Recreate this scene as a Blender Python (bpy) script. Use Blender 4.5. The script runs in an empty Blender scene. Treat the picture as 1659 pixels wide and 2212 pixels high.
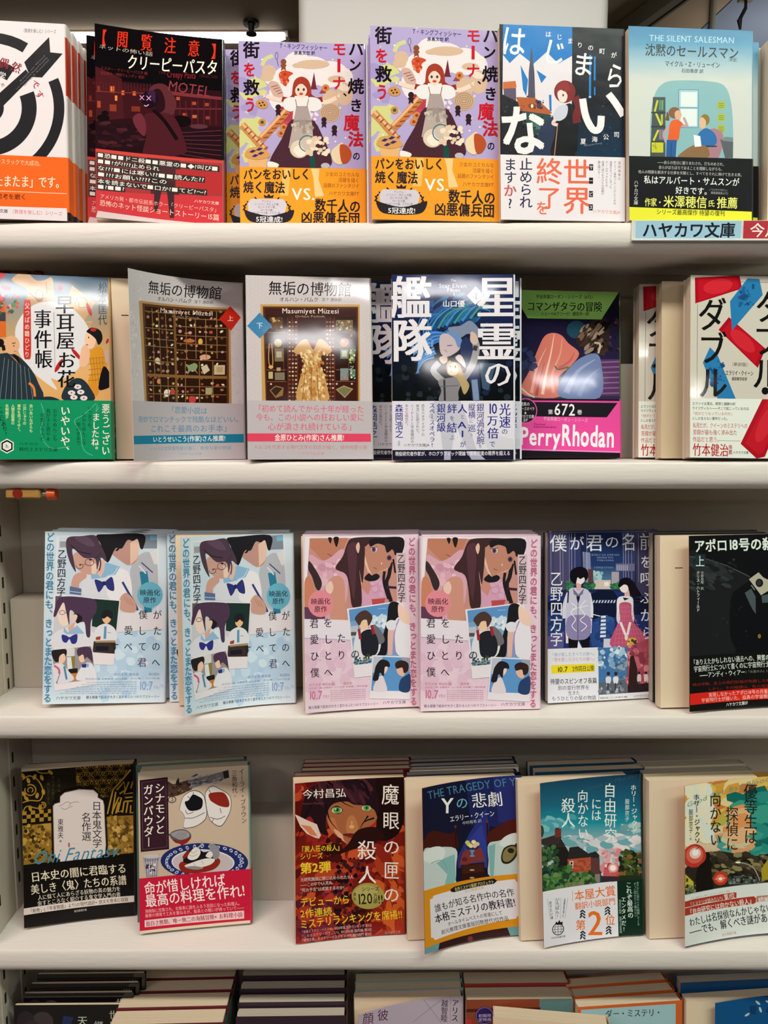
import bpy, math, random
from mathutils import Matrix, Vector
from mathutils.geometry import tessellate_polygon
import numpy as np

C = bpy.context.scene.collection
PI = math.pi
R = math.radians

# ---------------------------------------------------------------- camera
CAM_Y, PITCH, F = -0.662, R(6.4), 1671.0
cam_d = bpy.data.cameras.new('camera')
cam = bpy.data.objects.new('camera', cam_d)
C.objects.link(cam)
cam.location = (0, CAM_Y, 0)
cam.rotation_euler = (PI / 2 - PITCH, 0, 0)
cam_d.sensor_fit = 'VERTICAL'
cam_d.sensor_height = 24.0
cam_d.lens = 24.0 * F / 2212.0
cam_d.clip_start = 0.02
bpy.context.scene.camera = cam

# ---------------------------------------------------------------- world, lights, exposure
w = bpy.data.worlds.new('world')
bpy.context.scene.world = w
w.use_nodes = True
w.node_tree.nodes['Background'].inputs[0].default_value = (1.0, 0.93, 0.85, 1)
w.node_tree.nodes['Background'].inputs[1].default_value = 0.03

def area(name, loc, rot, sx, sy, power, col):
    d = bpy.data.lights.new(name, 'AREA')
    d.shape = 'RECTANGLE'; d.size = sx; d.size_y = sy
    d.energy = power; d.color = col
    o = bpy.data.objects.new(name, d); C.objects.link(o)
    o.location = loc; o.rotation_euler = rot
    return o
# the shop's ceiling tubes behind the photographer, in rows along x; then two added fills
area('tube_or_fill_light', (-0.75, -0.95, 1.17), (R(22), 0, 0), 1.2, 0.16, 21, (1.0, 0.83, 0.75))
area('tube_or_fill_light', (0.75, -0.95, 1.17), (R(22), 0, 0), 1.2, 0.16, 19, (0.88, 1.0, 0.82))
area('tube_or_fill_light', (-1.8, -1.9, 1.17), (R(35), 0, R(-30)), 1.2, 0.2, 19, (1.0, 0.85, 0.78))  # added fill from the left, lifts the lower shelves
area('tube_or_fill_light', (2.9, -1.9, 1.17), (R(35), 0, R(40)), 1.2, 0.2, 20, (0.88, 1.0, 0.88))  # added greenish fill from the right, no real tube
# farther short tubes, mirrored in the glossy covers
for x_, y_ in ((-.30, -2.45), (.62, -2.45), (.42, -3.1), (1.9, -3.7), (.62, -4.7)):
    area('tube_or_fill_light', (x_, y_, 1.18), (R(42), 0, 0), .42, .07, 1.9, (1.0, 0.98, 0.99))
area('tube_or_fill_light', (0.1, 0.40, 1.17), (R(-12), 0, 0), 1.2, 0.14, 6, (1.0, 0.95, 0.9))  # added lamp above the frame to brighten the column face and ceiling
area('tube_or_fill_light', (1.4, 1.7, 0.9), (R(150), 0, 0), 0.8, 0.14, 3, (0.9, 0.95, 1.0))  # added uplight, brightens the ceiling and soffit at top right

vs = bpy.context.scene.view_settings
vs.view_transform = 'Standard'; vs.look = 'None'; vs.gamma = 1.0
vs.use_curve_mapping = False
vs.exposure = 0.08
bpy.context.scene.cycles.max_bounces = 8

# ---------------------------------------------------------------- helpers
def lin(h):
    if not isinstance(h, str): return tuple(h)[:3]
    h = h.lstrip('#')
    if len(h) == 3: h = ''.join(c * 2 for c in h)
    o = []
    for i in (0, 2, 4):
        c = int(h[i:i + 2], 16) / 255
        o.append(c / 12.92 if c <= 0.04045 else ((c + 0.055) / 1.055) ** 2.4)
    return tuple(o)

MATS = {}
def mat(name, col, rough=0.6, noise=0.0, nscale=40, bump=0.0, bscale=80, metal=0.0, emit=0.0, stretch=None, spec=0.5):
    if name in MATS: return MATS[name]
    m = bpy.data.materials.new(name); m.use_nodes = True
    n, l = m.node_tree.nodes, m.node_tree.links
    b = n['Principled BSDF']
    c = lin(col)
    b.inputs['Base Color'].default_value = (*c, 1)
    b.inputs['Roughness'].default_value = rough
    b.inputs['Metallic'].default_value = metal
    b.inputs['Specular IOR Level'].default_value = spec
    tc = n.new('ShaderNodeTexCoord')
    src = tc.outputs['Object']
    if stretch:
        mp = n.new('ShaderNodeMapping'); mp.inputs['Scale'].default_value = stretch
        l.new(src, mp.inputs[0]); src = mp.outputs[0]
    if noise:
        t = n.new('ShaderNodeTexNoise'); t.inputs['Scale'].default_value = nscale; t.inputs['Detail'].default_value = 5
        l.new(src, t.inputs['Vector'])
        r = n.new('ShaderNodeValToRGB')
        r.color_ramp.elements[0].position = 0.3; r.color_ramp.elements[1].position = 0.7
        r.color_ramp.elements[0].color = (*[x * (1 - noise) for x in c], 1)
        r.color_ramp.elements[1].color = (*[min(1, x * (1 + noise * 0.4)) for x in c], 1)
        l.new(t.outputs[0], r.inputs[0]); l.new(r.outputs[0], b.inputs['Base Color'])
    if bump:
        t = n.new('ShaderNodeTexNoise'); t.inputs['Scale'].default_value = bscale; t.inputs['Detail'].default_value = 3
        l.new(src, t.inputs['Vector'])
        u = n.new('ShaderNodeBump'); u.inputs['Strength'].default_value = bump; u.inputs['Distance'].default_value = 0.001
        l.new(t.outputs[0], u.inputs['Height']); l.new(u.outputs[0], b.inputs['Normal'])
    if emit:
        b.inputs['Emission Color'].default_value = (*c, 1); b.inputs['Emission Strength'].default_value = emit
    MATS[name] = m
    return m

def print_mat(name, rough, bump, bscale, bdist=0.002, spec=0.5):
    # ink on coated paper: colour comes from the printed shapes' colour attribute
    m = bpy.data.materials.new(name); m.use_nodes = True
    n, l = m.node_tree.nodes, m.node_tree.links
    b = n['Principled BSDF']
    a = n.new('ShaderNodeAttribute'); a.attribute_name = 'Col'
    l.new(a.outputs['Color'], b.inputs['Base Color'])
    b.inputs['Roughness'].default_value = rough; b.inputs['Specular IOR Level'].default_value = spec
    tc = n.new('ShaderNodeTexCoord')
    t = n.new('ShaderNodeTexNoise'); t.inputs['Scale'].default_value = bscale; t.inputs['Detail'].default_value = 1.5
    l.new(tc.outputs['Object'], t.inputs['Vector'])
    u = n.new('ShaderNodeBump'); u.inputs['Strength'].default_value = bump; u.inputs['Distance'].default_value = bdist
    l.new(t.outputs[0], u.inputs['Height']); l.new(u.outputs[0], b.inputs['Normal'])
    MATS[name] = m
    return m
print_mat('glossy_print', 0.06, 0.14, 26, 0.0012)
print_mat('satin_print', 0.26, 0.12, 60, spec=0.16)
print_mat('matte_print', 0.6, 0.1, 90, spec=0.2)

def mesh_obj(name, V, Fc, m, parent=None, smooth=False, cols=None, normals=None):
    me = bpy.data.meshes.new(name)
    me.from_pydata([tuple(v) for v in V], [], Fc)
    if cols is not None:
        a = me.color_attributes.new('Col', 'FLOAT_COLOR', 'POINT')
        arr = np.ones((len(V), 4), np.float32); arr[:, :3] = cols
        a.data.foreach_set('color', arr.ravel())
    if m: me.materials.append(MATS[m] if isinstance(m, str) else m)
    if normals is not None:
        me.normals_split_custom_set_from_vertices([tuple(x) for x in normals])
    elif smooth:
        for p in me.polygons: p.use_smooth = True
    me.update()
    o = bpy.data.objects.new(name, me); C.objects.link(o)
    if parent: o.parent = parent
    return o

def empty(name, loc=(0, 0, 0), rot=(0, 0, 0)):
    o = bpy.data.objects.new(name, None); C.objects.link(o)
    o.empty_display_size = 0.01
    o.location = loc; o.rotation_euler = rot
    return o

def tag(o, label=None, cat=None, group=None, kind=None):
    if label: o['label'] = label
    if cat: o['category'] = cat
    if group: o['group'] = group
    if kind: o['kind'] = kind
    return o

class MB:
    def __init__(s): s.v = []; s.f = []
    def add(s, V, Fc):
        k = len(s.v); s.v += [tuple(x) for x in V]; s.f += [[i + k for i in f] for f in Fc]
    def box(s, x0, y0, z0, x1, y1, z1, bev=0.0):
        if bev <= 0:
            s.add([(x0,y0,z0),(x1,y0,z0),(x1,y1,z0),(x0,y1,z0),(x0,y0,z1),(x1,y0,z1),(x1,y1,z1),(x0,y1,z1)],
                  [(0,3,2,1),(4,5,6,7),(0,1,5,4),(1,2,6,5),(2,3,7,6),(3,0,4,7)])
            return
        b = bev; V = []; 
        for sx, X in ((1, x0), (-1, x1)):
            for sy, Y in ((1, y0), (-1, y1)):
                for sz, Z in ((1, z0), (-1, z1)):
                    V += [(X, Y + sy*b, Z + sz*b), (X + sx*b, Y, Z + sz*b), (X + sx*b, Y + sy*b, Z)]
        import itertools
        idx = lambda ix, iy, iz, k: ((ix*2 + iy)*2 + iz)*3 + k
        Fc = []
        for ix in (0,1): Fc.append([idx(ix,0,0,0), idx(ix,1,0,0), idx(ix,1,1,0), idx(ix,0,1,0)])
        for iy in (0,1): Fc.append([idx(0,iy,0,1), idx(1,iy,0,1), idx(1,iy,1,1), idx(0,iy,1,1)])
        for iz in (0,1): Fc.append([idx(0,0,iz,2), idx(1,0,iz,2), idx(1,1,iz,2), idx(0,1,iz,2)])
        for ix in (0,1):
            for iy in (0,1): Fc.append([idx(ix,iy,0,0), idx(ix,iy,1,0), idx(ix,iy,1,1), idx(ix,iy,0,1)])
            for iz in (0,1): Fc.append([idx(ix,0,iz,0), idx(ix,1,iz,0), idx(ix,1,iz,2), idx(ix,0,iz,2)])
        for iy in (0,1):
            for iz in (0,1): Fc.append([idx(0,iy,iz,1), idx(1,iy,iz,1), idx(1,iy,iz,2), idx(0,iy,iz,2)])
        for ix in (0,1):
            for iy in (0,1):
                for iz in (0,1): Fc.append([idx(ix,iy,iz,0), idx(ix,iy,iz,1), idx(ix,iy,iz,2)])
        s.add(V, Fc)
    def extrude_yz(s, prof, x0, x1):
        n = len(prof)
        V = [(x0, y, z) for y, z in prof] + [(x1, y, z) for y, z in prof]
        Fc = [(i, (i+1) % n, (i+1) % n + n, i + n) for i in range(n)] + [tuple(range(n))[::-1], tuple(range(n, 2*n))]
        s.add(V, Fc)
    def prism(s, pts, z0, z1):
        n = len(pts)
        V = [(x, y, z0) for x, y in pts] + [(x, y, z1) for x, y in pts]
        Fc = [(i, (i+1) % n, (i+1) % n + n, i + n) for i in range(n)] + [tuple(range(n))[::-1], tuple(range(n, 2*n))]
        s.add(V, Fc)
    def cyl(s, a, b, r0, r1=None, n=16):
        r1 = r0 if r1 is None else r1
        a, b = Vector(a), Vector(b); d = (b - a).normalized()
        u = d.orthogonal().normalized(); v = d.cross(u)
        V = [tuple(a + (u*math.cos(t) + v*math.sin(t))*r0) for t in [2*PI*i/n for i in range(n)]] + \
            [tuple(b + (u*math.cos(t) + v*math.sin(t))*r1) for t in [2*PI*i/n for i in range(n)]]
        Fc = [(i, (i+1) % n, (i+1) % n + n, i + n) for i in range(n)] + [tuple(range(n))[::-1], tuple(range(n, 2*n))]
        s.add(V, Fc)
    def build(s, name, m, parent=None, smooth=False):
        o = mesh_obj(name, s.v, s.f, m, parent)
        import bmesh
        bm = bmesh.new(); bm.from_mesh(o.data); bmesh.ops.recalc_face_normals(bm, faces=bm.faces); bm.to_mesh(o.data); bm.free()
        if smooth:
            for p in o.data.polygons: p.use_smooth = True
            o.data.set_sharp_from_angle(angle=R(35))
        return o

def ray(px, py):
    u, v = (px - 829.5) / F, (1106 - py) / F
    return Vector((u, math.cos(PITCH) + v*math.sin(PITCH), -math.sin(PITCH) + v*math.cos(PITCH)))
def at_y(px, py, y):
    d = ray(px, py); t = (y - CAM_Y) / d.y
    return Vector((0, CAM_Y, 0)) + d*t
def at_z(px, py, z):
    d = ray(px, py); t = z / d.z
    return Vector((0, CAM_Y, 0)) + d*t

# ---------------------------------------------------------------- structure materials
mat('shelf_paint', '#d9d3cf', 0.42, 0.05, 6, 0.25, 300, stretch=(0.15, 1, 1))
mat('panel_paint', '#cbc1b4', 0.6, 0.05, 5, 0.15, 200)
mat('slot_dark', '#1a120c', 0.8)
mat('riser_paint', '#c6bcaf', 0.6, 0.04, 5)
mat('ceiling_board', '#8c7b66', 0.8, 0.06, 3)
mat('column_paint', '#dedcd9', 0.45, 0.05, 4)
mat('wall_paint', '#9a9084', 0.8, 0.05, 2)
mat('floor_vinyl', '#8f887e', 0.4, 0.08, 3)
mat('tube_glow', '#fff6ea', 0.5, emit=9.0)
mat('white_enamel', '#e8e6e2', 0.35)
mat('rail_metal', '#8c8474', 0.35, metal=0.6)
mat('dark_metal', '#15120f', 0.5, metal=0.3)
mat('soffit_tan', '#8a7258', 0.8, 0.06, 4)
mat('soffit_grey', '#6a6f7a', 0.7, 0.06, 4)
mat('ply_wood', '#a87d3e', 0.5, 0.2, 60, stretch=(1, 1, 8))
mat('red_plastic', '#7d1d14', 0.35)
mat('orange_plastic', '#c24a18', 0.35)
mat('steel', '#b0aca4', 0.3, metal=0.8)

# ---------------------------------------------------------------- structure: the room
FLOORS = [.167, -.0312, -.2568, -.4803, -.7053]
m = MB(); m.box(-4, -8, -1.42, 4, 4.2, -1.40); tag(m.build('floor', 'floor_vinyl'), kind='structure')
m = MB(); m.box(-4, -8, 1.20, 4, 4.2, 1.24); tag(m.build('ceiling', 'ceiling_board'), kind='structure')
m = MB(); m.box(-4, 4.0, -1.4, 4, 4.1, 1.2); tag(m.build('wall_back', 'wall_paint'), kind='structure')
m = MB(); m.box(-4.1, -8, -1.4, -4, 4.1, 1.2); tag(m.build('wall_left', 'wall_paint'), kind='structure')
m = MB(); m.box(4, -8, -1.4, 4.1, 4.1, 1.2); tag(m.build('wall_right', 'wall_paint'), kind='structure')
m = MB(); m.box(-4, -8.1, -1.4, 4, -8, 1.2); tag(m.build('wall_front', 'wall_paint'), kind='structure')
m = MB()
r_ = .02; pts = []
xa, xb, ya, yb = -.174, .456, 1.0, 1.6
for cx_, cy_, a0 in ((xb - r_, ya + r_, -90), (xb - r_, yb - r_, 0), (xa + r_, yb - r_, 90), (xa + r_, ya + r_, 180)):
    for k in range(6): a = R(a0 + 18*k); pts.append((cx_ + r_*math.cos(a), cy_ + r_*math.sin(a)))
m.prism(pts, -1.4, 1.2); tag(m.build('column', 'column_paint', smooth=True), kind='structure')

# ceiling fixtures seen above the top shelf
t = empty('tube_fixture', (-0.95, 1.878, 1.2)); tag(t, 'long glowing white tube light fixture on the ceiling behind the black covered book', 'ceiling light')
m = MB(); m.box(-.68, -.024, -.004, .655, .024, 0); m.build('housing', 'white_enamel', t)
m = MB(); m.add([(-.66,-.020,-.0042),(.645,-.020,-.0042),(.645,.020,-.0042),(-.66,.020,-.0042),(-.64,-.015,-.018),(.615,-.015,-.018),(.615,.015,-.018),(-.64,.015,-.018)],
                [(0,3,2,1),(4,5,6,7),(0,1,5,4),(1,2,6,5),(2,3,7,6),(3,0,4,7)])
m.build('diffuser', 'tube_glow', t)
m = MB(); m.box(.646, -.014, -.014, .654, .014, -.0045); m.build('end_cap', 'white_enamel', t)
t = empty('sprinkler_head', (-.397, 1.80, 1.2)); tag(t, 'small dark round sprinkler head on the ceiling above the tube light end', 'sprinkler')
m = MB(); m.cyl((0,0,0), (0,0,-.010), .024, .024, 20); m.build('escutcheon', 'dark_metal', t, True)
m = MB(); m.cyl((0,0,-.010), (0,0,-.034), .012, .008); m.cyl((0,0,-.034), (0,0,-.037), .016, .016); m.build('nozzle', 'dark_metal', t, True)

def slab(name, pts, z, th, m_, label, cat):
    P = [at_z(px, py, z) for px, py in pts]
    mb = MB(); mb.prism([(p.x, p.y) for p in P], z, z + th)
    return tag(mb.build(name, m_), label, cat)
slab('soffit_board', [(1260, 160), (1866, -300), (1897, -300), (1410, 160)], 1.165, .034, 'soffit_tan', 'tan soffit board beside the slanting ceiling rail at top right', 'soffit')
slab('soffit_board', [(1413, 160), (1900, -300), (2900, -300), (2900, 160)], 1.165, .034, 'soffit_grey', 'blue grey soffit board in the top right corner', 'soffit')
t = empty('ceiling_rail'); tag(t, 'slanting metal ceiling rail with a black groove, right of the white column', 'rail')
def strip(nm, x0, x1, z, th, m_):
    P = [at_z(px, py, z) for px, py in ((x0 - 114, 160), (x0 + 525, -300), (x1 + 525, -300), (x1 - 114, 160))]
    mb = MB(); mb.prism([(p.x, p.y) for p in P], z, z + th); return mb.build(nm, m_, t)
strip('flange', 1346, 1368, 1.150, .048, 'rail_metal')
strip('groove', 1368, 1376, 1.158, .040, 'dark_metal')
strip('flange', 1376, 1382, 1.150, .048, 'rail_metal')
t = empty('conduit'); tag(t, 'thin grey vertical conduit pipe under the grey soffit in the top right corner', 'pipe')
a_ = at_z(1543, -8, 1.155); b_ = at_z(1538, 70, 1.155)
m = MB(); m.cyl((a_.x, a_.y, 1.157), (b_.x, b_.y, 1.157), .008); m.build('pipe', 'rail_metal', t, True)
a_ = at_z(1610, 30, 1.12)
t = empty('hanging_hook', (a_.x, a_.y, 1.165)); tag(t, 'small dark hook hanging from the grey soffit at top right', 'hook')
m = MB(); m.cyl((0,0,0), (0,0,-.03), .004); m.cyl((0,0,-.03), (-.015,0,-.06), .005); m.cyl((-.015,0,-.06), (-.012,0,-.085), .007, .003); m.build('hook', 'dark_metal', t, True)
m = MB(); m.box(-.02,-.012,-.012,.02,.012,0,.002); m.build('clip', 'rail_metal', t)

# ---------------------------------------------------------------- the bookcase
case = empty('bookcase', (0, 0, -1.4)); Z0 = 1.4
tag(case, 'white display bookcase with rounded shelf fronts filling the picture', 'bookcase')
LIP = .0238
for i, z in enumerate(FLOORS + [-.93, -1.15]):
    zt = z + Z0; m = MB()
    prof = [(0.0, zt - .0025), (.0012, zt - .0006), (.003, zt), (.108, zt), (.108, zt - LIP), (.010, zt - LIP)]
    for k in range(7):
        a = R(90 * k / 6); prof.append((.010 - .010*math.sin(a), zt - LIP + .010 - .010*math.cos(a)))
    m.extrude_yz(prof, -.3655, .62)
    o = m.build('shelf_board', 'shelf_paint', case, True)
m = MB(); m.box(-.3655, .1085, 0, .62, .1145, FLOORS[0] + Z0 + .004); m.build('back_panel', 'panel_paint', case)
m = MB(); m.box(-.3815, -.002, 0, -.366, .1145, 1.75, .0008); m.build('side_panel', 'panel_paint', case)
m = MB(); m.box(.6205, -.002, 0, .636, .1145, 1.75, .0008); m.build('side_panel', 'panel_paint', case)
for yy in (.026, .0655):
    m = MB(); m.box(-.3659, yy - .006, .02, -.3645, yy + .006, 1.70); u_ = m.build('slotted_upright', 'panel_paint', case)
    s_ = MB(); z = .05
    while z < 1.66:
        ok = all(not (f + Z0 - LIP - .012 < z < f + Z0 + .002) for f in FLOORS)
        if ok: s_.box(-.36448, yy - .0016, z, -.36425, yy + .0016, z + .0105)
        z += .0249
    tag(s_.build('slot', 'slot_dark', u_), kind='stuff')
for z in FLOORS[1:]:
    m = MB(); m.box(-.3638, .0762, z + Z0 + .0003, .619, .0794, z + Z0 + .0885); m.box(-.3638, .0794, z + Z0 + .085, .619, .1083, z + Z0 + .0885)
    m.build('riser_board', 'riser_paint', case)
for z in FLOORS[:4]:
    m = MB(); m.box(-.3638, .101, z + Z0 - LIP - .019, .619, .1083, z + Z0 - LIP - .0003); m.build('back_rail', 'panel_paint', case)

def clamp(x, y, z, label, s=1.0):
    t = empty('shelf_clamp', (x, y, z)); tag(t, label, 'clamp', 'wooden clamps under the shelves')
    m = MB(); m.box(0, 0, -.0082, .030, .011, -.0003, .0012); m.build('block', 'ply_wood', t)
    m = MB(); m.cyl((.011, -.0006, -.0038), (.011, .0005, -.0038), .0042, n=24); m.build('button', 'red_plastic', t, True)
    m = MB(); m.cyl((.029, .005, -.0045), (.037, .005, -.0045), .0022); m.build('pin', 'steel', t, True)
    m = MB(); m.cyl((.0355, .005, -.005), (.0425, .005, -.005), .0052, .0046, 20); m.build('knob', 'orange_plastic', t, True)
clamp(-.3285, .006, FLOORS[1] - LIP, 'wooden clamp with orange knob under the second shelf at the left edge')
clamp(-.3620, .078, FLOORS[0] - LIP, 'shadowed wooden clamp with red knob under the top shelf, above the green banded book')

# ---------------------------------------------------------------- glyphs (outlines of the built-in interface font)
_tc = bpy.data.curves.new('glyph_source', 'FONT'); _tc.size = 1; _tc.resolution_u = 2
_to = bpy.data.objects.new('glyph_source', _tc); C.objects.link(_to)
GL = {}
LATIN = set('ABCDEFGHIJKLMNOPQRSTUVWXYZabcdefghijklmnopqrstuvwxyz0123456789.,!?-&\'"ü()')
def _raw(s, off):
    _tc.body = s; _tc.offset = off
    dg = bpy.context.evaluated_depsgraph_get(); dg.update()
    e = _to.evaluated_get(dg); me = e.to_mesh()
    V = np.zeros(len(me.vertices) * 3, np.float32); me.vertices.foreach_get('co', V)
    V = V.reshape(-1, 3)[:, :2].astype(float)
    me.calc_loop_triangles()
    T = np.zeros(len(me.loop_triangles) * 3, np.int32); me.loop_triangles.foreach_get('vertices', T)
    e.to_mesh_clear()
    return V, T.reshape(-1, 3)
def _area(V, T):
    a, b, c = V[T[:, 0]], V[T[:, 1]], V[T[:, 2]]
    return np.abs((b[:, 0]-a[:, 0])*(c[:, 1]-a[:, 1]) - (b[:, 1]-a[:, 1])*(c[:, 0]-a[:, 0])).sum()/2
SUB = 4e-6
def _multi(V, T, offs, L=None):
    n = len(V); L = np.zeros(n) if L is None else L; top = L.max() + SUB if n else 0
    return np.vstack([V + o for o in offs]), np.vstack([T + n*i for i in range(len(offs))]), np.concatenate([L + top*i for i in range(len(offs))])
def glyph(ch, b, mm):
    k = (ch, b, mm)
    if k in GL: return GL[k]
    V, T = _raw(ch, 0)
    if len(V) == 0: r = (np.zeros((0, 2)), np.zeros((0, 3), int), 1.0 if ord(ch) > 255 else .28, np.zeros(0))
    else:
        ext = (V[:, 0].min(), V[:, 0].max()); Lf = np.zeros(len(V))
        if b and not mm:   # embolden by overprinting
            d = (.010, .021)[b-1]
            V, T, Lf = _multi(V, T, [(-d, -.7*d), (d, -.7*d), (0, d)] if b == 1 else [(-d, -d), (d, -d), (-d, d), (d, d)])
        elif mm:           # heavier verticals, light horizontals
            d = (.006, .016, .026)[b]; V, T, Lf = _multi(V, T, [(-d, 0), (d, 0)])
            if b > 1: V, T, Lf = _multi(V, T, [(0, -.008), (0, .008)], Lf)
        if ch in LATIN: adv = ext[1] + 0.07; V = V - [0, .345]
        else: adv = 1.0; V = V - [0, .38]
        V = V - [adv / 2, 0]
        r = (V, T, adv, Lf)
    GL[k] = r
    return r

# ---------------------------------------------------------------- flat printed art on a cover
def homography(src, dst):
    A = []
    for (x, y), (u, v) in zip(src, dst):
        A.append([x, y, 1, 0, 0, 0, -u*x, -u*y, u]); A.append([0, 0, 0, x, y, 1, -v*x, -v*y, v])
    A = np.array(A); h = np.linalg.lstsq(A[:, :8], A[:, 8], rcond=None)[0]
    return np.append(h, 1).reshape(3, 3)

def smooth_pts(p, closed=True, k=4):
    n = len(p); o = []
    rng = range(n) if closed else range(n - 1)
    for i in rng:
        g = (lambda j: p[j % n]) if closed else (lambda j: p[min(max(j, 0), n - 1)])
        a, b, c, d = g(i-1), g(i), g(i+1), g(i+2)
        for s in range(k):
            t = s / k
            o.append(tuple(.5*((2*b[q]) + (-a[q]+c[q])*t + (2*a[q]-5*b[q]+4*c[q]-d[q])*t*t + (-a[q]+3*b[q]-3*c[q]+d[q])*t**3) for q in (0, 1)))
    if not closed: o.append(tuple(p[-1]))
    return o

class Canvas:
    def __init__(s, corners, bg):
        s.H = homography(corners, [(0, 0), (1, 0), (1, 1), (0, 1)])
        s.Hi = np.linalg.inv(s.H)
        s.L = []; s.zone = 'cover'; s.box = (0, 0, 1, 1); s.bg = bg; s.band_v = None; s.umax = 1.0
        s.U(0, 0, 1, 1, bg)
        s.rnd = random.Random(7)
    def uv(s, P):
        P = np.asarray(P, float); q = np.c_[P, np.ones(len(P))] @ s.H.T
        return q[:, :2] / q[:, 2:]
    def add(s, P, T, col, kind='art', isuv=False, lift=None):
        P = np.asarray(P, float)
        if len(P) < 3: return
        UV = P if isuv else s.uv(P)
        if isinstance(col, list): col = np.array([lin(c) for c in col])
        else: col = np.tile(np.array(lin(col)), (len(UV), 1))
        s.L.append((s.zone, kind, UV, np.asarray(T, int), col, s.box, np.zeros(len(UV)) if lift is None else np.asarray(lift, float)))
    def U(s, u0, v0, u1, v1, c):
        s.add([(u0, v0), (u1, v0), (u1, v1), (u0, v1)], [(0, 1, 2), (0, 2, 3)], c, isuv=True)
    def P(s, pts, c, kind='art'):
        T = tessellate_polygon([[Vector((x, y, 0)) for x, y in pts]])
        s.add(pts, T, c, kind)
    def B(s, pts, c, k=4): s.P(smooth_pts(pts, True, k), c)
    def R(s, x0, y0, x1, y1, c): s.P([(x0, y0), (x1, y0), (x1, y1), (x0, y1)], c)
    def G(s, x0, y0, x1, y1, stops, n=1):
        # printed colour gradient: stops = [(fraction, colour)...] downwards
        st = [(f, c) for f, c in stops]
        P = []; cols = []; T = []
        for f, c in st:
            y = y0 + (y1 - y0)*f; P += [(x0, y), (x1, y)]; cols += [c, c]
        for i in range(len(st) - 1):
            a = 2*i; T += [(a, a+1, a+3), (a, a+3, a+2)]
        s.add(P, T, cols)
    def E(s, cx, cy, rx, ry, c, rot=0, n=20):
        a = R(rot); ca, sa = math.cos(a), math.sin(a)
        P = [(cx + rx*math.cos(t)*ca - ry*math.sin(t)*sa, cy + rx*math.cos(t)*sa + ry*math.sin(t)*ca) for t in [2*PI*i/n for i in range(n)]]
        s.add(P, [(0, i, i+1) for i in range(1, n-1)], c)
    def O(s, cx, cy, rx, ry, w_, c, n=28, a0=0, a1=360):
        V = []; T = []
        for i in range(n + 1):
            a = R(a0 + (a1 - a0)*i/n)
            V += [(cx + rx*math.cos(a), cy - ry*math.sin(a)), (cx + (rx-w_)*math.cos(a), cy - (ry-w_)*math.sin(a))]
        for i in range(n): T += [(2*i, 2*i+1, 2*i+3), (2*i, 2*i+3, 2*i+2)]
        s.add(V, T, c)
    def S(s, pts, w_, c, sm=True, taper=False):
        p = smooth_pts(pts, False, 4) if sm and len(pts) > 2 else pts
        V = []; T = []; n = len(p)
        for i in range(n):
            a = p[max(i-1, 0)]; b = p[min(i+1, n-1)]
            dx, dy = b[0]-a[0], b[1]-a[1]; l = math.hypot(dx, dy) or 1
            h = w_/2*((1 - .85*i/(n-1)) if taper else 1)
            V += [(p[i][0] - dy/l*h, p[i][1] + dx/l*h), (p[i][0] + dy/l*h, p[i][1] - dx/l*h)]
        for i in range(n-1): T += [(2*i, 2*i+1, 2*i+3), (2*i, 2*i+3, 2*i+2)]
        s.add(V, T, c)
    def D(s, x0, y0, x1, y1, n, size, cols, rot=None, asp=1.0):
        P = []; T = []; cc = []; lf = []; bbs = []
        for _ in range(n):
            x, y = s.rnd.uniform(x0, x1), s.rnd.uniform(y0, y1); r = size*s.rnd.uniform(.4, 1.3)
            a = R(s.rnd.uniform(0, 180) if rot is None else rot + s.rnd.uniform(-15, 15)); c = s.rnd.choice(cols)
            k = len(P); m_ = 7; rr = r*max(1, asp)*1.2
            lv = 1 + max([q[3] for q in bbs if abs(q[0] - x) < q[2] + rr and abs(q[1] - y) < q[2] + rr], default=-1)
            bbs.append((x, y, rr, lv))
            for i in range(m_):
                t = 2*PI*i/m_; q = s.rnd.uniform(.8, 1.2)
                ex, ey = r*asp*math.cos(t)*q, r*math.sin(t)*q
                P.append((x + ex*math.cos(a) - ey*math.sin(a), y + ex*math.sin(a) + ey*math.cos(a))); cc.append(c); lf.append(lv*SUB)
            T += [(k, k+i, k+i+1) for i in range(1, m_-1)]
        if P: s.add(P, T, cc, lift=lf)
    # characters -------------------------------------------------
    def C(s, ch, x, y, w_, h, c, b=1, m=0, rot=0):
        V, T, adv, lf = glyph(ch, b, m)
        if not len(V): return
        a = R(rot); X = V[:, 0]*w_; Y = -V[:, 1]*h
        s.add(np.c_[x + X*math.cos(a) - Y*math.sin(a), y + X*math.sin(a) + Y*math.cos(a)], T, c, 'text', lift=lf)
    def T(s, txt, x0, y0, x1, y1, h, c, b=1, m=0, sh=0.0):
        gs = [glyph(ch, b, m) for ch in txt]; tot = sum(g[2] for g in gs)
        dx, dy = x1-x0, y1-y0; l = math.hypot(dx, dy); ex, ey = dx/l, dy/l; k = l/tot; pos = 0; VV = []; TT = []; LL = []; n = 0
        for g in gs:
            V, T_, adv, lf = g; cx = (pos + adv/2)*k; pos += adv
            if len(V):
                X = cx + V[:, 0]*k + V[:, 1]*h*sh; Y = -V[:, 1]*h
                VV.append(np.c_[x0 + X*ex - Y*ey*1.0, y0 + X*ey + Y*ex]); TT.append(T_ + n); LL.append(lf); n += len(V)
        if VV: s.add(np.vstack(VV), np.vstack(TT), c, 'text', lift=np.concatenate(LL))
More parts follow.
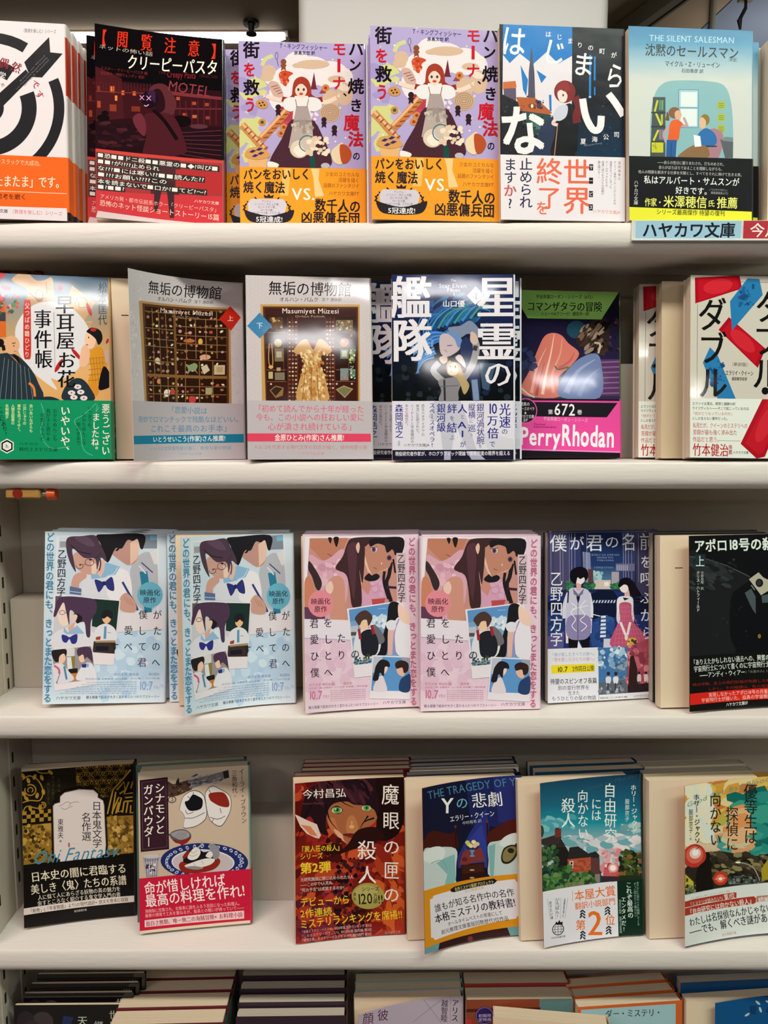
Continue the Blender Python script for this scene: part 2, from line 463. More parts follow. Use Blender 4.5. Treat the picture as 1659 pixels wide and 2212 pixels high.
    def V(s, txt, x, y0, y1, w_, c, b=1, m=0, x1=None):
        x1 = x if x1 is None else x1; n = len(txt); VV = []; TT = []; LL = []; k = 0; ch_h = (y1-y0)/n
        for i, ch in enumerate(txt):
            V, T_, adv, lf = glyph(ch, b, m)
            if not len(V): continue
            f = (i + .5)/n; cx = x + (x1-x)*f; cy = y0 + (y1-y0)*f; V = V.copy(); hh = min(ch_h*1.05, w_*1.25)
            if ch in 'ー―-〜…':
                V = np.c_[-V[:, 1], -V[:, 0]] if ch != '〜' else np.c_[V[:, 1], -V[:, 0]]
            elif ch in '「『〈(〔【': V = np.c_[V[:, 1], -V[:, 0]]
            elif ch in '」』〉)〕】': V = np.c_[V[:, 1], -V[:, 0]]
            elif ch in '、。': V = V + [.55, .55]
            elif ch in 'っゃゅょッャュョァィェォ': V = V + [.1, .1]
            VV.append(np.c_[cx + V[:, 0]*w_, cy - V[:, 1]*hh]); TT.append(T_ + k); LL.append(lf); k += len(V)
        if VV: s.add(np.vstack(VV), np.vstack(TT), c, 'text', lift=np.concatenate(LL))
    def band(s, xy0, xy1, c):
        q = s.uv([xy0, xy1]); v = float(q[:, 1].mean())
        s.zone = 'band'; s.band_v = v; s.band_c = c
        s.U(0, v, s.umax, 1, c)

def clip_half(poly, cols, ax, val, keep_less):
    o = []; oc = []
    n = len(poly)
    for i in range(n):
        a, b = poly[i], poly[(i+1) % n]; ca, cb = cols[i], cols[(i+1) % n]
        ia = (a[ax] <= val) if keep_less else (a[ax] >= val)
        ib = (b[ax] <= val) if keep_less else (b[ax] >= val)
        if ia: o.append(a); oc.append(ca)
        if ia != ib:
            t = (val - a[ax]) / (b[ax] - a[ax])
            o.append((a[0] + (b[0]-a[0])*t, a[1] + (b[1]-a[1])*t)); oc.append(ca + (cb - ca)*t)
    return o, oc

class Warp:
    '''front cover (and round to the spine) of a book as a bent sheet; u 0..1 left to right, >1 spine'''
    def __init__(s, W, H, T, opn=0.0, pivot_y=0.0):
        s.W, s.H, s.T = W, H, T
        K = []   # knots: (u, x, y, nx, ny)
        n = 1 if abs(opn) < R(1.5) else 10
        for i in range(n + 1):
            u = i / n; sd = (1 - u)*W
            k = 2*opn/W
            if n == 1: x, y, th = -sd*math.cos(opn), -sd*math.sin(opn), opn
            else: th = k*sd; x = -math.sin(th)/k; y = -(1 - math.cos(th))/k
            K.append((u, x, y + pivot_y, math.sin(th), -math.cos(th)))
        r = min(.0018, T/2.2); L = 1.0
        if T > 0:
            for j in (1, 2, 3):
                a = PI/2*j/3
                K.append((1 + r*a/W, r*math.sin(a), r - r*math.cos(a) + pivot_y, math.sin(a), -math.cos(a)))
            K.append((K[-1][0] + (T - 2*r)/W, r, T - r, 1, 0))
        s.r = r; s.K = K
        s.ku = np.array([k[0] for k in K]); s.kp = np.array([k[1:] for k in K])
    def __call__(s, UV, off):
        u = UV[:, 0]; q = [np.interp(u, s.ku, s.kp[:, j]) for j in range(4)]
        N = np.c_[q[2], q[3]]; N /= np.linalg.norm(N, axis=1)[:, None]
        return np.c_[q[0] + N[:, 0]*off, q[1] + N[:, 1]*off, (1 - UV[:, 1])*s.H], np.c_[N, np.zeros(len(N))]

STEP = 1.2e-5
def bake(cv, wp):
    '''printed shapes -> dict (zone, kind) -> vertices, tris, colours, normals'''
    out = {}
    ku = [k for k in wp.ku if 0 < k < wp.ku[-1]]
    prev = {'cover': [], 'band': []}
    for zone, kind, UV, T, col, box, lf in cv.L:
        bb = (UV[:, 0].min(), UV[:, 1].min(), UV[:, 0].max(), UV[:, 1].max())
        lv = STEP + max([p[4] for p in prev[zone] if p[0] < bb[2] and p[2] > bb[0] and p[1] < bb[3] and p[3] > bb[1]], default=0)
        prev[zone].append((*bb, lv + lf.max())); off = lv + (.00022 if zone == 'band' else 0)
        u0, v0, u1, v1 = box; u1 = max(u1, cv.umax) if u1 == 1 else u1
        u1 = min(u1, wp.ku[-1])
        if zone == 'cover' and cv.band_v: v1 = min(v1, cv.band_v)
        if zone == 'band': v0 = max(v0, cv.band_v)
        tu, tv = UV[T][:, :, 0], UV[T][:, :, 1]
        mnu, mxu, mnv, mxv = tu.min(1), tu.max(1), tv.min(1), tv.max(1)
        outside = (mxu <= u0) | (mnu >= u1) | (mxv <= v0) | (mnv >= v1)
        cross = (mnu < u0) | (mxu > u1) | (mnv < v0) | (mxv > v1)
        for k in ku: cross |= (mnu < k - 1e-9) & (mxu > k + 1e-9)
        good = ~outside & ~cross; bad = ~outside & cross
        V = [UV]; Cc = [col]; TT = [T[good]]; n = len(UV)
        nv = []; nc = []; nt = []; nl = []
        for t in T[bad]:
            poly = [tuple(UV[i]) for i in t]; cc = [col[i] for i in t]
            for ax, val, ls in ((0, u0, False), (0, u1, True), (1, v0, False), (1, v1, True)):
                if poly: poly, cc = clip_half(poly, cc, ax, val, ls)
            if len(poly) < 3: continue
            lo = min(p[0] for p in poly); hi = max(p[0] for p in poly)
            cuts = [lo - 1] + [k for k in ku if lo < k < hi] + [hi + 1]
            for a, b in zip(cuts[:-1], cuts[1:]):
                q, qc = poly, cc
                if a > lo: q, qc = clip_half(q, qc, 0, a, False)
                if b < hi: q, qc = clip_half(q, qc, 0, b, True)
                if len(q) < 3: continue
                base = n + len(nv); nv += q; nc += qc; nl += [lf[t[0]]]*len(q)
                nt += [(base, base + i, base + i + 1) for i in range(1, len(q) - 1)]
        if nv: V.append(np.array(nv)); Cc.append(np.array(nc)); TT.append(np.array(nt, int))
        V = np.vstack(V); Cc = np.vstack(Cc); TT = np.vstack(TT); LF = np.concatenate([lf, np.array(nl)])
        if not len(TT): continue
        used, inv = np.unique(TT, return_inverse=True); V, Cc, LF = V[used], Cc[used], LF[used]; TT = inv.reshape(-1, 3)
        P3, N3 = wp(V, off + LF)
        # face winding: outward
        a, b, c = P3[TT[:, 0]], P3[TT[:, 1]], P3[TT[:, 2]]
        nn = np.cross(b - a, c - a); flip = (nn*N3[TT[:, 0]]).sum(1) < 0
        TT[flip] = TT[flip][:, ::-1]
        d = out.setdefault((zone, kind), [[], [], [], [], 0])
        d[0].append(P3); d[1].append(TT + d[4]); d[2].append(Cc); d[3].append(N3); d[4] += len(P3)
    return {k: (np.vstack(d[0]), np.vstack(d[1]), np.vstack(d[2]), np.vstack(d[3])) for k, d in out.items()}

def wrap_mesh(wp, W, z0, z1, off, th, back=True, flap=0.0):
    '''sheet of paper wrapped round front, spine and back'''
    path = [(k[1], k[2], k[3], k[4]) for k in wp.K]
    if back and wp.T > 0:
        r, T = wp.r, wp.T
        for j in (1, 2, 3):
            a = PI/2*j/3; path.append((r*math.cos(a), T - r + r*math.sin(a), math.cos(a), math.sin(a)))
        path.append((-W, T, 0, 1))
    V = []; Fc = []; n = len(path)
    for x, y, nx, ny in path:
        for o in (off, off - th):
            for z in (z0, z1): V.append((x + nx*o, y + ny*o, z))
    for i in range(n - 1):
        a, b = 4*i, 4*i + 4
        Fc += [(a, b, b+1, a+1), (a+2, a+3, b+3, b+2), (a, a+2, b+2, b), (a+1, b+1, b+3, a+3)]
    Fc += [(0, 1, 3, 2), (4*n-4, 4*n-2, 4*n-1, 4*n-3)]
    return V, Fc

mat('page_paper', '#d8c6ac', 0.75, 0.16, 30, 0.35, 60, stretch=(0.05, 60, 0.05))
mat('page_face', '#dcc8ae', 0.7, 0.03, 8)
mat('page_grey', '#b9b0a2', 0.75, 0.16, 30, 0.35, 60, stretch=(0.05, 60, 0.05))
mat('flyleaf_orange', '#e0a070', 0.7)

def page_block(W, H, T, m_='page_paper', parent=None, first=True):
    m = MB(); b = .0004
    x0, x1, y0, y1, z0, z1 = -W + .0006, -.0006, .0005, T - .0005, .0006, H - .0003
    # slightly rounded fore edge
    pts = [(x1, y0), (x1, y1)] + [(x0 + .0006*math.cos(PI*k/6)*0 + .0007*(1 - math.sin(PI*k/6)), y1 + (y0 - y1)*k/6) for k in range(7)]
    m.prism(pts, z0, z1)
    o = m.build('page_block', m_, parent)
    return o

def cover_mat(col, gloss):
    k = 'card_' + col.strip('#') + '_' + gloss
    return mat(k, col, {'glossy_print': .14, 'satin_print': .42, 'matte_print': .6}[gloss], bump=.15, bscale=40)

def place(o, x, y, z, yaw, lean, roll):
    lam, rho = R(lean), R(roll)
    up = Vector((math.sin(rho), math.sin(lam), math.cos(lam)*math.cos(rho))).normalized()
    c = Vector((math.cos(R(yaw)), math.sin(R(yaw)), 0)); c = (c - up*c.dot(up)).normalized()
    yv = up.cross(c)
    Mx = Matrix((c, yv, up)).transposed()
    o.rotation_mode = 'XYZ'; o.rotation_euler = Mx.to_euler()
    # lowest corner rests on the shelf
    lz = 0
    def low(q, off):
        nonlocal lz
        for k in q.children_recursive:
            if k.type == 'MESH':
                px = k.location.x + (k.parent.location.x if k.parent is not o else 0)
                for v in k.bound_box: lz = min(lz, (c*(v[0] + px) + yv*v[1] + up*v[2]).z)
    low(o, 0)
    o.location = (x, y, z - lz + .0003)

def book(name, label, row, x, y, psi, lean, roll, W, H, T, cv, gloss='satin_print', base=None, yaw=None, opn=True, spine=None, band_spine=None,
         pages='page_paper', group=None, liner=None, shift=0.0, mark=None, WB=None):
    '''front-facing paperback; (x, y) is the bottom corner at the spine, yaw of the block, cover swung to psi'''
    yaw = psi if yaw is None else yaw
    t = empty(name)
    tag(t, label, 'book', group)
    wp = Warp(W, H, T, R(psi - yaw) if opn else 0.0)
    pb = page_block(WB or W, H, T, pages, t)
    if shift: pb.location.x = -shift
    if mark:   # dash printed on the title page
        mb = MB(); mb.box(mark[0], .00042, mark[1], mark[0] + mark[2], .0005, mark[1] + .0008); mb.build('printed_mark', 'slot_dark', pb)
    V, Fc = wrap_mesh(wp, W, 0, H, 0, .0003)
    cov = mesh_obj('cover', V, Fc, cover_mat(spine or cv.bg, gloss), t)
    if liner:   # coloured inner side of the swung cover
        V, Fc = wrap_mesh(Warp(W, H, 0, R(psi - yaw)), W - .0002, .0004, H - .0004, -.00045, .0001, False)
        mesh_obj('endpaper', V, Fc, liner, t)
    b = bake(cv, wp)
    nm = {'art': 'cover_artwork', 'text': 'lettering'}
    for kind in ('art', 'text'):
        if ('cover', kind) in b:
            P3, TT, Cc, N3 = b[('cover', kind)]
            mesh_obj(nm[kind], P3, TT.tolist(), gloss, cov, cols=Cc, normals=N3)
    if cv.band_v:
        V, Fc = wrap_mesh(wp, W, -.0001, H*(1 - cv.band_v), .0002, .00015)
        bd = mesh_obj('paper_band', V, Fc, cover_mat(band_spine or cv.band_c, 'matte_print' if gloss != 'glossy_print' else 'satin_print'), t)
        for kind in ('art', 'text'):
            if ('band', kind) in b:
                P3, TT, Cc, N3 = b[('band', kind)]
                mesh_obj({'art': 'band_artwork', 'text': 'band_lettering'}[kind], P3, TT.tolist(), 'satin_print', bd, cols=Cc, normals=N3)
    place(t, x, y, FLOORS[row], yaw, lean, roll)
    return t

def kids(o): return [c for c in bpy.data.objects if c.parent == o]
def copy_tree(o, label, group, x, y, row, yaw, lean, roll):
    def rec(a, par):
        c = a.copy(); C.objects.link(c); c.parent = par
        if par: c.matrix_parent_inverse = a.matrix_parent_inverse
        for k in kids(a): rec(k, c)
        return c
    c = rec(o, None); c['label'] = label
    if group: c['group'] = group
    place(c, x, y, FLOORS[row], yaw, lean, roll)
    return c

PLAIN = {}
def plain_book(row, x, y, T, yaw, lean, roll, W, H, col, label, group, pages='page_paper', gloss='satin_print', name='paperback', spine=None):
    '''closed paperback seen mostly by its page tops'''
    k = (round(T, 4), W, H, col, pages, gloss)
    t = empty(name); tag(t, label, 'book', group)
    if k not in PLAIN:
        pb = page_block(W, H, T, pages, t)
        V, Fc = wrap_mesh(Warp(W, H, T, 0), W, 0, H, 0, .0003)
        cv_ = mesh_obj('cover', V, Fc, cover_mat(col, gloss), t)
        PLAIN[k] = (pb.data, cv_.data)
    else:
        for nm, d in zip(('page_block', 'cover'), PLAIN[k]):
            o = bpy.data.objects.new(nm, d); C.objects.link(o); o.parent = t
    if spine:
        mb = MB(); r = min(.0018, T/2.2); mb.box(r - .0003, .002, .0002, r + .0003, T - .002, H - .0002); mb.build('spine', cover_mat(spine, gloss), t)
    place(t, x, y, FLOORS[row], yaw, lean, roll)
    return t

# ---------------------------------------------------------------- cover designs, top shelf
def art_target():
    c = Canvas([(-437, 112), (450, 175), (465, 1515), (-415, 1493)], '#e4dde2')
    c.umax = 1.2
    k = '#1a1b20'; X, Y = -66, 740
    for r1, r2, arcs in ((516, 444, ((58, 330), (-90, 23))), (328, 226, ((56, 330), (-90, 20)))):
        for a0, a1 in arcs: c.O(X, Y, r1, r1, r1 - r2, k, 40, a0, a1)
    c.E(X, Y, 104, 104, k, n=30)
    c.P([(-60, 700), (190, 480), (232, 530), (-30, 790)], k)
    c.P([(180, 430), (350, 262), (357, 365), (440, 375), (300, 535), (220, 530)], k)
    for i, s in enumerate(('Knock on Wood', 'Luck, Chance, and the Meaning of Everything', 'Jeffrey S. Rosenthal')):
        a = 14*i
        c.T(s, 110 + (40 if i != 1 else 0) + a, 600 - (40 if i != 1 else 0) + a, 320 - a*0 + a, 385 + a, 15, '#77797c', 0)
    c.C('偶', 42, 435, 72, 76, '#8e2433', 1, 1, 12); c.C('然', 125, 465, 72, 76, '#8e2433', 1, 1, 20)
    c.C('で', 255, 582, 56, 60, '#b02a48', 1, 1, 40); c.C('す', 283, 652, 56, 60, '#b02a48', 1, 1, 55)
    c.C('学', 28, 520, 52, 55, '#e8e4e8', 1, 1, 20); c.T('ーや', -10, 570, 45, 590, 36, '#555', 0)
    c.T('〈数理を愉しむ〉シリーズ', 165, 214, 398, 226, 30, '#50546a', 0, 1)
    c.U(1.005, .065, 1.2, .36, '#b53218'); c.U(1.005, .36, 1.2, .7, '#d8ced0'); c.U(1.005, 0, 1.2, .065, '#d8ced0')
    c.band((0, 1066), (460, 1078), '#f2661e')
    c.T('エースラックで大成功。', -50, 1104, 305, 1124, 40, '#f8c8a0', 0, 1)
    c.T('「たまたま」です。', -90, 1240, 448, 1252, 88, '#f9e3cc', 1, 1)
    c.S([(0, 1312), (462, 1328)], 4, '#f8d6b4', False)
    c.T('の思考を磨く', -60, 1348, 188, 1352, 42, '#3a160c', 1, 1)
    c.P([(-430, 1408), (462, 1428), (470, 1525), (-430, 1500)], '#e4dde4')
    c.T('文庫', 0, 1448, 60, 1452, 30, '#403040', 1)
    c.T('〈数理を愉しむ〉シリーズ', 75, 1452, 432, 1466, 32, '#e0564c', 0)
    c.U(1.0, .955, 1.2, 1, '#241418')
    return c

def art_motel():
    c = Canvas([(660, 178), (1530, 292), (1538, 1560), (667, 1560)], '#0c090e')
    c.P([(660, 560), (1530, 640), (1530, 1130), (660, 1090)], '#2a1018')
    c.P([(665, 480), (850, 560), (872, 840), (668, 870)], '#481a20'); c.P([(850, 590), (1100, 640), (1100, 840), (870, 840)], '#3a141c')
    c.P([(1200, 660), (1530, 700), (1530, 880), (1200, 860)], '#38131c'); c.P([(1190, 640), (1530, 680), (1530, 700), (1190, 665)], '#7a3038')
    for x, y, w_, h, k in ((690, 640, 18, 35, '#84341c'), (785, 640, 26, 40, '#c4562a'), (812, 700, 14, 30, '#f08a40'), (860, 660, 18, 28, '#c8542c'),
                           (940, 662, 20, 26, '#c85030'), (690, 750, 20, 40, '#a84a2c'), (790, 770, 40, 40, '#8a3a28'), (950, 770, 50, 30, '#7a3024'),
                           (1240, 690, 20, 18, '#b05038'), (1345, 722, 26, 18, '#a84c34'), (1432, 730, 22, 18, '#98442e'), (1285, 800, 24, 18, '#a04a34'), (1350, 812, 26, 18, '#b86040'), (1440, 820, 26, 18, '#8a4030')):
        c.R(x - w_*.6, y - h*.6, x + w_*.6, y + h*.6, k); c.R(x - w_*.3, y - h*.45, x + w_*.1, y + h*.3, '#e08c4c' if k > '#c' else k)
    for x in range(675, 1100, 22): c.R(x, 590, x + 4, 650, '#5a2226')
    c.R(668, 655, 1100, 662, '#7a3030'); c.R(1200, 755, 1530, 764, '#702a30')
    for x in range(1210, 1530, 40): c.R(x, 700, x + 6, 870, '#5a2026')
    c.P([(668, 880), (1530, 895), (1530, 1130), (668, 1090)], '#221018')
    for i in range(9): c.S([(1180, 930 + 22*i), (1530, 905 + 34*i)], 4, '#6a3040', False)
    c.E(720, 845, 46, 26, '#140c10'); c.E(735, 810, 26, 18, '#140c10'); c.E(1260, 845, 70, 40, '#120a0e'); c.E(1380, 880, 60, 16, '#5a3038')
    c.D(680, 880, 1000, 1050, 40, 12, ['#3a1820', '#4a2028', '#2a1218'], rot=5, asp=3)
    c.B([(1040, 640), (1090, 592), (1160, 600), (1215, 680), (1228, 745), (1190, 815), (1120, 800), (1075, 750)], '#5c2a30')
    c.B([(1062, 650), (1110, 625), (1145, 680), (1150, 760), (1110, 790), (1075, 740)], '#2a1018')
    c.E(1048, 700, 58, 62, '#1c0e1c'); c.B([(1030, 650), (1080, 640), (1085, 720), (1060, 700)], '#3a2040')
    c.B([(1010, 815), (1100, 790), (1190, 800), (1245, 870), (1290, 1000), (1282, 1070), (1100, 1100), (1000, 1090), (1022, 960)], '#4c1c26')
    c.B([(930, 830), (985, 800), (1020, 870), (1010, 960), (950, 900)], '#6c2c3a')
    c.S([(1070, 770), (1150, 850), (1235, 975)], 26, '#160c12')
    for x, y in ((1040, 692), (992, 690)):
        for a in (-1, 1): c.S([(x - 15, y - 16*a), (x + 15, y + 16*a)], 5, '#e0a0d0', False)
    c.S([(1008, 742), (1022, 748), (1040, 736)], 6, '#e8b0d8')
    c.T('MOTEL', 1172, 600, 1460, 645, 100, '#8e3a44', 0)
    c.T('Creepy Pasta', 1165, 522, 1360, 532, 62, '#86222c', 1); c.T('THE', 1105, 512, 1160, 514, 26, '#5a1c24', 0); c.T('COLLECTION', 1380, 532, 1500, 545, 26, '#5a1c24', 0)
    for ch, x, y, h in (('【', 705, 275, 120), ('閲', 857, 285, 125), ('覧', 1025, 305, 125), ('注', 1186, 325, 120), ('意', 1345, 348, 120), ('】', 1500, 372, 110)):
        c.C(ch, x, y, 82, h, '#e2341c', 1, 1, 3)
    c.T('ネットの怖い話', 690, 338, 1070, 386, 34, '#b4ac9c', 0, 1)
    c.T('クリーピーパスタ', 888, 440, 1505, 482, 112, '#f4f2e0', 1, 1)
    c.T('ミスター・クリーピーパスタ 編', 703, 490, 1032, 520, 26, '#7e2c2e', 0); c.T('倉田真木・岡田ウェンディ 他訳', 703, 525, 1010, 548, 26, '#7e2c2e', 0)
    c.band((668, 1062), (1535, 1112), '#9c3436')
    c.P([(1020, 1062), (1250, 1100), (1260, 1240), (1225, 1560), (1180, 1560), (1160, 1260), (1120, 1260), (1110, 1560), (1060, 1560), (1050, 1240)], '#4a2428')
    c.P([(667, 1062), (1536, 1112), (1536, 1130), (667, 1090)], '#cc4038')
    c.P([(1225, 1180), (1536, 1190), (1536, 1330), (1440, 1345), (1225, 1330)], '#b02a2c')
    c.P([(667, 1368), (1536, 1352), (1540, 1560), (667, 1560)], '#c8323a')
    c.P([(1080, 1270), (1215, 1270), (1215, 1520), (1185, 1520), (1165, 1330), (1130, 1330), (1100, 1480), (1075, 1480)], '#3a2024')
    for s, x0, y0, x1, y1 in (('■恐■■ドニ殺■■悪霊の■◆?叫び■', 678, 1110, 1512, 1168), ('■■?が????止められ', 678, 1155, 1115, 1182),
                              ('な???■には寒い??■■読んた??', 678, 1203, 1418, 1245), ('■???お願い????この', 678, 1248, 1168, 1272),
                              ('本を読まないで■口か?■てど?〜?', 678, 1297, 1432, 1332), ('■?■■?', 678, 1338, 872, 1342)):
        c.P([(x0 - 4, y0 - 20), (x1 + 4, y1 - 20), (x1 + 4, y1 + 20), (x0 - 4, y0 + 20)], '#2c2320')
        c.T(s, x0, y0, x1, y1, 36, '#e8e4e0', 1)
    c.T('ハヤカワ文庫', 1350, 1392, 1515, 1402, 25, '#e8c8c0', 1)
    c.T('アメリカ発・都市伝説系ホラー「クリーピーパスタ」', 695, 1405, 1518, 1448, 36, '#f0b4ac', 0)
    c.T('恐怖のネット怪談ショートストーリー15篇', 693, 1452, 1518, 1500, 48, '#f6d0c0', 0)
    c.P([(680, 1512), (1100, 1535), (1538, 1550), (1538, 1560), (667, 1560)], '#d8c4c8')
    return c

def art_baker():
    c = Canvas([(848, 62), (1590, 92), (1607, 1212), (861, 1212)], '#b2a4d4')
    c.D(860, 300, 1020, 800, 14, 45, ['#a496cc', '#c0b0d8', '#cfd08e'], asp=1.6)
    c.S([(990, 215), (1010, 175), (1055, 155)], 24, '#cfcf90')
    for x, y, rx, ry in ((1200, 230, 90, 100), (1280, 250, 120, 90), (1390, 270, 110, 80), (1140, 300, 90, 80), (1060, 290, 60, 45), (1470, 300, 60, 70), (1130, 400, 100, 110)): c.E(x, y, rx, ry, '#e8dfe4')
    for x, y, rx, ry in ((1290, 210, 100, 28), (1210, 215, 40, 16), (1430, 300, 50, 22), (1030, 250, 42, 40), (1480, 390, 50, 70), (1400, 420, 50, 60), (1020, 285, 40, 26)): c.E(x, y, rx, ry, '#d2b49c')
    c.E(1470, 350, 36, 20, '#e6d6c8', 20)
    c.D(880, 120, 1560, 800, 30, 5, ['#e8e8a8', '#fff'])
    for x, y in ((1120, 75), (950, 285), (905, 500), (1440, 600)): c.P([(x-12, y), (x-2, y-2), (x, y-14), (x+2, y-2), (x+12, y), (x+2, y+2), (x, y+14), (x-2, y+2)], '#e4dcb0')
    c.P([(1299, 258), (1282, 350), (1276, 360), (1322, 360), (1314, 350)], '#6e2c38'); c.P([(1330, 385), (1365, 330), (1370, 385)], '#9c4440')
    c.R(1100, 470, 1180, 600, '#b04050'); c.D(1100, 470, 1330, 620, 40, 10, ['#c8485c', '#ead8e0', '#a03848'])
    c.S([(870, 575), (930, 640), (1010, 735)], 46, '#c88854'); c.S([(868, 565), (925, 625), (1005, 715)], 14, '#e2b488')
    for i in range(6): c.S([(885 + 24*i, 610 + 24*i), (905 + 24*i, 590 + 24*i)], 8, '#8e4c2c', False)
    c.S([(985, 665), (1060, 585), (1140, 490)], 48, '#c47a48'); c.S([(980, 650), (1050, 575), (1130, 485)], 14, '#e4b48a')
    for i in range(6): c.S([(1000 + 24*i, 655 - 28*i), (1030 + 24*i, 650 - 28*i)], 8, '#8e4c2c', False)
    c.B([(1030, 330), (1050, 308), (1090, 325), (1118, 390), (1100, 410), (1060, 400)], '#ceaaa0')
    for i in range(4): c.S([(1045 + 13*i, 345 + 14*i), (1085 + 9*i, 335 + 14*i)], 6, '#9a6c64', False)
    c.E(1040, 448, 1, 1, '#000')
    c.E(990, 449, 38, 28, '#c8925a', 15)
    for dx, dy in ((-15, -5), (5, -10), (15, 6), (-5, 9)): c.E(990 + dx, 449 + dy, 6, 5, '#3a2424')
    for x, y in ((992, 560), (1122, 590), (1105, 628), (1368, 352)): c.E(x, y, 23, 22, '#c88a50'); c.E(x, y, 10, 10, '#b0382c' if x > 1100 else '#2f5c3c')
    c.E(1395, 502, 62, 58, '#c8a88e')
    for r in (52, 40, 28, 16): c.O(1395, 502, r, r - 3, 5, '#a88470')
    # girl with red plaits and an apron, arms spread
    c.S([(1150, 430), (1080, 420), (1015, 400)], 26, '#edd2c4'); c.S([(1300, 430), (1370, 438), (1432, 412)], 26, '#edd2c4')
    for x, d in ((1012, -1), (1436, 1)):
        for k in range(4): c.S([(x, 402), (x + d*18, 385 + 9*k)], 5, '#edd2c4', False)
    c.B([(1172, 360), (1185, 305), (1225, 283), (1265, 305), (1282, 360), (1275, 420), (1180, 420)], '#a33c2e')
    c.S([(1185, 400), (1155, 425), (1110, 418)], 32, '#982f26'); c.S([(1270, 400), (1310, 425), (1350, 420)], 32, '#982f26')
    c.B([(1125, 420), (1185, 410), (1200, 470), (1160, 495), (1120, 470)], '#e6e2e6'); c.B([(1265, 410), (1330, 420), (1345, 470), (1300, 495), (1255, 470)], '#e6e2e6')
    c.P([(1185, 400), (1265, 400), (1290, 560), (1172, 560)], '#e6e0e2')
    c.B([(1190, 355), (1222, 325), (1256, 355), (1252, 390), (1224, 412), (1194, 390)], '#f2d0bc')
    c.E(1207, 362, 7, 9, '#3c3c60'); c.E(1239, 362, 7, 9, '#3c3c60'); c.E(1224, 388, 12, 8, '#c84a4c')
    c.B([(1182, 360), (1190, 318), (1224, 300), (1262, 318), (1268, 362), (1244, 330), (1206, 332)], '#a33c2e')
    c.B([(1168, 545), (1290, 545), (1350, 640), (1410, 800), (1350, 835), (1230, 838), (1060, 835), (1040, 790), (1110, 660)], '#4a2a36')
    c.P([(1196, 462), (1262, 462), (1290, 560), (1178, 560)], '#a89a98')
    c.P([(1180, 552), (1288, 552), (1300, 690), (1262, 740), (1150, 716)], '#b4a69e'); c.D(1175, 560, 1290, 710, 16, 12, ['#c8bcb2', '#9a8c86'])
    c.S([(1200, 470), (1190, 420)], 4, '#8a5a50', False); c.S([(1258, 470), (1268, 420)], 4, '#8a5a50', False)
    c.S([(1178, 556), (1230, 552), (1290, 556)], 10, '#8c7e7c')
    c.B([(1215, 540), (1232, 552), (1250, 540), (1245, 600), (1232, 575), (1215, 600)], '#9a8c88')
    for x, y, s, k in ((1118, 205, 1, '#8a4c30'), (1088, 480, 1, '#33212a'), (1360, 555, .9, '#33212a'), (1422, 605, .95, '#33212a')):
        c.E(x, y - 12*s, 17*s, 17*s, k); c.B([(x-18*s, y+8*s), (x, y), (x+18*s, y+8*s), (x+12*s, y+20*s), (x+14*s, y+42*s), (x, y+32*s), (x-14*s, y+42*s), (x-12*s, y+20*s)], k)
    c.B([(1090, 270), (1120, 245), (1175, 262), (1150, 285), (1135, 340), (1108, 320)], '#c84c30'); c.D(1100, 255, 1150, 320, 8, 8, ['#e0825c', '#a8341c'])
    c.O(1077, 155, 10, 22, 3, '#5a5c74'); c.S([(1079, 178), (1088, 218)], 4, '#5a5c74', False)
    c.P([(902, 775), (1030, 760), (1015, 838), (915, 838)], '#e2b27c')
    c.B([(890, 770), (905, 725), (965, 712), (1020, 735), (1040, 770), (965, 790)], '#d49a5c')
    for x, y in ((935, 738), (975, 725), (950, 765), (985, 750)): c.P([(x-22, y+6), (x, y-10), (x+22, y-4), (x, y+10)], '#34306a')
    c.E(1215, 722, 56, 56, '#dccaba', 30); c.O(1215, 722, 58, 58, 4, '#a89888'); c.B([(1180, 730), (1215, 700), (1260, 745), (1215, 770)], '#f0e2d4')
    c.O(1262, 690, 50, 52, 7, '#4e7480'); c.E(1262, 690, 38, 40, '#c8b8b0')
    c.B([(1280, 755), (1305, 770), (1312, 830), (1282, 838)], '#1e4a46')
    c.D(1270, 650, 1400, 760, 26, 16, ['#eadac8', '#dcc4ac'])
    c.B([(1405, 740), (1440, 700), (1475, 690), (1470, 810), (1420, 800)], '#e6d2b0'); c.B([(1455, 700), (1500, 705), (1525, 755), (1500, 805), (1465, 800)], '#b4502c')
    c.E(1370, 825, 26, 18, '#b8b4bc'); c.B([(1030, 800), (1090, 815), (1080, 838), (1030, 838)], '#ece4e0')
    K = '#1c131c'; RD = '#c41e2e'
    for ch, x, y, w_, h, k in (('パ', 1545, 118, 92, 96, K), ('ン', 1538, 215, 78, 84, K), ('焼', 1545, 342, 96, 100, K), ('き', 1548, 458, 78, 86, K),
                               ('魔', 1522, 562, 94, 106, RD), ('法', 1548, 662, 94, 98, RD), ('の', 1553, 764, 46, 56, K),
                               ('モ', 1446, 120, 84, 86, RD), ('ナ', 1446, 322, 82, 88, RD), ('、', 1500, 376, 60, 60, K),
                               ('街', 926, 118, 100, 106, K), ('を', 915, 238, 78, 92, RD), ('救', 926, 346, 100, 100, K), ('う', 918, 452, 74, 100, RD)):
        c.C(ch, x, y, w_, h, k, 2)
    c.R(1436, 178, 1454, 258, RD)
    c.T('T・キングフィッシャー', 1095, 95, 1378, 112, 36, '#242c5c', 1); c.T('原島文世 訳', 1180, 140, 1305, 141, 25, '#242c5c', 1)
    c.band((861, 836), (1603, 840), '#f39a20')
    c.P([(1120, 842), (1165, 842), (1150, 1010), (1100, 1010)], '#f8b860'); c.P([(1285, 842), (1335, 842), (1330, 910), (1365, 1010), (1310, 1015), (1300, 900)], '#f9c88c')
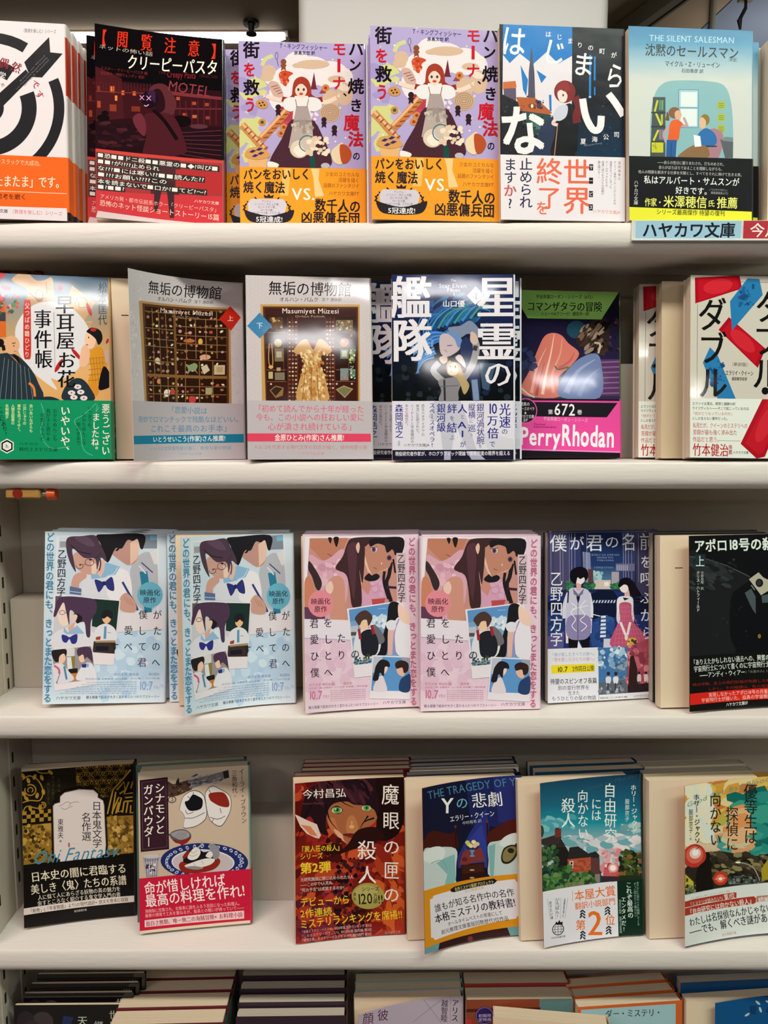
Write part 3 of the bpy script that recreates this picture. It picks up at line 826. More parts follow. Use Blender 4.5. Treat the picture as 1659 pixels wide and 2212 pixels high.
    c.T('パンをおいしく', 878, 880, 1282, 876, 74, K, 2); c.T('焼く魔法', 878, 958, 1132, 960, 78, K, 2)
    c.T('VS.', 1172, 1000, 1312, 998, 104, '#f6f0ea', 1, 1); c.T('数千人の', 1308, 1064, 1582, 1072, 84, K, 2); c.T('凶悪傭兵団', 1226, 1142, 1578, 1148, 84, K, 2)
    for s, x, y in (('少女のコミカルな', 1370, 875), ('活躍を描く', 1446, 910), ('話題のファンタジイ', 1360, 944), ('ハヤカワ文庫FT', 1390, 992)): c.T(s, x, y, 1572, y + 3, 30, '#7c3c0c', 0)
    for sx in (1, -1):
        for k in range(8):
            a = R(150 + k*13); x = 1022 + sx*138*math.cos(a); y = 1085 + 70*math.sin(a)*-1
            c.E(x, 1120 - k*13, 13, 5, '#2c1c1c', 50*sx*(1 if k % 2 else -1))
    c.P([(925, 1032), (1120, 1032), (1142, 1060), (1130, 1125), (1033, 1150), (912, 1125), (905, 1060)], '#cdc6d2')
    c.P([(1008, 1026), (1002, 1004), (1022, 1014), (1033, 998), (1044, 1014), (1064, 1004), (1058, 1026)], K)
    for i, s in enumerate(('アンドレ・', 'ノートン・ネビュラ賞、', 'ロードスター賞、', 'ローカス賞、', 'ミソピーイク賞、ドラゴン賞、')):
        hw = 8*len(s)*.92; hw = min(hw, 88); c.T(s, 1026 - hw, 1046 + 18*i, 1026 + hw, 1046 + 18*i, 17, '#3c3444', 0)
    c.B([(885, 1100), (920, 1112), (1033, 1136), (1140, 1112), (1186, 1098), (1165, 1160), (1100, 1180), (960, 1180), (905, 1158)], K, 3)
    c.T('5冠達成!', 955, 1158, 1118, 1158, 40, '#f0ecec', 1)
    return c

def art_village():
    c = Canvas([(48, 163), (785, 187), (797, 1360), (60, 1360)], '#12101e')
    c.P([(70, 163), (482, 178), (482, 900), (66, 900)], '#dfd8e2')
    c.P([(70, 163), (482, 178), (482, 352), (400, 400), (330, 330), (250, 405), (170, 340), (110, 400), (70, 350)], '#1876c4')
    c.P([(175, 410), (220, 500), (210, 600), (190, 560)], '#1876c4'); c.P([(270, 440), (330, 480), (300, 520)], '#1876c4'); c.P([(345, 590), (360, 590), (362, 690), (350, 690)], '#1876c4')
    c.G(482, 178, 800, 970, [(0, '#141224'), (.6, '#0e0c1a'), (1, '#10304a')])
    c.R(584, 345, 596, 590, '#1c80d4'); c.R(612, 355, 622, 500, '#1c80d4'); c.R(614, 540, 622, 590, '#1c80d4'); c.E(590, 600, 8, 8, '#8ac0f0')
    c.P([(240, 292), (258, 455), (264, 620), (220, 620), (224, 455)], '#4c4a62')
    c.P([(70, 515), (145, 508), (152, 548), (70, 560)], '#c86838'); c.P([(74, 556), (148, 550), (150, 640), (76, 650)], '#5a4e68')
    c.P([(66, 590), (170, 640), (330, 700), (350, 960), (62, 960)], '#1d1a24')
    c.P([(150, 606), (262, 610), (300, 640), (365, 700), (345, 712), (175, 690)], '#b05a30'); c.P([(268, 620), (300, 628), (300, 680), (275, 672)], '#4a3450')
    c.E(245, 660, 24, 16, '#7a3c24'); c.E(245, 660, 8, 12, '#e8d8c0')
    c.P([(185, 690), (360, 712), (340, 800), (190, 770)], '#2c4444'); c.D(240, 760, 340, 830, 20, 16, ['#3c6a54', '#24443c', '#586878'])
    c.P([(300, 780), (400, 690), (380, 960), (240, 960)], '#2a3450')
    c.D(60, 600, 330, 950, 60, 6, ['#3a3440', '#0e0c14'])
    c.D(640, 600, 790, 950, 50, 6, ['#14405c', '#1a2a44'])
    # girl with long red hair seen from the side
    c.B([(395, 700), (470, 640), (500, 700), (520, 800), (500, 960), (360, 960), (385, 820)], '#14121a')
    c.S([(500, 600), (525, 660), (510, 720), (515, 760)], 48, '#6e1c26')
    c.E(440, 570, 64, 68, '#7c2028'); c.B([(395, 580), (425, 555), (455, 590), (445, 630), (412, 632)], '#f0d6d0'); c.E(430, 592, 5, 8, '#4a1c24')
    c.B([(385, 575), (400, 520), (450, 510), (470, 560), (440, 570), (415, 560)], '#8c262c')
    c.B([(400, 662), (455, 655), (450, 720), (405, 750), (370, 726)], '#c8cadc'); c.S([(385, 740), (370, 765), (400, 775)], 20, '#e8ccc8')
    c.S([(398, 770), (380, 960)], 5, '#b88868', False)
    W_ = '#ebe8ee'
    c.C('は', 134, 265, 150, 200, W_, 1, 0, 5); c.C('じ', 375, 330, 150, 170, W_, 1, 0, 12); c.C('ま', 550, 402, 138, 160, W_, 1, 0, 6); c.C('ら', 738, 472, 120, 170, W_, 1, 0, 8)
    c.C('な', 190, 808, 290, 330, W_, 2, 0, -4)
    c.S([(546, 612), (566, 720), (610, 800), (650, 790), (658, 715)], 42, W_); c.S([(700, 580), (745, 640), (790, 712)], 42, W_)
    for ch, x, y in (('は', 340, 222), ('じ', 406, 238), ('ま', 470, 262), ('り', 528, 286), ('の', 592, 302), ('町', 660, 322), ('が', 730, 345), ('夏', 552, 872), ('海', 620, 858), ('公', 687, 843), ('司', 750, 828)):
        c.C(ch, x, y, 36, 38, '#e6e4ea', 1)
    c.T('Natsumi Kouji', 555, 898, 665, 880, 14, '#8a8ca0', 0)
    c.band((60, 957), (795, 970), '#e7e1e9')
    K = '#2c2c4c'; R_ = '#e66a50'
    c.C('世', 517, 1062, 172, 172, R_, 1); c.C('界', 517, 1235, 176, 178, R_, 1); c.C('終', 350, 1058, 162, 172, R_, 1); c.C('了', 350, 1222, 150, 150, R_, 1); c.C('を', 308, 1285, 80, 92, R_, 1)
    c.V('止められ', 210, 978, 1290, 82, K, 1); c.V('ますか?', 115, 980, 1300, 80, K, 1); c.C('か', 113, 1180, 80, 84, '#d05a58', 1)
    for i, ch in enumerate('サービス'):
        c.R(588, 1012 + 82*i, 612, 1050 + 82*i, '#1c1a30'); c.C(ch, 600, 1031 + 82*i, 22, 30, '#e7e1e9', 1)
    for s, x, y1 in (('弱肉強食の', 768, 1110), ('オンライン専用コンテンツのシナリオは、', 742, 1270), ('自負をもってしまった', 718, 1160), ('ゲームキャラたちの', 693, 1150), ('命運と誇りをかけた大挑戦が', 670, 1200), ('幕を開ける!!', 647, 1100)):
        c.V(s, x, 990, y1, 17, '#4a4660', 0)
    c.T('ハヤカワ文庫JA', 612, 1300, 778, 1306, 25, '#d8705c', 0)
    return c

def art_office():
    c = Canvas([(815, 180), (1555, 205), (1562, 1340), (830, 1337)], '#cdd2cf')
    c.G(800, 175, 1570, 500, [(0, '#3a7cac'), (.35, '#5c98be'), (.7, '#a2bfcc'), (1, '#cdd2cf')])
    c.T('THE SILENT SALESMAN', 940, 250, 1450, 262, 52, '#b0d4ea', 0, 1)
    c.T('沈黙のセールスマン', 915, 320, 1478, 338, 78, '#1b242e', 1); c.T('〔新版〕', 1405, 374, 1480, 378, 28, '#333c44', 0)
    c.T('マイクル・Z・リューイン', 1034, 402, 1366, 410, 38, '#222c36', 1); c.T('石田善彦 訳', 1135, 443, 1267, 447, 27, '#333c44', 1)
    c.P(smooth_pts([(951, 970), (952, 720), (975, 590), (1020, 525), (1100, 503), (1300, 506), (1395, 535), (1435, 640), (1447, 800), (1448, 975)], False), '#88b6be')
    c.P([(965, 602), (1040, 602), (1043, 960), (951, 960)], '#495355')
    for x, y, h, k, r in ((985, 655, 70, '#c4c83c', 14), (1008, 650, 60, '#5a8a6a', 2), (1022, 650, 60, '#6a9a78', 0), (1000, 735, 78, '#ccd040', -24), (1020, 735, 60, '#b4ba40', 0), (985, 830, 70, '#c8cc3c', 24), (1010, 825, 60, '#8a7a90', 0), (1024, 825, 60, '#8a7a90', 0)):
        a = R(r); dx = math.sin(a)*h/2; dy = math.cos(a)*h/2
        c.S([(x - dx, y + dy), (x + dx, y - dy)], 12, k, False)
    for y in (692, 775, 865): c.R(955, y, 1042, y + 7, '#2e3638')
    c.R(960, 872, 1030, 932, '#c8c838'); c.D(960, 872, 1030, 932, 10, 6, ['#a8a830'])
    c.R(1117, 555, 1240, 784, '#6a94b4'); c.R(1122, 560, 1235, 779, '#a6cede'); c.R(1132, 572, 1229, 658, '#dfe8ea'); c.R(1132, 672, 1229, 772, '#dfe8ea'); c.R(1117, 662, 1240, 667, '#6a94b4')
    for y in (624, 697, 764):
        c.R(1352, y, 1398, y + 48, '#a8b84c')
        for k in range(3): c.R(1360, y + 12 + 11*k, 1390, y + 15 + 11*k, '#6a7a34')
    c.B([(1050, 690), (1060, 705), (1064, 740), (1042, 738), (1046, 715)], '#6a5030')
    c.E(1095, 695, 36, 34, '#855a44'); c.B([(1098, 690), (1125, 680), (1138, 712), (1120, 735), (1100, 725)], '#d8ae90')
    c.S([(1140, 765), (1172, 775), (1150, 722)], 15, '#b8a0a8'); c.S([(1072, 770), (1034, 815), (1046, 872)], 15, '#b8a0a8')
    c.B([(1072, 752), (1105, 735), (1145, 758), (1130, 790), (1116, 860), (1060, 865), (1062, 810)], '#e2602a')
    c.P([(1050, 856), (1110, 856), (1104, 960), (1047, 960)], '#2c5c9c'); c.S([(1078, 870), (1076, 955)], 3, '#1c3c6c', False)
    c.B([(1300, 800), (1370, 798), (1388, 850), (1360, 960), (1290, 960)], '#a87c8c')
    c.E(1278, 735, 28, 34, '#8e7434'); c.B([(1245, 735), (1262, 720), (1284, 745), (1276, 785), (1250, 782)], '#dcb698')
    c.B([(1255, 800), (1290, 785), (1340, 820), (1345, 880), (1280, 900), (1240, 880), (1235, 830)], '#2d6cae')
    c.B([(1135, 935), (1215, 885), (1290, 895), (1295, 960), (1130, 960)], '#8a6a48'); c.R(1285, 888, 1350, 896, '#3a3440')
    c.P([(1210, 825), (1250, 832), (1258, 893), (1218, 897)], '#e8eff2'); c.P([(1370, 850), (1447, 862), (1447, 960), (1400, 960)], '#586068'); c.P([(1395, 835), (1447, 838), (1447, 865), (1380, 858)], '#788890')
    c.band((828, 950), (1560, 968), '#17171b')
    c.T('――自らの性分に駆りまわされ、打ちのめされ、', 995, 990, 1405, 999, 23, '#c0c2c2', 0); c.T('自らがぼろぼろであることを理解しながらも、', 1002, 1020, 1395, 1028, 23, '#c0c2c2', 0)
    c.T('他人の問題を解決する仕事を天職とし、すべてをそれに捧げて生きる男。', 880, 1047, 1512, 1061, 22, '#c0c2c2', 0)
    c.T('私はアルバート・サムスンが', 914, 1094, 1487, 1104, 52, '#ecefee', 1); c.T('好きです。', 1104, 1155, 1320, 1160, 48, '#ecefee', 1)
    c.T('(『ミステリマガジン』', 1308, 1150, 1420, 1153, 16, '#b0b2b2', 0); c.T('識者座談会より)', 1316, 1168, 1420, 1171, 16, '#b0b2b2', 0)
    c.T('作家・', 920, 1228, 1030, 1228, 54, '#eeee78', 1); c.T('米澤穂信', 1032, 1222, 1295, 1226, 76, '#eeee78', 1); c.T('氏', 1298, 1232, 1340, 1232, 44, '#eeee78', 1); c.T('推薦', 1352, 1226, 1478, 1228, 72, '#eeee78', 1)
    c.V('ハヤカワ文庫', 868, 1098, 1245, 27, '#dcdedc', 0)
    c.P([(828, 1258), (1562, 1278), (1562, 1345), (828, 1345)], '#e6e43c'); c.T('シリーズ最高傑作 待望の復刊', 990, 1284, 1402, 1290, 36, '#26281c', 1)
    return c

# ---------------------------------------------------------------- cover designs, second shelf
def art_rumour():
    c = Canvas([(-111, 113), (715, 158), (733, 1352), (-98, 1360)], '#c8a070')
    c.G(-120, 100, 740, 990, [(0, '#3f6284'), (.22, '#7d8c94'), (.45, '#b89c74'), (.75, '#dfae72'), (1, '#d8a468')])
    c.B([(85, 170), (130, 125), (190, 122), (245, 170), (300, 168), (352, 160), (352, 340), (250, 360), (185, 300), (185, 230)], '#c6a07c')
    c.S([(200, 250), (250, 290), (330, 280)], 5, '#6a4c3c'); c.O(265, 270, 26, 40, 4, '#6a4c3c'); c.S([(310, 180), (318, 260)], 4, '#7a5a48'); c.S([(250, 300), (290, 300)], 5, '#7a3c34')
    c.P([(480, 205), (632, 322), (560, 440), (428, 352)], '#c8a67a'); c.B([(490, 300), (520, 270), (560, 290), (590, 330), (560, 360), (520, 340)], '#dcc6a0'); c.S([(500, 330), (520, 285), (570, 300), (580, 345), (530, 350), (525, 310)], 4, '#6a5a4a')
    c.P([(530, 448), (614, 440), (590, 510), (500, 548)], '#c6a478'); c.S([(545, 465), (598, 460)], 3, '#7a6450', False); c.S([(540, 480), (590, 478)], 3, '#7a6450', False)
    c.B([(112, 480), (200, 350), (330, 310), (470, 350), (580, 470), (600, 600), (520, 760), (400, 830), (345, 820), (385, 895), (300, 840), (210, 760), (130, 640)], '#dcdce2')
    for x, y, rx, ry, a in ((22, 135, 18, 26, 20), (48, 218, 34, 14, 10), (404, 218, 18, 20, 0), (592, 365, 12, 46, -20), (510, 660, 12, 50, -40), (395, 735, 14, 50, 30), (712, 575, 8, 18, 20)): c.E(x, y, rx, ry, '#b4242a', a)
    c.P([(-120, 310), (44, 310), (50, 545), (-120, 560)], '#d2682c'); c.R(-110, 380, 46, 440, '#3a3c40')
    c.D(-100, 260, 130, 400, 60, 14, ['#b42c2c', '#5c8a4c', '#7a4c8c', '#d8482c', '#35603c', '#e0a0a0'])
    c.B([(-120, 820), (0, 800), (110, 852), (60, 925), (-120, 940)], '#d6b88e'); c.O(12, 850, 22, 30, 4, '#8a5a44')
    c.B([(-120, 700), (20, 655), (110, 660), (200, 740), (262, 850), (270, 965), (-120, 965)], '#27343e')
    for i in range(7): c.S([(40 + 26*i, 680 + 12*i), (10 + 36*i, 960)], 3, '#7c8c90', False)
    c.P([(70, 660), (130, 720), (165, 800), (120, 700)], '#cc8a4c'); c.B([(95, 665), (130, 680), (135, 720)], '#17151a')
    c.S([(200, 850), (230, 880), (240, 940)], 16, '#d8843c'); c.B([(262, 950), (340, 940), (400, 965), (260, 965)], '#20303a')
    c.E(85, 598, 54, 62, '#dcaa82'); c.E(14, 585, 22, 28, '#171416'); c.S([(30, 600), (36, 635)], 22, '#171416', False); c.S([(88, 588), (112, 584)], 5, '#171416', False); c.E(100, 604, 5, 4, '#171416'); c.S([(100, 640), (118, 640)], 4, '#a05044', False)
    c.B([(590, 655), (665, 612), (710, 700), (700, 790), (640, 870), (585, 850), (610, 760)], '#d6962c')
    for i in range(5): c.S([(600 + 20*i, 680), (620 + 18*i, 850)], 3, '#a8682c', False); c.S([(590, 690 + 36*i), (705, 680 + 36*i)], 3, '#a8682c', False)
    c.B([(560, 880), (640, 850), (650, 930), (540, 960)], '#d68c2c')
    c.E(600, 565, 38, 62, '#eec6a6'); c.B([(575, 510), (610, 485), (665, 505), (680, 560), (655, 600), (635, 560), (600, 528)], '#17161a'); c.E(620, 500, 20, 12, '#b02c2c'); c.E(590, 550, 4, 6, '#17161a'); c.E(580, 598, 7, 4, '#b83c3c')
    c.B([(545, 620), (575, 600), (600, 660), (575, 740), (530, 730)], '#e6b898')
    c.B([(425, 900), (480, 830), (545, 822), (600, 880), (625, 965), (432, 965)], '#26343e')
    for x, y in ((520, 875), (540, 910), (480, 915), (495, 945), (560, 950)): c.E(x, y, 24, 16, '#dcd8d8'); c.E(x, y, 6, 5, '#b83c44')
    c.B([(685, 745), (725, 780), (740, 860), (700, 890), (655, 885)], '#17161c'); c.P([(690, 640), (740, 630), (740, 720), (700, 720)], '#c6a8a0')
    K = '#15151a'
    for ch, x, y, h in (('早', 432, 330, 130), ('耳', 437, 448, 130), ('屋', 440, 568, 126), ('お', 447, 698, 120), ('花', 446, 822, 124)): c.C(ch, x, y, 124, h, K, 1, 1)
    for ch, x, y in (('事', 288, 425), ('件', 292, 560), ('帳', 296, 690)): c.C(ch, x, y, 120, 132, K, 1, 1)
    c.S([(362, 380), (370, 752)], 2.5, '#70706e', False)
    c.B([(166, 312), (188, 302), (208, 316), (212, 500), (212, 672), (190, 692), (166, 672), (162, 500)], '#c4342c'); c.V('父つばめ雛ひどり', 187, 316, 684, 34, '#ecdcd4', 0, 1)
    c.V('松本匡代', 680, 188, 470, 60, '#25323e', 0, 1)
    c.band((-98, 960), (728, 966), '#0e8c5e')
    for s in ([(280, 985), (300, 1060), (280, 1180), (340, 1280), (470, 1270)], [(640, 985), (560, 1060), (500, 1100), (540, 1180), (560, 1290), (620, 1330)], [(650, 990), (640, 1040), (660, 1010)]): c.S(s, 4, '#5cb490')
    c.V('悪うござい', 705, 985, 1330, 56, '#eae6da', 1, 1); c.V('ましたね。', 642, 1048, 1322, 52, '#eae6da', 1, 1, 632)
    c.V('いやいや、', 440, 1000, 1335, 66, '#eae6da', 1, 1)
    for s, x, y0, y1, k in (('いつまでも、', 600, 1000, 1170, '#0e3a2a'), ('おかちめんこな', 562, 1050, 1260, '#0e3a2a'), ('娘のままで', 525, 1110, 1262, '#0e3a2a'), ('おかちめんこも', 372, 1020, 1235, '#0e3a2a'), ('我が子と思やぁ', 328, 1020, 1235, '#0e3a2a'), ('可愛いもんだ', 290, 1050, 1235, '#0e3a2a')): c.V(s, x, y0, y1, 30, k, 0, 1)
    for s, x, y1 in (('良い合いながらも', 215, 1180), ('江戸じゅうの', 173, 1130), ('事件を追ってゆく、', 136, 1185), ('人情瓦版屋の', 96, 1130), ('名物親子', 57, 1090)): c.V(s, x, 992, y1, 24, '#cfe4a4', 1)
    c.V('ここにあり!', 8, 1010, 1205, 38, '#10241c', 1, 0, 55)
    c.P([(58, 1222), (102, 1246), (102, 1298), (58, 1322), (14, 1298), (14, 1246)], '#e0e2dc'); c.P([(58, 1230), (95, 1250), (95, 1294), (58, 1314), (21, 1294), (21, 1250)], '#141a18')
    c.P([(58, 1242), (85, 1256), (85, 1288), (58, 1302), (31, 1288), (31, 1256)], '#e0e2dc'); c.C('h', 58, 1272, 40, 40, '#3a7a60', 1)
    c.T('ハヤカワ', 137, 1255, 262, 1258, 24, '#10301f', 0); c.T('時代ミステリ文庫', 137, 1292, 392, 1292, 30, '#10301f', 0, 1)
    return c

def _cells(c, x0, y0, x1, y1, xs, ys, line, items, n, size):
    c.D(x0, y0, x1, y1, n, size, items)
    for x in xs: c.S([(x, y0), (x, y1)], 5, line, False)
    for y in ys: c.S([(x0, y), (x1, y)], 5, line, False)

def art_cabinet():
    c = Canvas([(858, 78), (1590, 155), (1628, 1355), (893, 1370)], '#c9c2c7')
    c.D(870, 100, 960, 960, 60, 9, ['#d4ced2', '#c2babf']); c.D(1540, 170, 1600, 960, 40, 9, ['#c2babf', '#cdc6ca'])
    c.P([(940, 290), (955, 284), (1530, 318), (1548, 970), (980, 970)], '#b0895a'); c.P([(966, 300), (1520, 330), (1533, 970), (996, 970)], '#5a3822'); c.P([(984, 318), (1505, 345), (1520, 970), (1010, 970)], '#2e1810')
    for i in range(16):
        for j in range(14):
            if c.rnd.random() < .62:
                x = 1010 + 31*i + c.rnd.uniform(-5, 5) + j*1.5; y = 352 + 44*j + c.rnd.uniform(-8, 8)
                if x < 1505: c.E(x, y, c.rnd.uniform(6, 12), c.rnd.uniform(6, 13), c.rnd.choice(['#d8b896', '#a8764c', '#e8dcc8', '#b4543a', '#c89a50', '#8a6a50', '#6c4a38', '#d89098']), c.rnd.uniform(0, 90), 8)
    c.E(1285, 540, 36, 13, '#c86a3c'); c.E(1355, 545, 14, 22, '#e0a850'); c.E(1075, 680, 18, 22, '#dcc8a8'); c.E(1140, 900, 20, 26, '#f0e4dc'); c.E(1180, 890, 16, 20, '#c84440'); c.E(1085, 820, 14, 18, '#d89068'); c.E(1385, 650, 34, 18, '#d8a088')
    c.B([(1265, 700), (1290, 705), (1320, 690), (1340, 710), (1330, 740), (1345, 765), (1320, 745), (1295, 745), (1275, 770), (1280, 735)], '#8a9a70'); c.R(1440, 705, 1505, 770, '#cdb894'); c.R(1455, 718, 1492, 755, '#b8a07c')
    c.P([(1360, 720), (1395, 700), (1415, 740), (1380, 768)], '#cfc0a8'); c.R(1390, 860, 1430, 905, '#a8a078'); c.B([(1290, 920), (1330, 925), (1325, 960), (1290, 960)], '#c44040')
    L = '#8e6a42'
    for x in (1048, 1093, 1140): c.S([(x - 12, 330), (x + 8, 775)], 5, L, False)
    for x in (1045, 1095, 1148): c.S([(x, 800), (x + 4, 960)], 5, L, False)
    for x, y0 in ((1262, 340), (1322, 390), (1385, 390), (1450, 340)): c.S([(x, y0), (x + 8, 660)], 5, L, False)
    for x in (1262, 1350, 1432): c.S([(x, 680), (x + 4, 960)], 5, L, False)
    for y in (360, 470, 540, 590, 690): c.S([(985, y - 10), (1190, y)], 5, L, False)
    for y in (395, 450, 510, 565, 610, 672): c.S([(1200, y - 8), (1512, y + 6)], 5, L, False)
    for y in (850, 905): c.S([(1005, y), (1515, y + 4)], 5, L, False)
    c.S([(1188, 325), (1208, 960)], 15, '#7c5430', False); c.S([(998, 778), (1518, 790)], 20, '#8a6038', False)
    c.T('Masumiyet Müzesi', 1093, 338, 1430, 356, 44, '#d6cac0', 0, 1)
    c.T('Orhan Pamuk', 1170, 376, 1350, 384, 20, '#9a8470', 0)
    c.T('無垢の博物館', 1010, 188, 1482, 220, 94, '#17131a', 0, 1); c.T('オルハン・パムク', 1074, 262, 1300, 272, 34, '#2c262e', 0, 1); c.T('宮下 遼◎訳', 1316, 276, 1430, 282, 24, '#3c363e', 0)
    c.P([(1530, 308), (1592, 385), (1537, 472), (1466, 392)], '#c22a1c'); c.C('上', 1532, 390, 38, 40, '#f0e4e0', 0, 1)
    c.band((890, 960), (1620, 966), '#b7b0b8')
    B_ = '#5a8fb4'
    c.T('「恋愛小説は', 1150, 1012, 1402, 1020, 52, B_, 0, 1); c.T('奇妙でロマンチックで残酷なほどいい。', 928, 1082, 1612, 1078, 48, B_, 0, 1); c.T('これこそ最高のお手本」', 1022, 1146, 1550, 1140, 54, B_, 0, 1)
    c.P([(890, 1196), (1622, 1180), (1624, 1240), (892, 1254)], '#1b7b9e'); c.T('いとうせいこう(作家)さん推薦!', 1040, 1220, 1515, 1210, 44, '#f0f0f2', 1)
    c.T('ノーベル文学賞作家が描く、数奇な愛の物語', 1012, 1286, 1550, 1276, 30, '#6a9abc', 0); c.T('ハヤカワepi文庫', 1214, 1322, 1372, 1320, 20, '#7aa0bc', 0)
    return c

def art_dress():
    c = Canvas([(140, 140), (1372, 178), (1398, 1975), (157, 1980)], '#c9c1c5')
    for i in range(17):
        for j in range(19):
            x = 175 + 72*i + (36 if j % 2 else 0); y = 190 + 66*j
            if x < 290 or x > 1270 or y < 430: c.O(x, y, 22, 30, 4, '#c0b7bc', 10)
    c.P([(288, 430), (1278, 438), (1283, 1400), (303, 1400)], '#bf9a5c'); c.P([(312, 452), (1262, 460), (1266, 1400), (340, 1400)], '#5c301c'); c.P([(330, 470), (1248, 476), (1250, 1400), (352, 1400)], '#3a1a14')
    c.P([(345, 540), (555, 540), (555, 1200), (360, 1200)], '#2c1610'); c.P([(1035, 560), (1235, 560), (1235, 1200), (1035, 1200)], '#2c1610')
    for x in (560, 605, 655, 940, 985, 1025): c.S([(x, 560), (x + 6, 1395)], 7, '#6e3424', False)
    for j in range(20):
        y = 590 + 41*j
        for x0, x1 in ((565, 660), (940, 1025)):
            c.S([(x0, y), (x1, y)], 4, '#5c2a1e', False)
            for k in range(3): c.E(x0 + 15 + k*(x1 - x0)/3, y + 20, 11, 9, c.rnd.choice(['#9a6a4c', '#7a4a38', '#b89070', '#d8c0a0']), 0, 8)
    c.R(1040, 590, 1210, 700, '#70563a'); c.D(1050, 600, 1200, 690, 30, 13, ['#8a8468', '#3c3428', '#cdb88c'])
    c.R(380, 560, 510, 680, '#5a3c24'); c.D(385, 570, 505, 690, 20, 14, ['#7a5a38', '#c89a58', '#3a2418'])
    for y in (712, 858, 1085, 1200): c.S([(350, y), (545, y)], 6, '#8a5c3c', False); c.S([(1040, y), (1235, y)], 6, '#8a5c3c', False)
    c.S([(520, 700), (520, 1190)], 5, '#6e4430', False); c.S([(1170, 700), (1170, 1190)], 5, '#6e4430', False)
    c.E(465, 815, 38, 40, '#a6966c'); c.E(1122, 812, 43, 43, '#c45a3c'); c.E(1112, 800, 18, 18, '#dc8464')
    c.S([(375, 820), (370, 980), (385, 1050), (405, 1050), (412, 980), (400, 820)], 9, '#c09058'); c.E(392, 1055, 24, 18, '#d8a060')
    for x0, y0, x1, y1, k in ((430, 870, 520, 1000, '#7a6850'), (445, 900, 500, 960, '#b0a890'), (368, 1102, 412, 1172, '#b8a878'), (432, 1110, 530, 1185, '#7c7060'), (450, 1060, 490, 1095, '#b09070'),
                              (1085, 880, 1165, 975, '#7c8470'), (1100, 895, 1150, 955, '#b8c0ae'), (1085, 1070, 1165, 1190, '#7c8c8c'), (1180, 870, 1230, 1000, '#6c7c4c'), (1180, 1080, 1235, 1150, '#5c7c6c'), (1182, 725, 1205, 760, '#8a7048')): c.R(x0, y0, x1, y1, k)
    c.D(1180, 860, 1235, 1170, 40, 9, ['#c8d070', '#8ab0a0', '#dce4d8', '#4c7060']); c.S([(1100, 1150), (1130, 1190), (1155, 1150), (1150, 1110)], 6, '#b84c3c')
    c.P([(378, 1288), (440, 1240), (520, 1262), (510, 1340), (440, 1365)], '#8c6c40'); c.P([(392, 1290), (442, 1252), (508, 1270), (440, 1345)], '#33201a')
    c.P([(1040, 1280), (1120, 1240), (1215, 1275), (1130, 1366)], '#a08c5c'); c.P([(1056, 1282), (1120, 1254), (1198, 1278), (1130, 1350)], '#767052')
    c.E(393, 1225, 9, 9, '#d8ccb8'); c.E(1050, 1225, 9, 9, '#d8ccb8'); c.E(1200, 1225, 9, 9, '#d8ccb8')
    c.B([(620, 890), (690, 800), (760, 785), (815, 885), (865, 785), (930, 800), (1000, 890), (960, 930), (905, 920), (885, 1040), (925, 1130), (955, 1260), (955, 1400), (660, 1400), (680, 1180), (722, 1050), (712, 930), (655, 930)], '#c4965a')
    c.D(690, 900, 930, 1390, 170, 13, ['#dcb880', '#b07a3c', '#e4cc9c', '#a86c34'], rot=70, asp=1.5)
    c.P([(760, 795), (862, 795), (815, 885)], '#6c3430'); c.S([(740, 880), (815, 960), (890, 880)], 7, '#dcbc84')
    for x in (740, 800, 850): c.S([(x, 1060), (x + (x - 810)*.5, 1390)], 7, '#94642c')
    c.T('Masumiyet Müzesi', 503, 496, 1072, 502, 72, '#e4d8ce', 0, 1); c.T('Orhan Pamuk', 634, 552, 935, 553, 30, '#b49a86', 0, 1)
    c.T('無垢の博物館', 368, 268, 1198, 292, 148, '#17131a', 0, 1); c.T('オルハン・パムク', 480, 382, 868, 388, 50, '#2c262e', 0, 1); c.T('宮下 遼◎訳', 900, 386, 1098, 390, 36, '#3c363e', 0)
    c.P([(280, 513), (404, 645), (282, 770), (156, 645)], '#3d80b0'); c.C('下', 280, 642, 66, 68, '#e4e8ee', 0, 1)
    c.band((152, 1390), (1392, 1396), '#b8b1b8')
    P_ = '#d4607c'
    c.T('「初めて読んでから十年が経った', 225, 1468, 1322, 1478, 80, P_, 0, 1); c.T('今も、この小説への狂おしい愛に', 240, 1556, 1325, 1560, 80, P_, 0, 1); c.T('心が潰され続けている」', 360, 1650, 1245, 1655, 82, P_, 0, 1)
    c.P([(155, 1718), (1390, 1722), (1391, 1804), (156, 1800)], '#da4262'); c.T('金原ひとみ(作家)さん推薦!', 428, 1760, 1125, 1762, 70, '#f2ecee', 1)
    c.T('トルコを代表する現代文学の巨匠が描く、傑作純愛小説', 220, 1855, 1356, 1858, 46, '#c47488', 0); c.T('ハヤカワepi文庫', 662, 1918, 928, 1920, 32, '#c48898', 0)
    return c

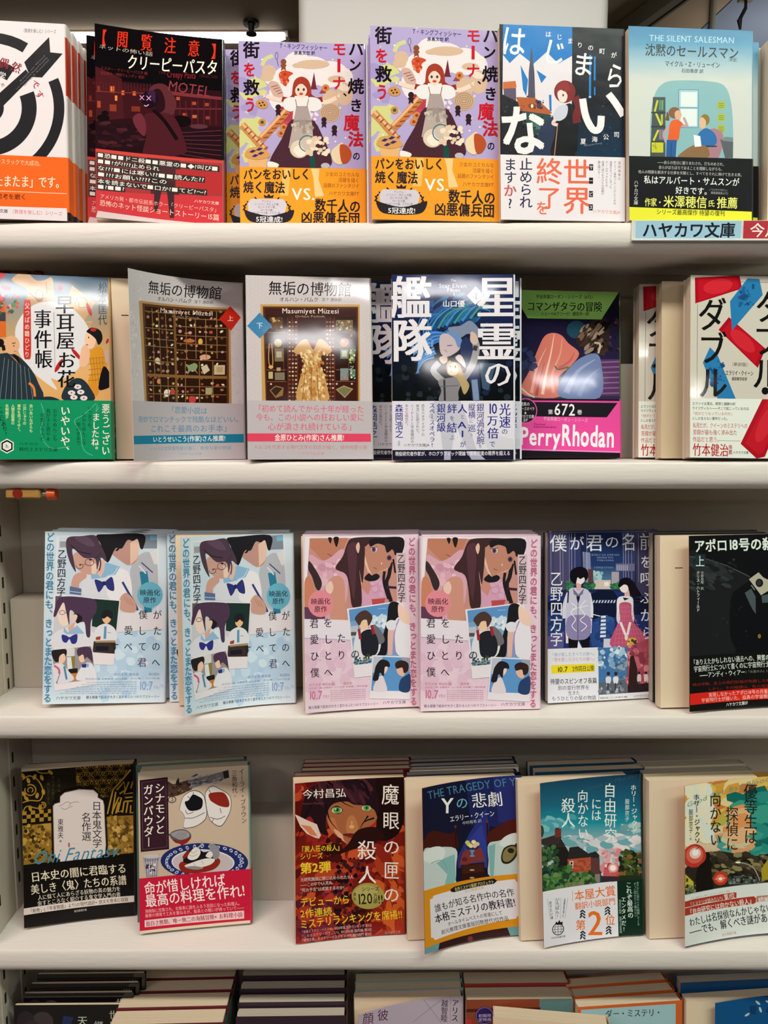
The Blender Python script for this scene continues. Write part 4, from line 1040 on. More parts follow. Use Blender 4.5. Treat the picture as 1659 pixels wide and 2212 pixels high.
def art_fleet():
    c = Canvas([(218, 125), (1432, 130), (1430, 1985), (218, 1990)], '#12172e')
    c.G(210, 120, 1440, 1400, [(0, '#1c2c5c'), (.3, '#1a2550'), (.55, '#10182c'), (1, '#0c100e')])
    c.D(500, 350, 1150, 700, 60, 30, ['#1c3c7c', '#24508c', '#18244c', '#2c6a9a'], rot=-40, asp=3)
    c.D(230, 1000, 1430, 1390, 60, 34, ['#141a20', '#0c1010', '#222c34', '#1c2448'])
    for i in range(12): c.S([(560 + 40*i, 700 - 12*i), (640 + 45*i, 560 - 12*i), (800 + 42*i, 430 + 6*i), (1000 + 22*i, 330 + 20*i)], 26, ['#2c6aa8', '#3c8ab8', '#1c4a84', '#3a9088'][i % 4], taper=True)
    for x0 in (500, 540, 590): c.S([(x0, 740), (x0 - 10, 600), (x0 + 60, 520), (x0 + 130, 540)], 14, '#4a86c4', taper=True)
    for i in range(10): c.S([(760, 720 + 6*i), (620, 700 + 14*i), (520, 760 + 22*i), (440 - 10*(i % 3), 880 + 14*i)], 24, ['#3a72c0', '#5c94dc', '#2a5aa0'][i % 3], taper=True)
    for i in range(7): c.S([(640, 860 + 16*i), (540, 920 + 12*i), (480, 1010 + 12*i), (490 - 6*i, 1120)], 16, ['#6aa4e4', '#3a6cb0'][i % 2], taper=True)
    c.D(420, 760, 660, 930, 40, 16, ['#6a9cd8', '#8cb8ec', '#4c7cc4'])
    c.B([(780, 660), (900, 640), (1000, 590), (1090, 680), (1070, 760), (980, 720), (900, 760), (820, 730)], '#7c8aa4')
    c.B([(700, 740), (790, 720), (880, 760), (900, 860), (840, 920), (760, 950), (700, 900)], '#c6b4bc'); c.S([(770, 840), (820, 835)], 8, '#3c4c8c', False); c.S([(740, 880), (770, 900)], 6, '#b06c74', False)
    c.B([(760, 700), (880, 720), (920, 810), (880, 860), (840, 770)], '#6a8cc4')
    c.B([(940, 760), (1010, 800), (1060, 980), (1100, 1240), (1080, 1390), (1020, 1390), (1000, 1200), (900, 900)], '#22305c'); c.P([(1090, 1010), (1260, 1020), (1180, 1290), (1120, 1270)], '#3c5470')
    c.S([(1040, 1180), (1060, 1390)], 60, '#7c90b0')
    c.S([(1040, 780), (1062, 870), (1020, 1030), (930, 1170)], 70, '#9c9aa0'); c.S([(1030, 860), (1070, 870)], 50, '#383840', False)
    c.B([(1010, 700), (1060, 730), (1080, 800), (1040, 830), (1000, 790)], '#d0b4a8')
    c.S([(690, 1010), (630, 1090), (720, 1190)], 62, '#a4a2a8'); c.B([(690, 960), (760, 940), (770, 1000), (720, 1020)], '#cfb4ac')
    c.B([(680, 1190), (800, 1160), (930, 1150), (880, 1300), (870, 1395), (690, 1395), (710, 1290)], '#85838a'); c.S([(740, 1180), (745, 1390)], 20, '#2c2c34', False); c.S([(700, 1250), (880, 1240)], 8, '#5c5c64', False)
    c.B([(760, 1050), (790, 990), (880, 980), (930, 1050), (940, 1150), (990, 1240), (940, 1330), (900, 1230), (860, 1160), (780, 1130)], '#b49c6c')
    c.B([(790, 1030), (850, 1010), (880, 1070), (860, 1130), (800, 1130), (775, 1090)], '#e8c6b8'); c.E(850, 1052, 9, 12, '#5c3c34'); c.E(800, 1045, 7, 10, '#5c3c34'); c.S([(800, 1100), (815, 1102)], 5, '#b46458', False)
    c.B([(800, 990), (850, 935), (940, 960), (960, 1080), (925, 1110), (890, 1020)], '#23222a'); c.B([(850, 960), (900, 930), (945, 1000), (950, 1060), (905, 1020)], '#d4c8d0')
    W_ = '#e6e2ec'
    c.C('艦', 408, 352, 420, 450, W_, 2, 1); c.C('隊', 418, 782, 410, 460, W_, 2, 1); c.C('星', 1268, 352, 420, 440, W_, 2, 1); c.C('霊', 1262, 795, 410, 410, W_, 2, 1); c.C('の', 1275, 1122, 300, 300, W_, 1, 1)
    c.T('The', 806, 184, 862, 184, 36, '#c4c4d4', 0, 1); c.T('Star Elven', 690, 238, 966, 242, 60, '#c8c8dc', 0, 1); c.T('Fleet', 770, 280, 905, 282, 56, '#c8c8dc', 0, 1); c.T('1', 826, 326, 848, 326, 50, '#c8c8dc', 0, 1)
    c.P([(1055, 248), (1142, 345), (1050, 432), (968, 340)], '#ebe6ee'); c.C('1', 1054, 345, 76, 104, '#4a1c40', 0, 1)
    c.T('山口優', 724, 418, 948, 420, 72, '#f0eef4', 1); c.T('Yu Yamaguchi', 755, 467, 930, 468, 24, '#8c98b8', 0)
    c.V('せいれいのかんたい', 318, 230, 540, 20, '#7c7c94', 0)
    c.band((214, 1391), (1432, 1395), '#dcdae8')
    g = '#c2c2d2'
    c.P([(640, 1392), (900, 1392), (960, 1560), (1090, 1980), (1010, 1985), (850, 1640), (800, 1985), (735, 1985), (690, 1620), (580, 1560)], g)
    c.P([(1080, 1700), (1430, 1780), (1430, 1890), (1180, 1890)], '#d0d0de')
    c.P([(214, 1888), (1432, 1884), (1432, 1992), (214, 1992)], '#1b1930'); c.P([(735, 1900), (805, 1900), (800, 1992), (735, 1992)], '#a8a8c4'); c.P([(960, 1900), (1060, 1900), (1150, 1985), (1010, 1985)], '#a8a8c4')
    N = '#2c2a86'
    c.V('光速', 1345, 1418, 1668, 118, N, 1, 1); c.C('の', 1342, 1702, 66, 66, N, 0, 1)
    c.T('10', 1170, 1472, 1272, 1472, 150, N, 1, 1); c.C('万', 1220, 1592, 110, 110, N, 1, 1); c.C('倍', 1225, 1718, 118, 118, N, 1, 1); c.C('で', 1218, 1828, 62, 70, N, 0, 1)
    c.V('銀河渦状腕', 1100, 1418, 1830, 80, N, 0, 1); c.C('を', 1098, 1848, 38, 42, N, 0)
    c.V('縦横', 1015, 1418, 1572, 74, N, 0, 1); c.C('に', 1010, 1598, 40, 44, N, 0); c.C('巡', 1015, 1668, 80, 82, N, 0, 1); c.C('り', 1012, 1738, 32, 38, N, 0)
    c.C('人', 920, 1472, 100, 100, N, 1, 1); c.C('と', 922, 1552, 46, 48, N, 0); c.V('AI', 920, 1590, 1770, 130, N, 1, 1); c.C('が', 924, 1830, 62, 70, N, 0, 1)
    c.C('絆', 818, 1470, 100, 104, N, 1, 1); c.C('を', 818, 1568, 52, 58, N, 0); c.C('結', 815, 1662, 106, 110, N, 1, 1); c.C('ぶ', 816, 1762, 52, 58, N, 0)
    c.V('銀河級', 708, 1418, 1705, 92, N, 1, 1); c.V('スペースオペラ!', 617, 1410, 1866, 58, N, 1, 1)
    for s, x, y1, k in (('恐るべきアイデアの', 526, 1750, '#3a3450'), ('奔流に圧倒された。', 472, 1740, '#3a3450'), ('ハードSFと宇宙戦記の', 418, 1820, '#3a3450'), ('幸せな融合だ。', 362, 1660, '#8c2c3c')): c.V(s, x, 1425, y1, 34, k, 0)
    c.V('森岡浩之', 286, 1424, 1768, 84, N, 1); c.V('〔作家〕', 284, 1778, 1862, 26, N, 0)
    c.T('ハヤカワ文庫JA', 328, 1838, 592, 1838, 36, '#2a2838', 0)
    c.T('現役研究者作家が、ホログラフィック理論で情報密度の限界を超える', 244, 1926, 1398, 1920, 48, '#eceaf4', 1)
    return c

def art_space():
    c = Canvas([(-30, 158), (707, 197), (717, 1275), (-5, 1290)], '#141024')
    c.G(-40, 340, 715, 905, [(0, '#15122c'), (.5, '#221c3c'), (1, '#2c2a4c')])
    c.E(440, 440, 60, 60, '#1c4054'); c.D(500, 380, 700, 620, 50, 18, ['#241c34', '#3a2c44', '#5c3c68', '#1a1428'])
    c.R(560, 640, 715, 880, '#523060')
    for i in range(7): c.S([(575, 660 + 34*i), (710, 655 + 34*i)], 10, '#7c5a88', False)
    c.B([(440, 500), (520, 400), (620, 360), (650, 440), (640, 560), (600, 610), (540, 560), (470, 560)], '#2c2020'); c.D(470, 400, 640, 590, 50, 12, ['#6c5448', '#3a2a24', '#8c7c6c', '#120c10'], rot=-50, asp=2.5); c.S([(555, 530), (590, 540), (580, 600)], 12, '#b8a894')
    c.B([(90, 830), (150, 700), (200, 560), (240, 480), (295, 460), (350, 480), (390, 530), (460, 600), (400, 690), (330, 760), (340, 885), (140, 885)], '#d07468')
    for p, k in (([(160, 860), (190, 700), (250, 560)], '#e8a498'), ([(230, 870), (250, 740), (280, 600), (300, 470)], '#f0c0b4'), ([(300, 860), (290, 740), (340, 600), (350, 500)], '#e09888'), ([(190, 880), (210, 780), (240, 660)], '#a84c50'), ([(330, 700), (400, 650), (430, 590)], '#b85c5c')): c.S(p, 22, k, taper=True)
    c.S([(305, 680), (330, 705), (390, 690), (380, 715)], 9, '#4c5a3c')
    c.B([(340, 790), (440, 650), (560, 600), (600, 680), (590, 890), (350, 890)], '#6c7cac'); c.S([(380, 860), (450, 720), (560, 640)], 40, '#8c9cc4', taper=True); c.S([(460, 880), (520, 760), (590, 700)], 30, '#8090bc', taper=True)
    c.S([(95, 830), (140, 870), (180, 890)], 10, '#d8c8b8'); c.D(95, 480, 180, 700, 20, 22, ['#1a1c3c', '#2c345c'])
    c.P([(-35, 155), (705, 197), (598, 376), (128, 358), (60, 240), (-35, 230)], '#8cc062')
    c.T('宇宙英雄ローダン・シリーズ〈672〉', 180, 212, 556, 226, 29, '#1a2818', 1); c.T('コマンザタラの冒険', 122, 276, 602, 292, 70, '#141a14', 1, 1); c.T('シェール&グリーゼ/嶋田洋一訳', 214, 328, 520, 337, 28, '#1a2818', 1)
    c.band((-20, 898), (712, 900), '#dd489a')
    c.P([(-30, 898), (712, 900), (712, 912), (-30, 910)], '#15111c'); c.P([(-30, 920), (700, 924), (635, 1018), (-30, 1016)], '#16131d')
    c.E(122, 980, 76, 84, '#e060a8'); c.E(122, 980, 70, 78, '#1c161f')
    for s, x0, x1, y in (('驚異の', 85, 150, 935), ('スペースオペラ', 62, 180, 966), ('★', 112, 132, 994), ('ハヤカワ文庫', 70, 178, 1018), ('SF', 108, 140, 1042)): c.T(s, x0, y, x1, y, 26, '#d8d0d8', 1)
    c.C('第', 282, 986, 32, 34, '#e4dce4', 1); c.T('672', 305, 968, 442, 972, 108, '#ece8ec', 1); c.C('巻', 466, 986, 32, 34, '#e4dce4', 1)
    c.T('宇宙英雄ローダン・シリーズ', 238, 1030, 518, 1040, 28, '#e8b8d8', 0)
    c.T('The greatest', 176, 1067, 252, 1068, 18, '#3a1028', 1); c.T('Science-Fiction-Series', 176, 1084, 320, 1086, 18, '#3a1028', 1)
    c.T('Perry', 88, 1146, 352, 1150, 165, '#ece4ec', 2); c.T('Rhodan', 352, 1136, 684, 1142, 195, '#ece4ec', 2)
    c.P([(-30, 1232), (717, 1236), (717, 1245), (-30, 1240)], '#e884c0'); c.P([(-30, 1241), (717, 1246), (717, 1300), (-30, 1300)], '#17141c')
    return c

def art_tickets():
    c = Canvas([(1155, 95), (1950, 112), (1955, 1250), (1158, 1250)], '#c9c4ba')
    c.S([(1201, 280), (1201, 880)], 2.5, '#55504a', False); c.S([(1470, 140), (1950, 150)], 2.5, '#55504a', False)
    def tick(p, e):
        c.P(p, '#a80e20')
        cx = sum(q[0] for q in p)/4; cy = sum(q[1] for q in p)/4
        c.P([(cx + (x-cx)*.86, cy + (y-cy)*.86) for x, y in p], '#b81626'); c.E(cx, cy, e[0], e[1], '#cc2836', e[2])
    tick([(1182, 112), (1470, 99), (1488, 182), (1186, 276)], (96, 46, -10)); tick([(1404, 362), (1640, 560), (1592, 682), (1338, 442)], (42, 100, -48))
    for p in ([(1522, 118), (1598, 122), (1620, 222), (1424, 446), (1410, 262)], [(1283, 553), (1332, 600), (1455, 885), (1338, 885), (1238, 650)]):
        c.P(p, '#2878b0'); cx = sum(q[0] for q in p)/5; cy = sum(q[1] for q in p)/5
        c.D(cx - 45, cy - 75, cx + 45, cy + 75, 26, 11, ['#1a4a7c', '#225c94'])
    K = '#141416'
    for ch, x, y in (('ダ', 1296, 345), ('ブ', 1300, 560), ('ル', 1305, 775)): c.C(ch, x, y, 190, 225, K, 1, 1)
    for ch, x, y in (('ダ', 1668, 292), ('ブ', 1655, 505), ('ル', 1650, 715), ('・', 1640, 826)): c.C(ch, x, y, 190, 225, K, 1, 1)
    c.T('〔新訳版〕', 1412, 658, 1542, 662, 26, '#3a3834', 0); c.T('エラリイ・クイーン', 1384, 713, 1564, 716, 36, '#222020', 1, 1); c.T('越前敏弥◎訳', 1425, 750, 1525, 752, 24, '#222020', 1)
    c.band((1158, 876), (1950, 880), '#dde2dc')
    c.T('エラリイは漂泊、瞑想と鎮静の町', 1170, 909, 1450, 910, 22, '#3a3c3a', 1); c.T('ライツヴィルへ――そこで起こっているのは', 1170, 938, 1536, 939, 22, '#3a3c3a', 1)
    c.T('「何がどうなっているのか」', 1165, 972, 1442, 972, 24, '#b02a30', 0); c.T('としか言えない事件だった。', 1170, 1003, 1410, 1003, 22, '#3a3c3a', 1)
    c.T('私見だが、クイーンのミステリへの', 1175, 1046, 1528, 1048, 36, '#b02a34', 0, 1); c.T('苦闘が最も強く滲み出た', 1175, 1090, 1462, 1090, 36, '#b02a34', 0, 1); c.T('作品だと思う。', 1175, 1135, 1360, 1135, 36, '#b02a34', 0, 1)
    c.S([(1340, 1142), (1485, 1142)], 2, '#55504a', False)
    c.T('竹本健治', 1175, 1200, 1408, 1202, 86, '#b0162a', 1, 1); c.V('推薦', 1419, 1166, 1230, 26, '#b0162a', 1); c.T('ハヤカワ文庫', 1436, 1215, 1536, 1216, 20, '#222', 1)
    c.P([(1640, 840), (1790, 880), (1640, 1240), (1588, 1252), (1484, 1160)], '#a80e20'); c.P([(1655, 880), (1755, 905), (1630, 1215), (1596, 1225), (1512, 1155)], '#b81626'); c.E(1640, 1040, 42, 120, '#c82434', 25)
    return c

# ---------------------------------------------------------------- cover designs, third shelf
def _tiny(c, rows, col):
    for s, x0, y0, x1, y1, h in rows: c.T(s, x0, y0, x1, y1, h, col, 0)

def art_bluepair():
    c = Canvas([(208, 150), (1508, 165), (1480, 2020), (150, 2030)], '#cbdcea')
    c.G(140, 1200, 1520, 2040, [(0, '#c6dcf0'), (.5, '#b4cfe8'), (1, '#d4e2ee')])
    c.D(720, 1250, 1480, 1950, 70, 50, ['#b4d0ea', '#c4dcf0', '#cfe2f2', '#accae8'])
    c.P([(330, 195), (1424, 175), (1428, 1040), (300, 900)], '#dfe0e8'); c.P([(352, 212), (1412, 182), (1408, 1025), (320, 840)], '#c6d6e6')
    c.R(362, 255, 440, 320, '#9c9aa0'); c.R(1250, 180, 1410, 330, '#7c8a98'); c.R(1335, 190, 1410, 240, '#7ab0d8')
    c.B([(1120, 560), (1220, 400), (1330, 370), (1412, 480), (1410, 900), (1300, 1010), (1140, 860)], '#b2b6c2'); c.P([(1330, 370), (1412, 330), (1410, 500), (1380, 500)], '#d8d8de')
    c.P([(1220, 580), (1305, 575), (1330, 760), (1355, 1020), (1275, 1025), (1250, 800)], '#257a9c'); c.S([(1240, 480), (1365, 590)], 12, '#3a3c7c', False); c.S([(1215, 515), (1290, 600)], 16, '#d8d8e0', False)
    c.B([(960, 300), (1090, 240), (1190, 270), (1200, 440), (1110, 512), (1010, 460), (920, 380)], '#bc9088'); c.P([(1120, 270), (1215, 210), (1225, 300), (1195, 440), (1120, 505)], '#e0beae')
    c.B([(755, 190), (900, 178), (1260, 176), (1262, 320), (1230, 330), (1200, 230), (1150, 250), (1090, 240), (1030, 330), (960, 330), (880, 480), (830, 400), (800, 280)], '#17151c')
    c.B([(960, 350), (1030, 285), (990, 350)], '#17151c'); c.E(1020, 312, 12, 7, '#24202c'); c.S([(985, 290), (1050, 300)], 5, '#24202c', False)
    c.B([(620, 640), (700, 580), (860, 500), (1010, 520), (1110, 600), (1140, 830), (1100, 900), (880, 860), (590, 820)], '#d6d8e4'); c.B([(900, 560), (1060, 560), (1120, 640), (1120, 860), (880, 860)], '#e6e4ec')
    c.P([(780, 560), (860, 480), (1010, 525), (960, 610), (850, 640), (790, 650), (700, 660), (690, 600)], '#88b4da'); c.S([(985, 530), (940, 600), (860, 632)], 6, '#e4e8f0')
    c.P([(770, 480), (850, 440), (840, 560), (800, 640), (760, 600)], '#dcb8ac')
    c.B([(520, 380), (620, 370), (720, 430), (790, 520), (770, 590), (660, 610), (560, 560), (500, 460)], '#c89c90'); c.P([(700, 470), (790, 520), (740, 608), (700, 600)], '#e6c8bc')
    c.B([(450, 215), (600, 198), (740, 190), (790, 270), (850, 390), (860, 470), (800, 430), (760, 560), (740, 440), (620, 430), (500, 330), (515, 480), (532, 585), (470, 480), (432, 330)], '#4a3648')
    c.B([(520, 215), (660, 205), (740, 300), (650, 300)], '#5c4458'); c.S([(480, 290), (560, 360), (700, 390)], 12, '#2c1e2c'); c.S([(770, 360), (800, 480), (785, 570)], 14, '#4a3648')
    c.O(572, 520, 42, 30, 6, '#2c2430', a0=160, a1=420); c.O(680, 478, 50, 40, 6, '#2c2430'); c.S([(615, 505), (635, 500)], 5, '#2c2430', False); c.S([(728, 450), (810, 370)], 5, '#2c2430', False); c.E(690, 450, 16, 10, '#2c2430'); c.E(580, 505, 12, 8, '#2c2430')
    c.B([(500, 640), (560, 590), (630, 590), (645, 640), (570, 700), (560, 770), (480, 760)], '#cc9c8e'); c.P([(465, 735), (590, 762), (588, 832), (462, 818)], '#5a6c98'); c.S([(466, 790), (590, 808)], 8, '#b8c8e0', False)
    c.B([(735, 665), (800, 680), (835, 700), (870, 665), (925, 640), (945, 780), (880, 770), (845, 720), (810, 770), (775, 800), (750, 740)], '#2b3178'); c.E(835, 705, 22, 24, '#20255e')
    c.S([(1035, 690), (1090, 790), (1170, 930), (1200, 1000)], 24, '#2c3a7c', taper=False); c.B([(1000, 880), (1060, 810), (1110, 830), (1180, 930), (1165, 1020), (1015, 1000)], '#c89a8c')
    for i in range(3): c.S([(1050 + 30*i, 850 + 10*i), (1100 + 25*i, 930 + 10*i)], 4, '#9a6c60', False)
    c.E(1334, 832, 140, 142, '#66b0cc')
    c.P([(1000, 1025), (1478, 1030), (1480, 1205), (980, 1240)], '#dfdae4'); c.S([(985, 1240), (1478, 1208)], 5, '#a4a8c0', False)
    c.P([(288, 820), (1012, 885), (936, 1602), (700, 1588), (258, 1400)], '#e8e2e8')
    c.P([(310, 840), (1000, 896), (985, 1050), (950, 1475), (700, 1455), (262, 1390)], '#cccdd6')
    c.P([(720, 872), (1000, 896), (962, 1235), (700, 1170)], '#16302c'); c.P([(310, 840), (420, 850), (380, 900), (330, 960), (300, 1040)], '#5c585c')
    c.B([(440, 1180), (560, 1130), (640, 1180), (760, 1290), (740, 1400), (262, 1390), (300, 1240)], '#dedde8'); c.P([(560, 1160), (620, 1120), (660, 1290), (620, 1330)], '#d8e4ee')
    c.B([(345, 950), (430, 920), (470, 1040), (440, 1150), (370, 1160), (330, 1060)], '#eed6cc'); c.P([(440, 1180), (520, 1120), (500, 1200), (450, 1240)], '#dcaa98')
    c.P([(400, 1180), (440, 1240), (540, 1160), (620, 1250), (430, 1260), (390, 1230)], '#94b8dc')
    c.B([(340, 870), (440, 845), (640, 860), (740, 890), (752, 1000), (690, 1120), (680, 1280), (640, 1275), (620, 1130), (560, 1120), (500, 1010), (460, 1010), (455, 1160), (420, 1000), (395, 910), (340, 1000), (310, 1060), (285, 1060), (300, 980)], '#4c3450')
    c.B([(500, 1040), (560, 1040), (600, 1090), (540, 1140)], '#1c1620'); c.B([(470, 1070), (510, 1040), (545, 1060), (510, 1130)], '#e8c8bc')
    c.O(380, 1020, 34, 24, 5, '#2c2430'); c.S([(415, 1020), (460, 1040)], 4, '#2c2430', False)
    c.B([(372, 1265), (420, 1270), (455, 1290), (500, 1265), (542, 1262), (530, 1350), (480, 1360), (455, 1310), (420, 1350), (380, 1330)], '#2c3184')
    c.E(866, 1052, 62, 62, '#1c1a22'); c.B([(815, 1080), (850, 1060), (905, 1070), (900, 1115), (860, 1145), (825, 1120)], '#eab98e'); c.B([(805, 1060), (860, 1020), (915, 1050), (905, 1090), (870, 1065), (830, 1090)], '#1c1a22')
    c.B([(740, 1200), (850, 1142), (950, 1200), (962, 1330), (740, 1340)], '#dedfe8'); c.P([(835, 1175), (860, 1170), (855, 1310), (825, 1310)], '#5c94bc'); c.S([(870, 1240), (905, 1245)], 5, '#6c5c8c', False)
    c.P([(720, 1335), (955, 1330), (945, 1475), (705, 1455)], '#3a2c28'); c.P([(735, 1330), (955, 1325), (955, 1350), (735, 1350)], '#a88c70'); c.R(740, 1390, 880, 1440, '#16162a'); c.P([(745, 1290), (795, 1280), (790, 1320), (740, 1320)], '#a04028')
    c.P([(700, 1458), (948, 1474), (936, 1600), (700, 1590)], '#e6dfe6')
    c.P([(250, 1418), (700, 1374), (756, 1812), (288, 1882)], '#e6e0e8'); c.P([(256, 1430), (690, 1388), (742, 1755), (306, 1802)], '#9a9498')
    c.R(415, 1410, 510, 1500, '#d8d8dc'); c.P([(425, 1510), (500, 1505), (505, 1640), (430, 1650)], '#dfe2e8'); c.P([(470, 1500), (515, 1495), (510, 1640), (485, 1640)], '#8c7a40'); c.P([(440, 1640), (540, 1630), (540, 1720), (450, 1720)], '#16181c'); c.P([(450, 1690), (560, 1680), (600, 1760), (500, 1770)], '#c47c3c')
    c.B([(262, 1440), (330, 1425), (420, 1425), (415, 1500), (370, 1500), (340, 1550), (300, 1560), (265, 1500)], '#211c20'); c.B([(345, 1500), (395, 1470), (410, 1530), (375, 1580), (340, 1570)], '#eec6b0')
    c.B([(275, 1600), (370, 1580), (430, 1650), (500, 1755), (320, 1795)], '#dcdbe6'); c.S([(285, 1600), (335, 1640), (340, 1690)], 22, '#d0607c'); c.S([(395, 1610), (420, 1755)], 22, '#4a88b0', False); c.S([(350, 1680), (312, 1790)], 6, '#3c3440', False)
    c.B([(560, 1650), (640, 1570), (710, 1600), (740, 1750), (530, 1762)], '#e2e2ec'); c.B([(555, 1500), (600, 1470), (640, 1500), (610, 1560), (570, 1560)], '#f0c8b4')
    c.B([(540, 1420), (640, 1392), (695, 1430), (708, 1570), (680, 1540), (640, 1510), (620, 1540), (600, 1480), (550, 1500)], '#4c3450'); c.P([(585, 1590), (640, 1580), (635, 1625), (590, 1625)], '#30308c'); c.S([(655, 1580), (650, 1620)], 20, '#6cacd0', False)
    c.V('どの世界の君にも、きっとまた恋をする', 266, 158, 2010, 92, '#3f86ac', 1, 0, 205)
    c.V('乙野四方字', 388, 340, 845, 98, '#1c1a26', 0, 1, 368)
    c.T('映画化', 1222, 806, 1446, 806, 74, '#1c2c3c', 1); c.T('原作', 1260, 886, 1402, 888, 72, '#1c2c3c', 1)
    for ch, x, y in (('僕', 1258, 1045), ('が', 1414, 1048), ('愛', 1098, 1218), ('し', 1248, 1222), ('た', 1414, 1222), ('す', 945, 1398), ('べ', 1096, 1396), ('て', 1250, 1396), ('の', 1400, 1396), ('へ', 1398, 1572)): c.C(ch, x, y, 98, 108, '#17151f', 0, 1)
    c.C('君', 1246, 1570, 104, 112, '#5a3c58', 0, 1)
    c.T('10.7', 1208, 1830, 1370, 1832, 138, '#8aa2d4', 1); c.T('FRI', 1374, 1850, 1440, 1852, 50, '#9cb0d8', 0)
    _tiny(c, (('宮沢氷魚 橋本愛', 935, 1704, 1215, 1704, 34), ('蒔田彩珠', 1320, 1704, 1440, 1704, 34), ('保志総一朗 水野朋子 山口太郎', 620, 1750, 1080, 1750, 24), ('浜田賢二 西村知道', 1120, 1750, 1440, 1750, 24)), '#7c98c0')
    for i in range(6): c.T('原作映画化制作委員会配給監督脚本音楽', 640 - 60*i, 1790 + 24*i, 1190, 1785 + 26*i, 15, '#9ab0cc', 0)
    c.T('ハヤカワ文庫', 298, 1962, 572, 1962, 46, '#4c4a54', 0, 1); c.T('観る順番で結末が大きく変わるふたつのラブストーリー', 630, 1956, 1442, 1952, 38, '#3c4458', 0, 1)
    return c

def art_pinkpair():
    c = Canvas([(95, 207), (1380, 205), (1385, 2080), (90, 2110)], '#e2cade')
    c.G(80, 1280, 1390, 2120, [(0, '#ddbfd6'), (.4, '#e4c6dc'), (1, '#e8d2e2')]); c.D(100, 1330, 840, 1900, 60, 60, ['#dcb8d2', '#e4c8dc', '#dfbcd4', '#e6cede'])
    c.P([(120, 208), (1236, 222), (1215, 960), (600, 1130), (95, 1100)], '#e8e0ea')
    c.P([(172, 228), (1222, 244), (1200, 960), (600, 1120), (98, 1092)], '#c48c84')
    c.P([(172, 228), (600, 232), (560, 330), (480, 460), (330, 480), (175, 330)], '#bc7a64'); c.S([(370, 400), (430, 430)], 7, '#7c3c30', False); c.B([(378, 228), (420, 228), (405, 290)], '#1c1016'); c.B([(440, 228), (500, 228), (472, 330)], '#1c1016')
    c.B([(170, 400), (300, 470), (400, 440), (540, 350), (620, 480), (600, 700), (560, 960), (420, 1110), (250, 1100), (260, 800), (180, 560)], '#d4a2b6'); c.D(200, 480, 520, 700, 24, 36, ['#e0b4c4', '#c890a8', '#e8c4d0'])
    c.B([(160, 470), (230, 560), (300, 700), (270, 790), (230, 760), (190, 640), (150, 560)], '#36262c')
    c.B([(105, 700), (160, 640), (210, 760), (190, 900), (110, 1060)], '#c88064'); c.P([(98, 960), (330, 1000), (330, 1098), (98, 1092)], '#5c3a54')
    c.B([(340, 740), (440, 640), (545, 680), (560, 900), (560, 1100), (400, 1110), (380, 900), (330, 820)], '#cc9080'); c.B([(345, 740), (400, 690), (430, 760), (400, 830), (350, 800)], '#e6c4bc')
    c.B([(720, 720), (850, 660), (1000, 690), (1030, 830), (990, 950), (760, 970), (700, 850)], '#d09cba'); c.P([(700, 560), (840, 640), (860, 760), (820, 850), (740, 770), (680, 700)], '#c8887c'); c.P([(660, 560), (720, 520), (760, 700), (740, 760), (680, 700)], '#e2bcb0')
    for x, y in ((880, 720), (930, 700), (975, 730), (990, 790), (970, 850), (900, 790)): c.E(x, y, 38, 36, '#d6a6c4'); c.O(x, y, 38, 36, 3, '#b884a4')
    c.P([(860, 900), (1020, 890), (1000, 950), (870, 970)], '#b8484c')
    c.B([(780, 670), (850, 610), (950, 640), (930, 690), (840, 705)], '#17141a')
    c.S([(1085, 500), (1060, 640), (1030, 740), (1080, 930)], 42, '#1c151a'); c.S([(1010, 600), (1000, 720), (1050, 900)], 30, '#1c151a'); c.S([(1110, 470), (1130, 620)], 20, '#1c151a', False); c.S([(1030, 770), (1140, 780)], 26, '#3c1c34', False)
    c.B([(590, 300), (640, 240), (780, 226), (1000, 230), (1222, 244), (1212, 400), (1130, 420), (1000, 420), (760, 320), (720, 500), (745, 760), (740, 970), (640, 975), (610, 760), (570, 620), (455, 555), (540, 430)], '#3c2328')
    c.B([(600, 320), (700, 300), (690, 600), (660, 900), (620, 700), (600, 500)], '#52303a')
    c.B([(800, 330), (880, 290), (1010, 320), (1120, 390), (1090, 500), (1040, 580), (900, 625), (860, 640), (805, 560), (790, 430)], '#bc8270'); c.P([(790, 420), (830, 560), (870, 640), (820, 600), (785, 500)], '#e4b8a4'); c.P([(860, 640), (1040, 580), (1060, 560), (960, 600)], '#e0b0a0')
    c.B([(860, 250), (1000, 240), (1222, 244), (1212, 400), (1130, 425), (1110, 360), (1040, 400), (1010, 320), (930, 300), (860, 330), (840, 300)], '#17121a')
    c.B([(700, 300), (780, 290), (790, 420), (760, 720), (730, 600), (700, 450)], '#3c2328'); c.B([(690, 330), (720, 280), (735, 330), (715, 400)], '#e0b8a8')
    c.E(895, 360, 34, 32, '#dccad4'); c.E(892, 362, 24, 28, '#64486c'); c.E(892, 362, 11, 13, '#2c1c34'); c.E(1064, 455, 26, 28, '#4c3450'); c.E(1064, 455, 11, 12, '#1c1420'); c.S([(850, 340), (930, 335)], 6, '#24141c', False); c.S([(885, 556), (925, 572)], 6, '#7c3430', False); c.E(978, 515, 6, 12, '#f0d0c0')
    c.E(282, 932, 142, 146, '#e08898')
    c.P([(95, 1090), (600, 1120), (610, 1340), (95, 1296)], '#e4dcea'); c.S([(95, 1296), (612, 1338)], 5, '#b49cc0', False)
    c.R(1145, 405, 1246, 930, '#cfb8c4')
    c.P([(578, 996), (1165, 924), (1225, 980), (1215, 1700), (655, 1752)], '#e6e0ea')
    c.P([(600, 1008), (1160, 942), (1280, 1180), (1290, 1500), (860, 1590), (658, 1615)], '#78a0cc'); c.P([(600, 1008), (1060, 950), (1050, 1060), (612, 1140)], '#5a90cc')
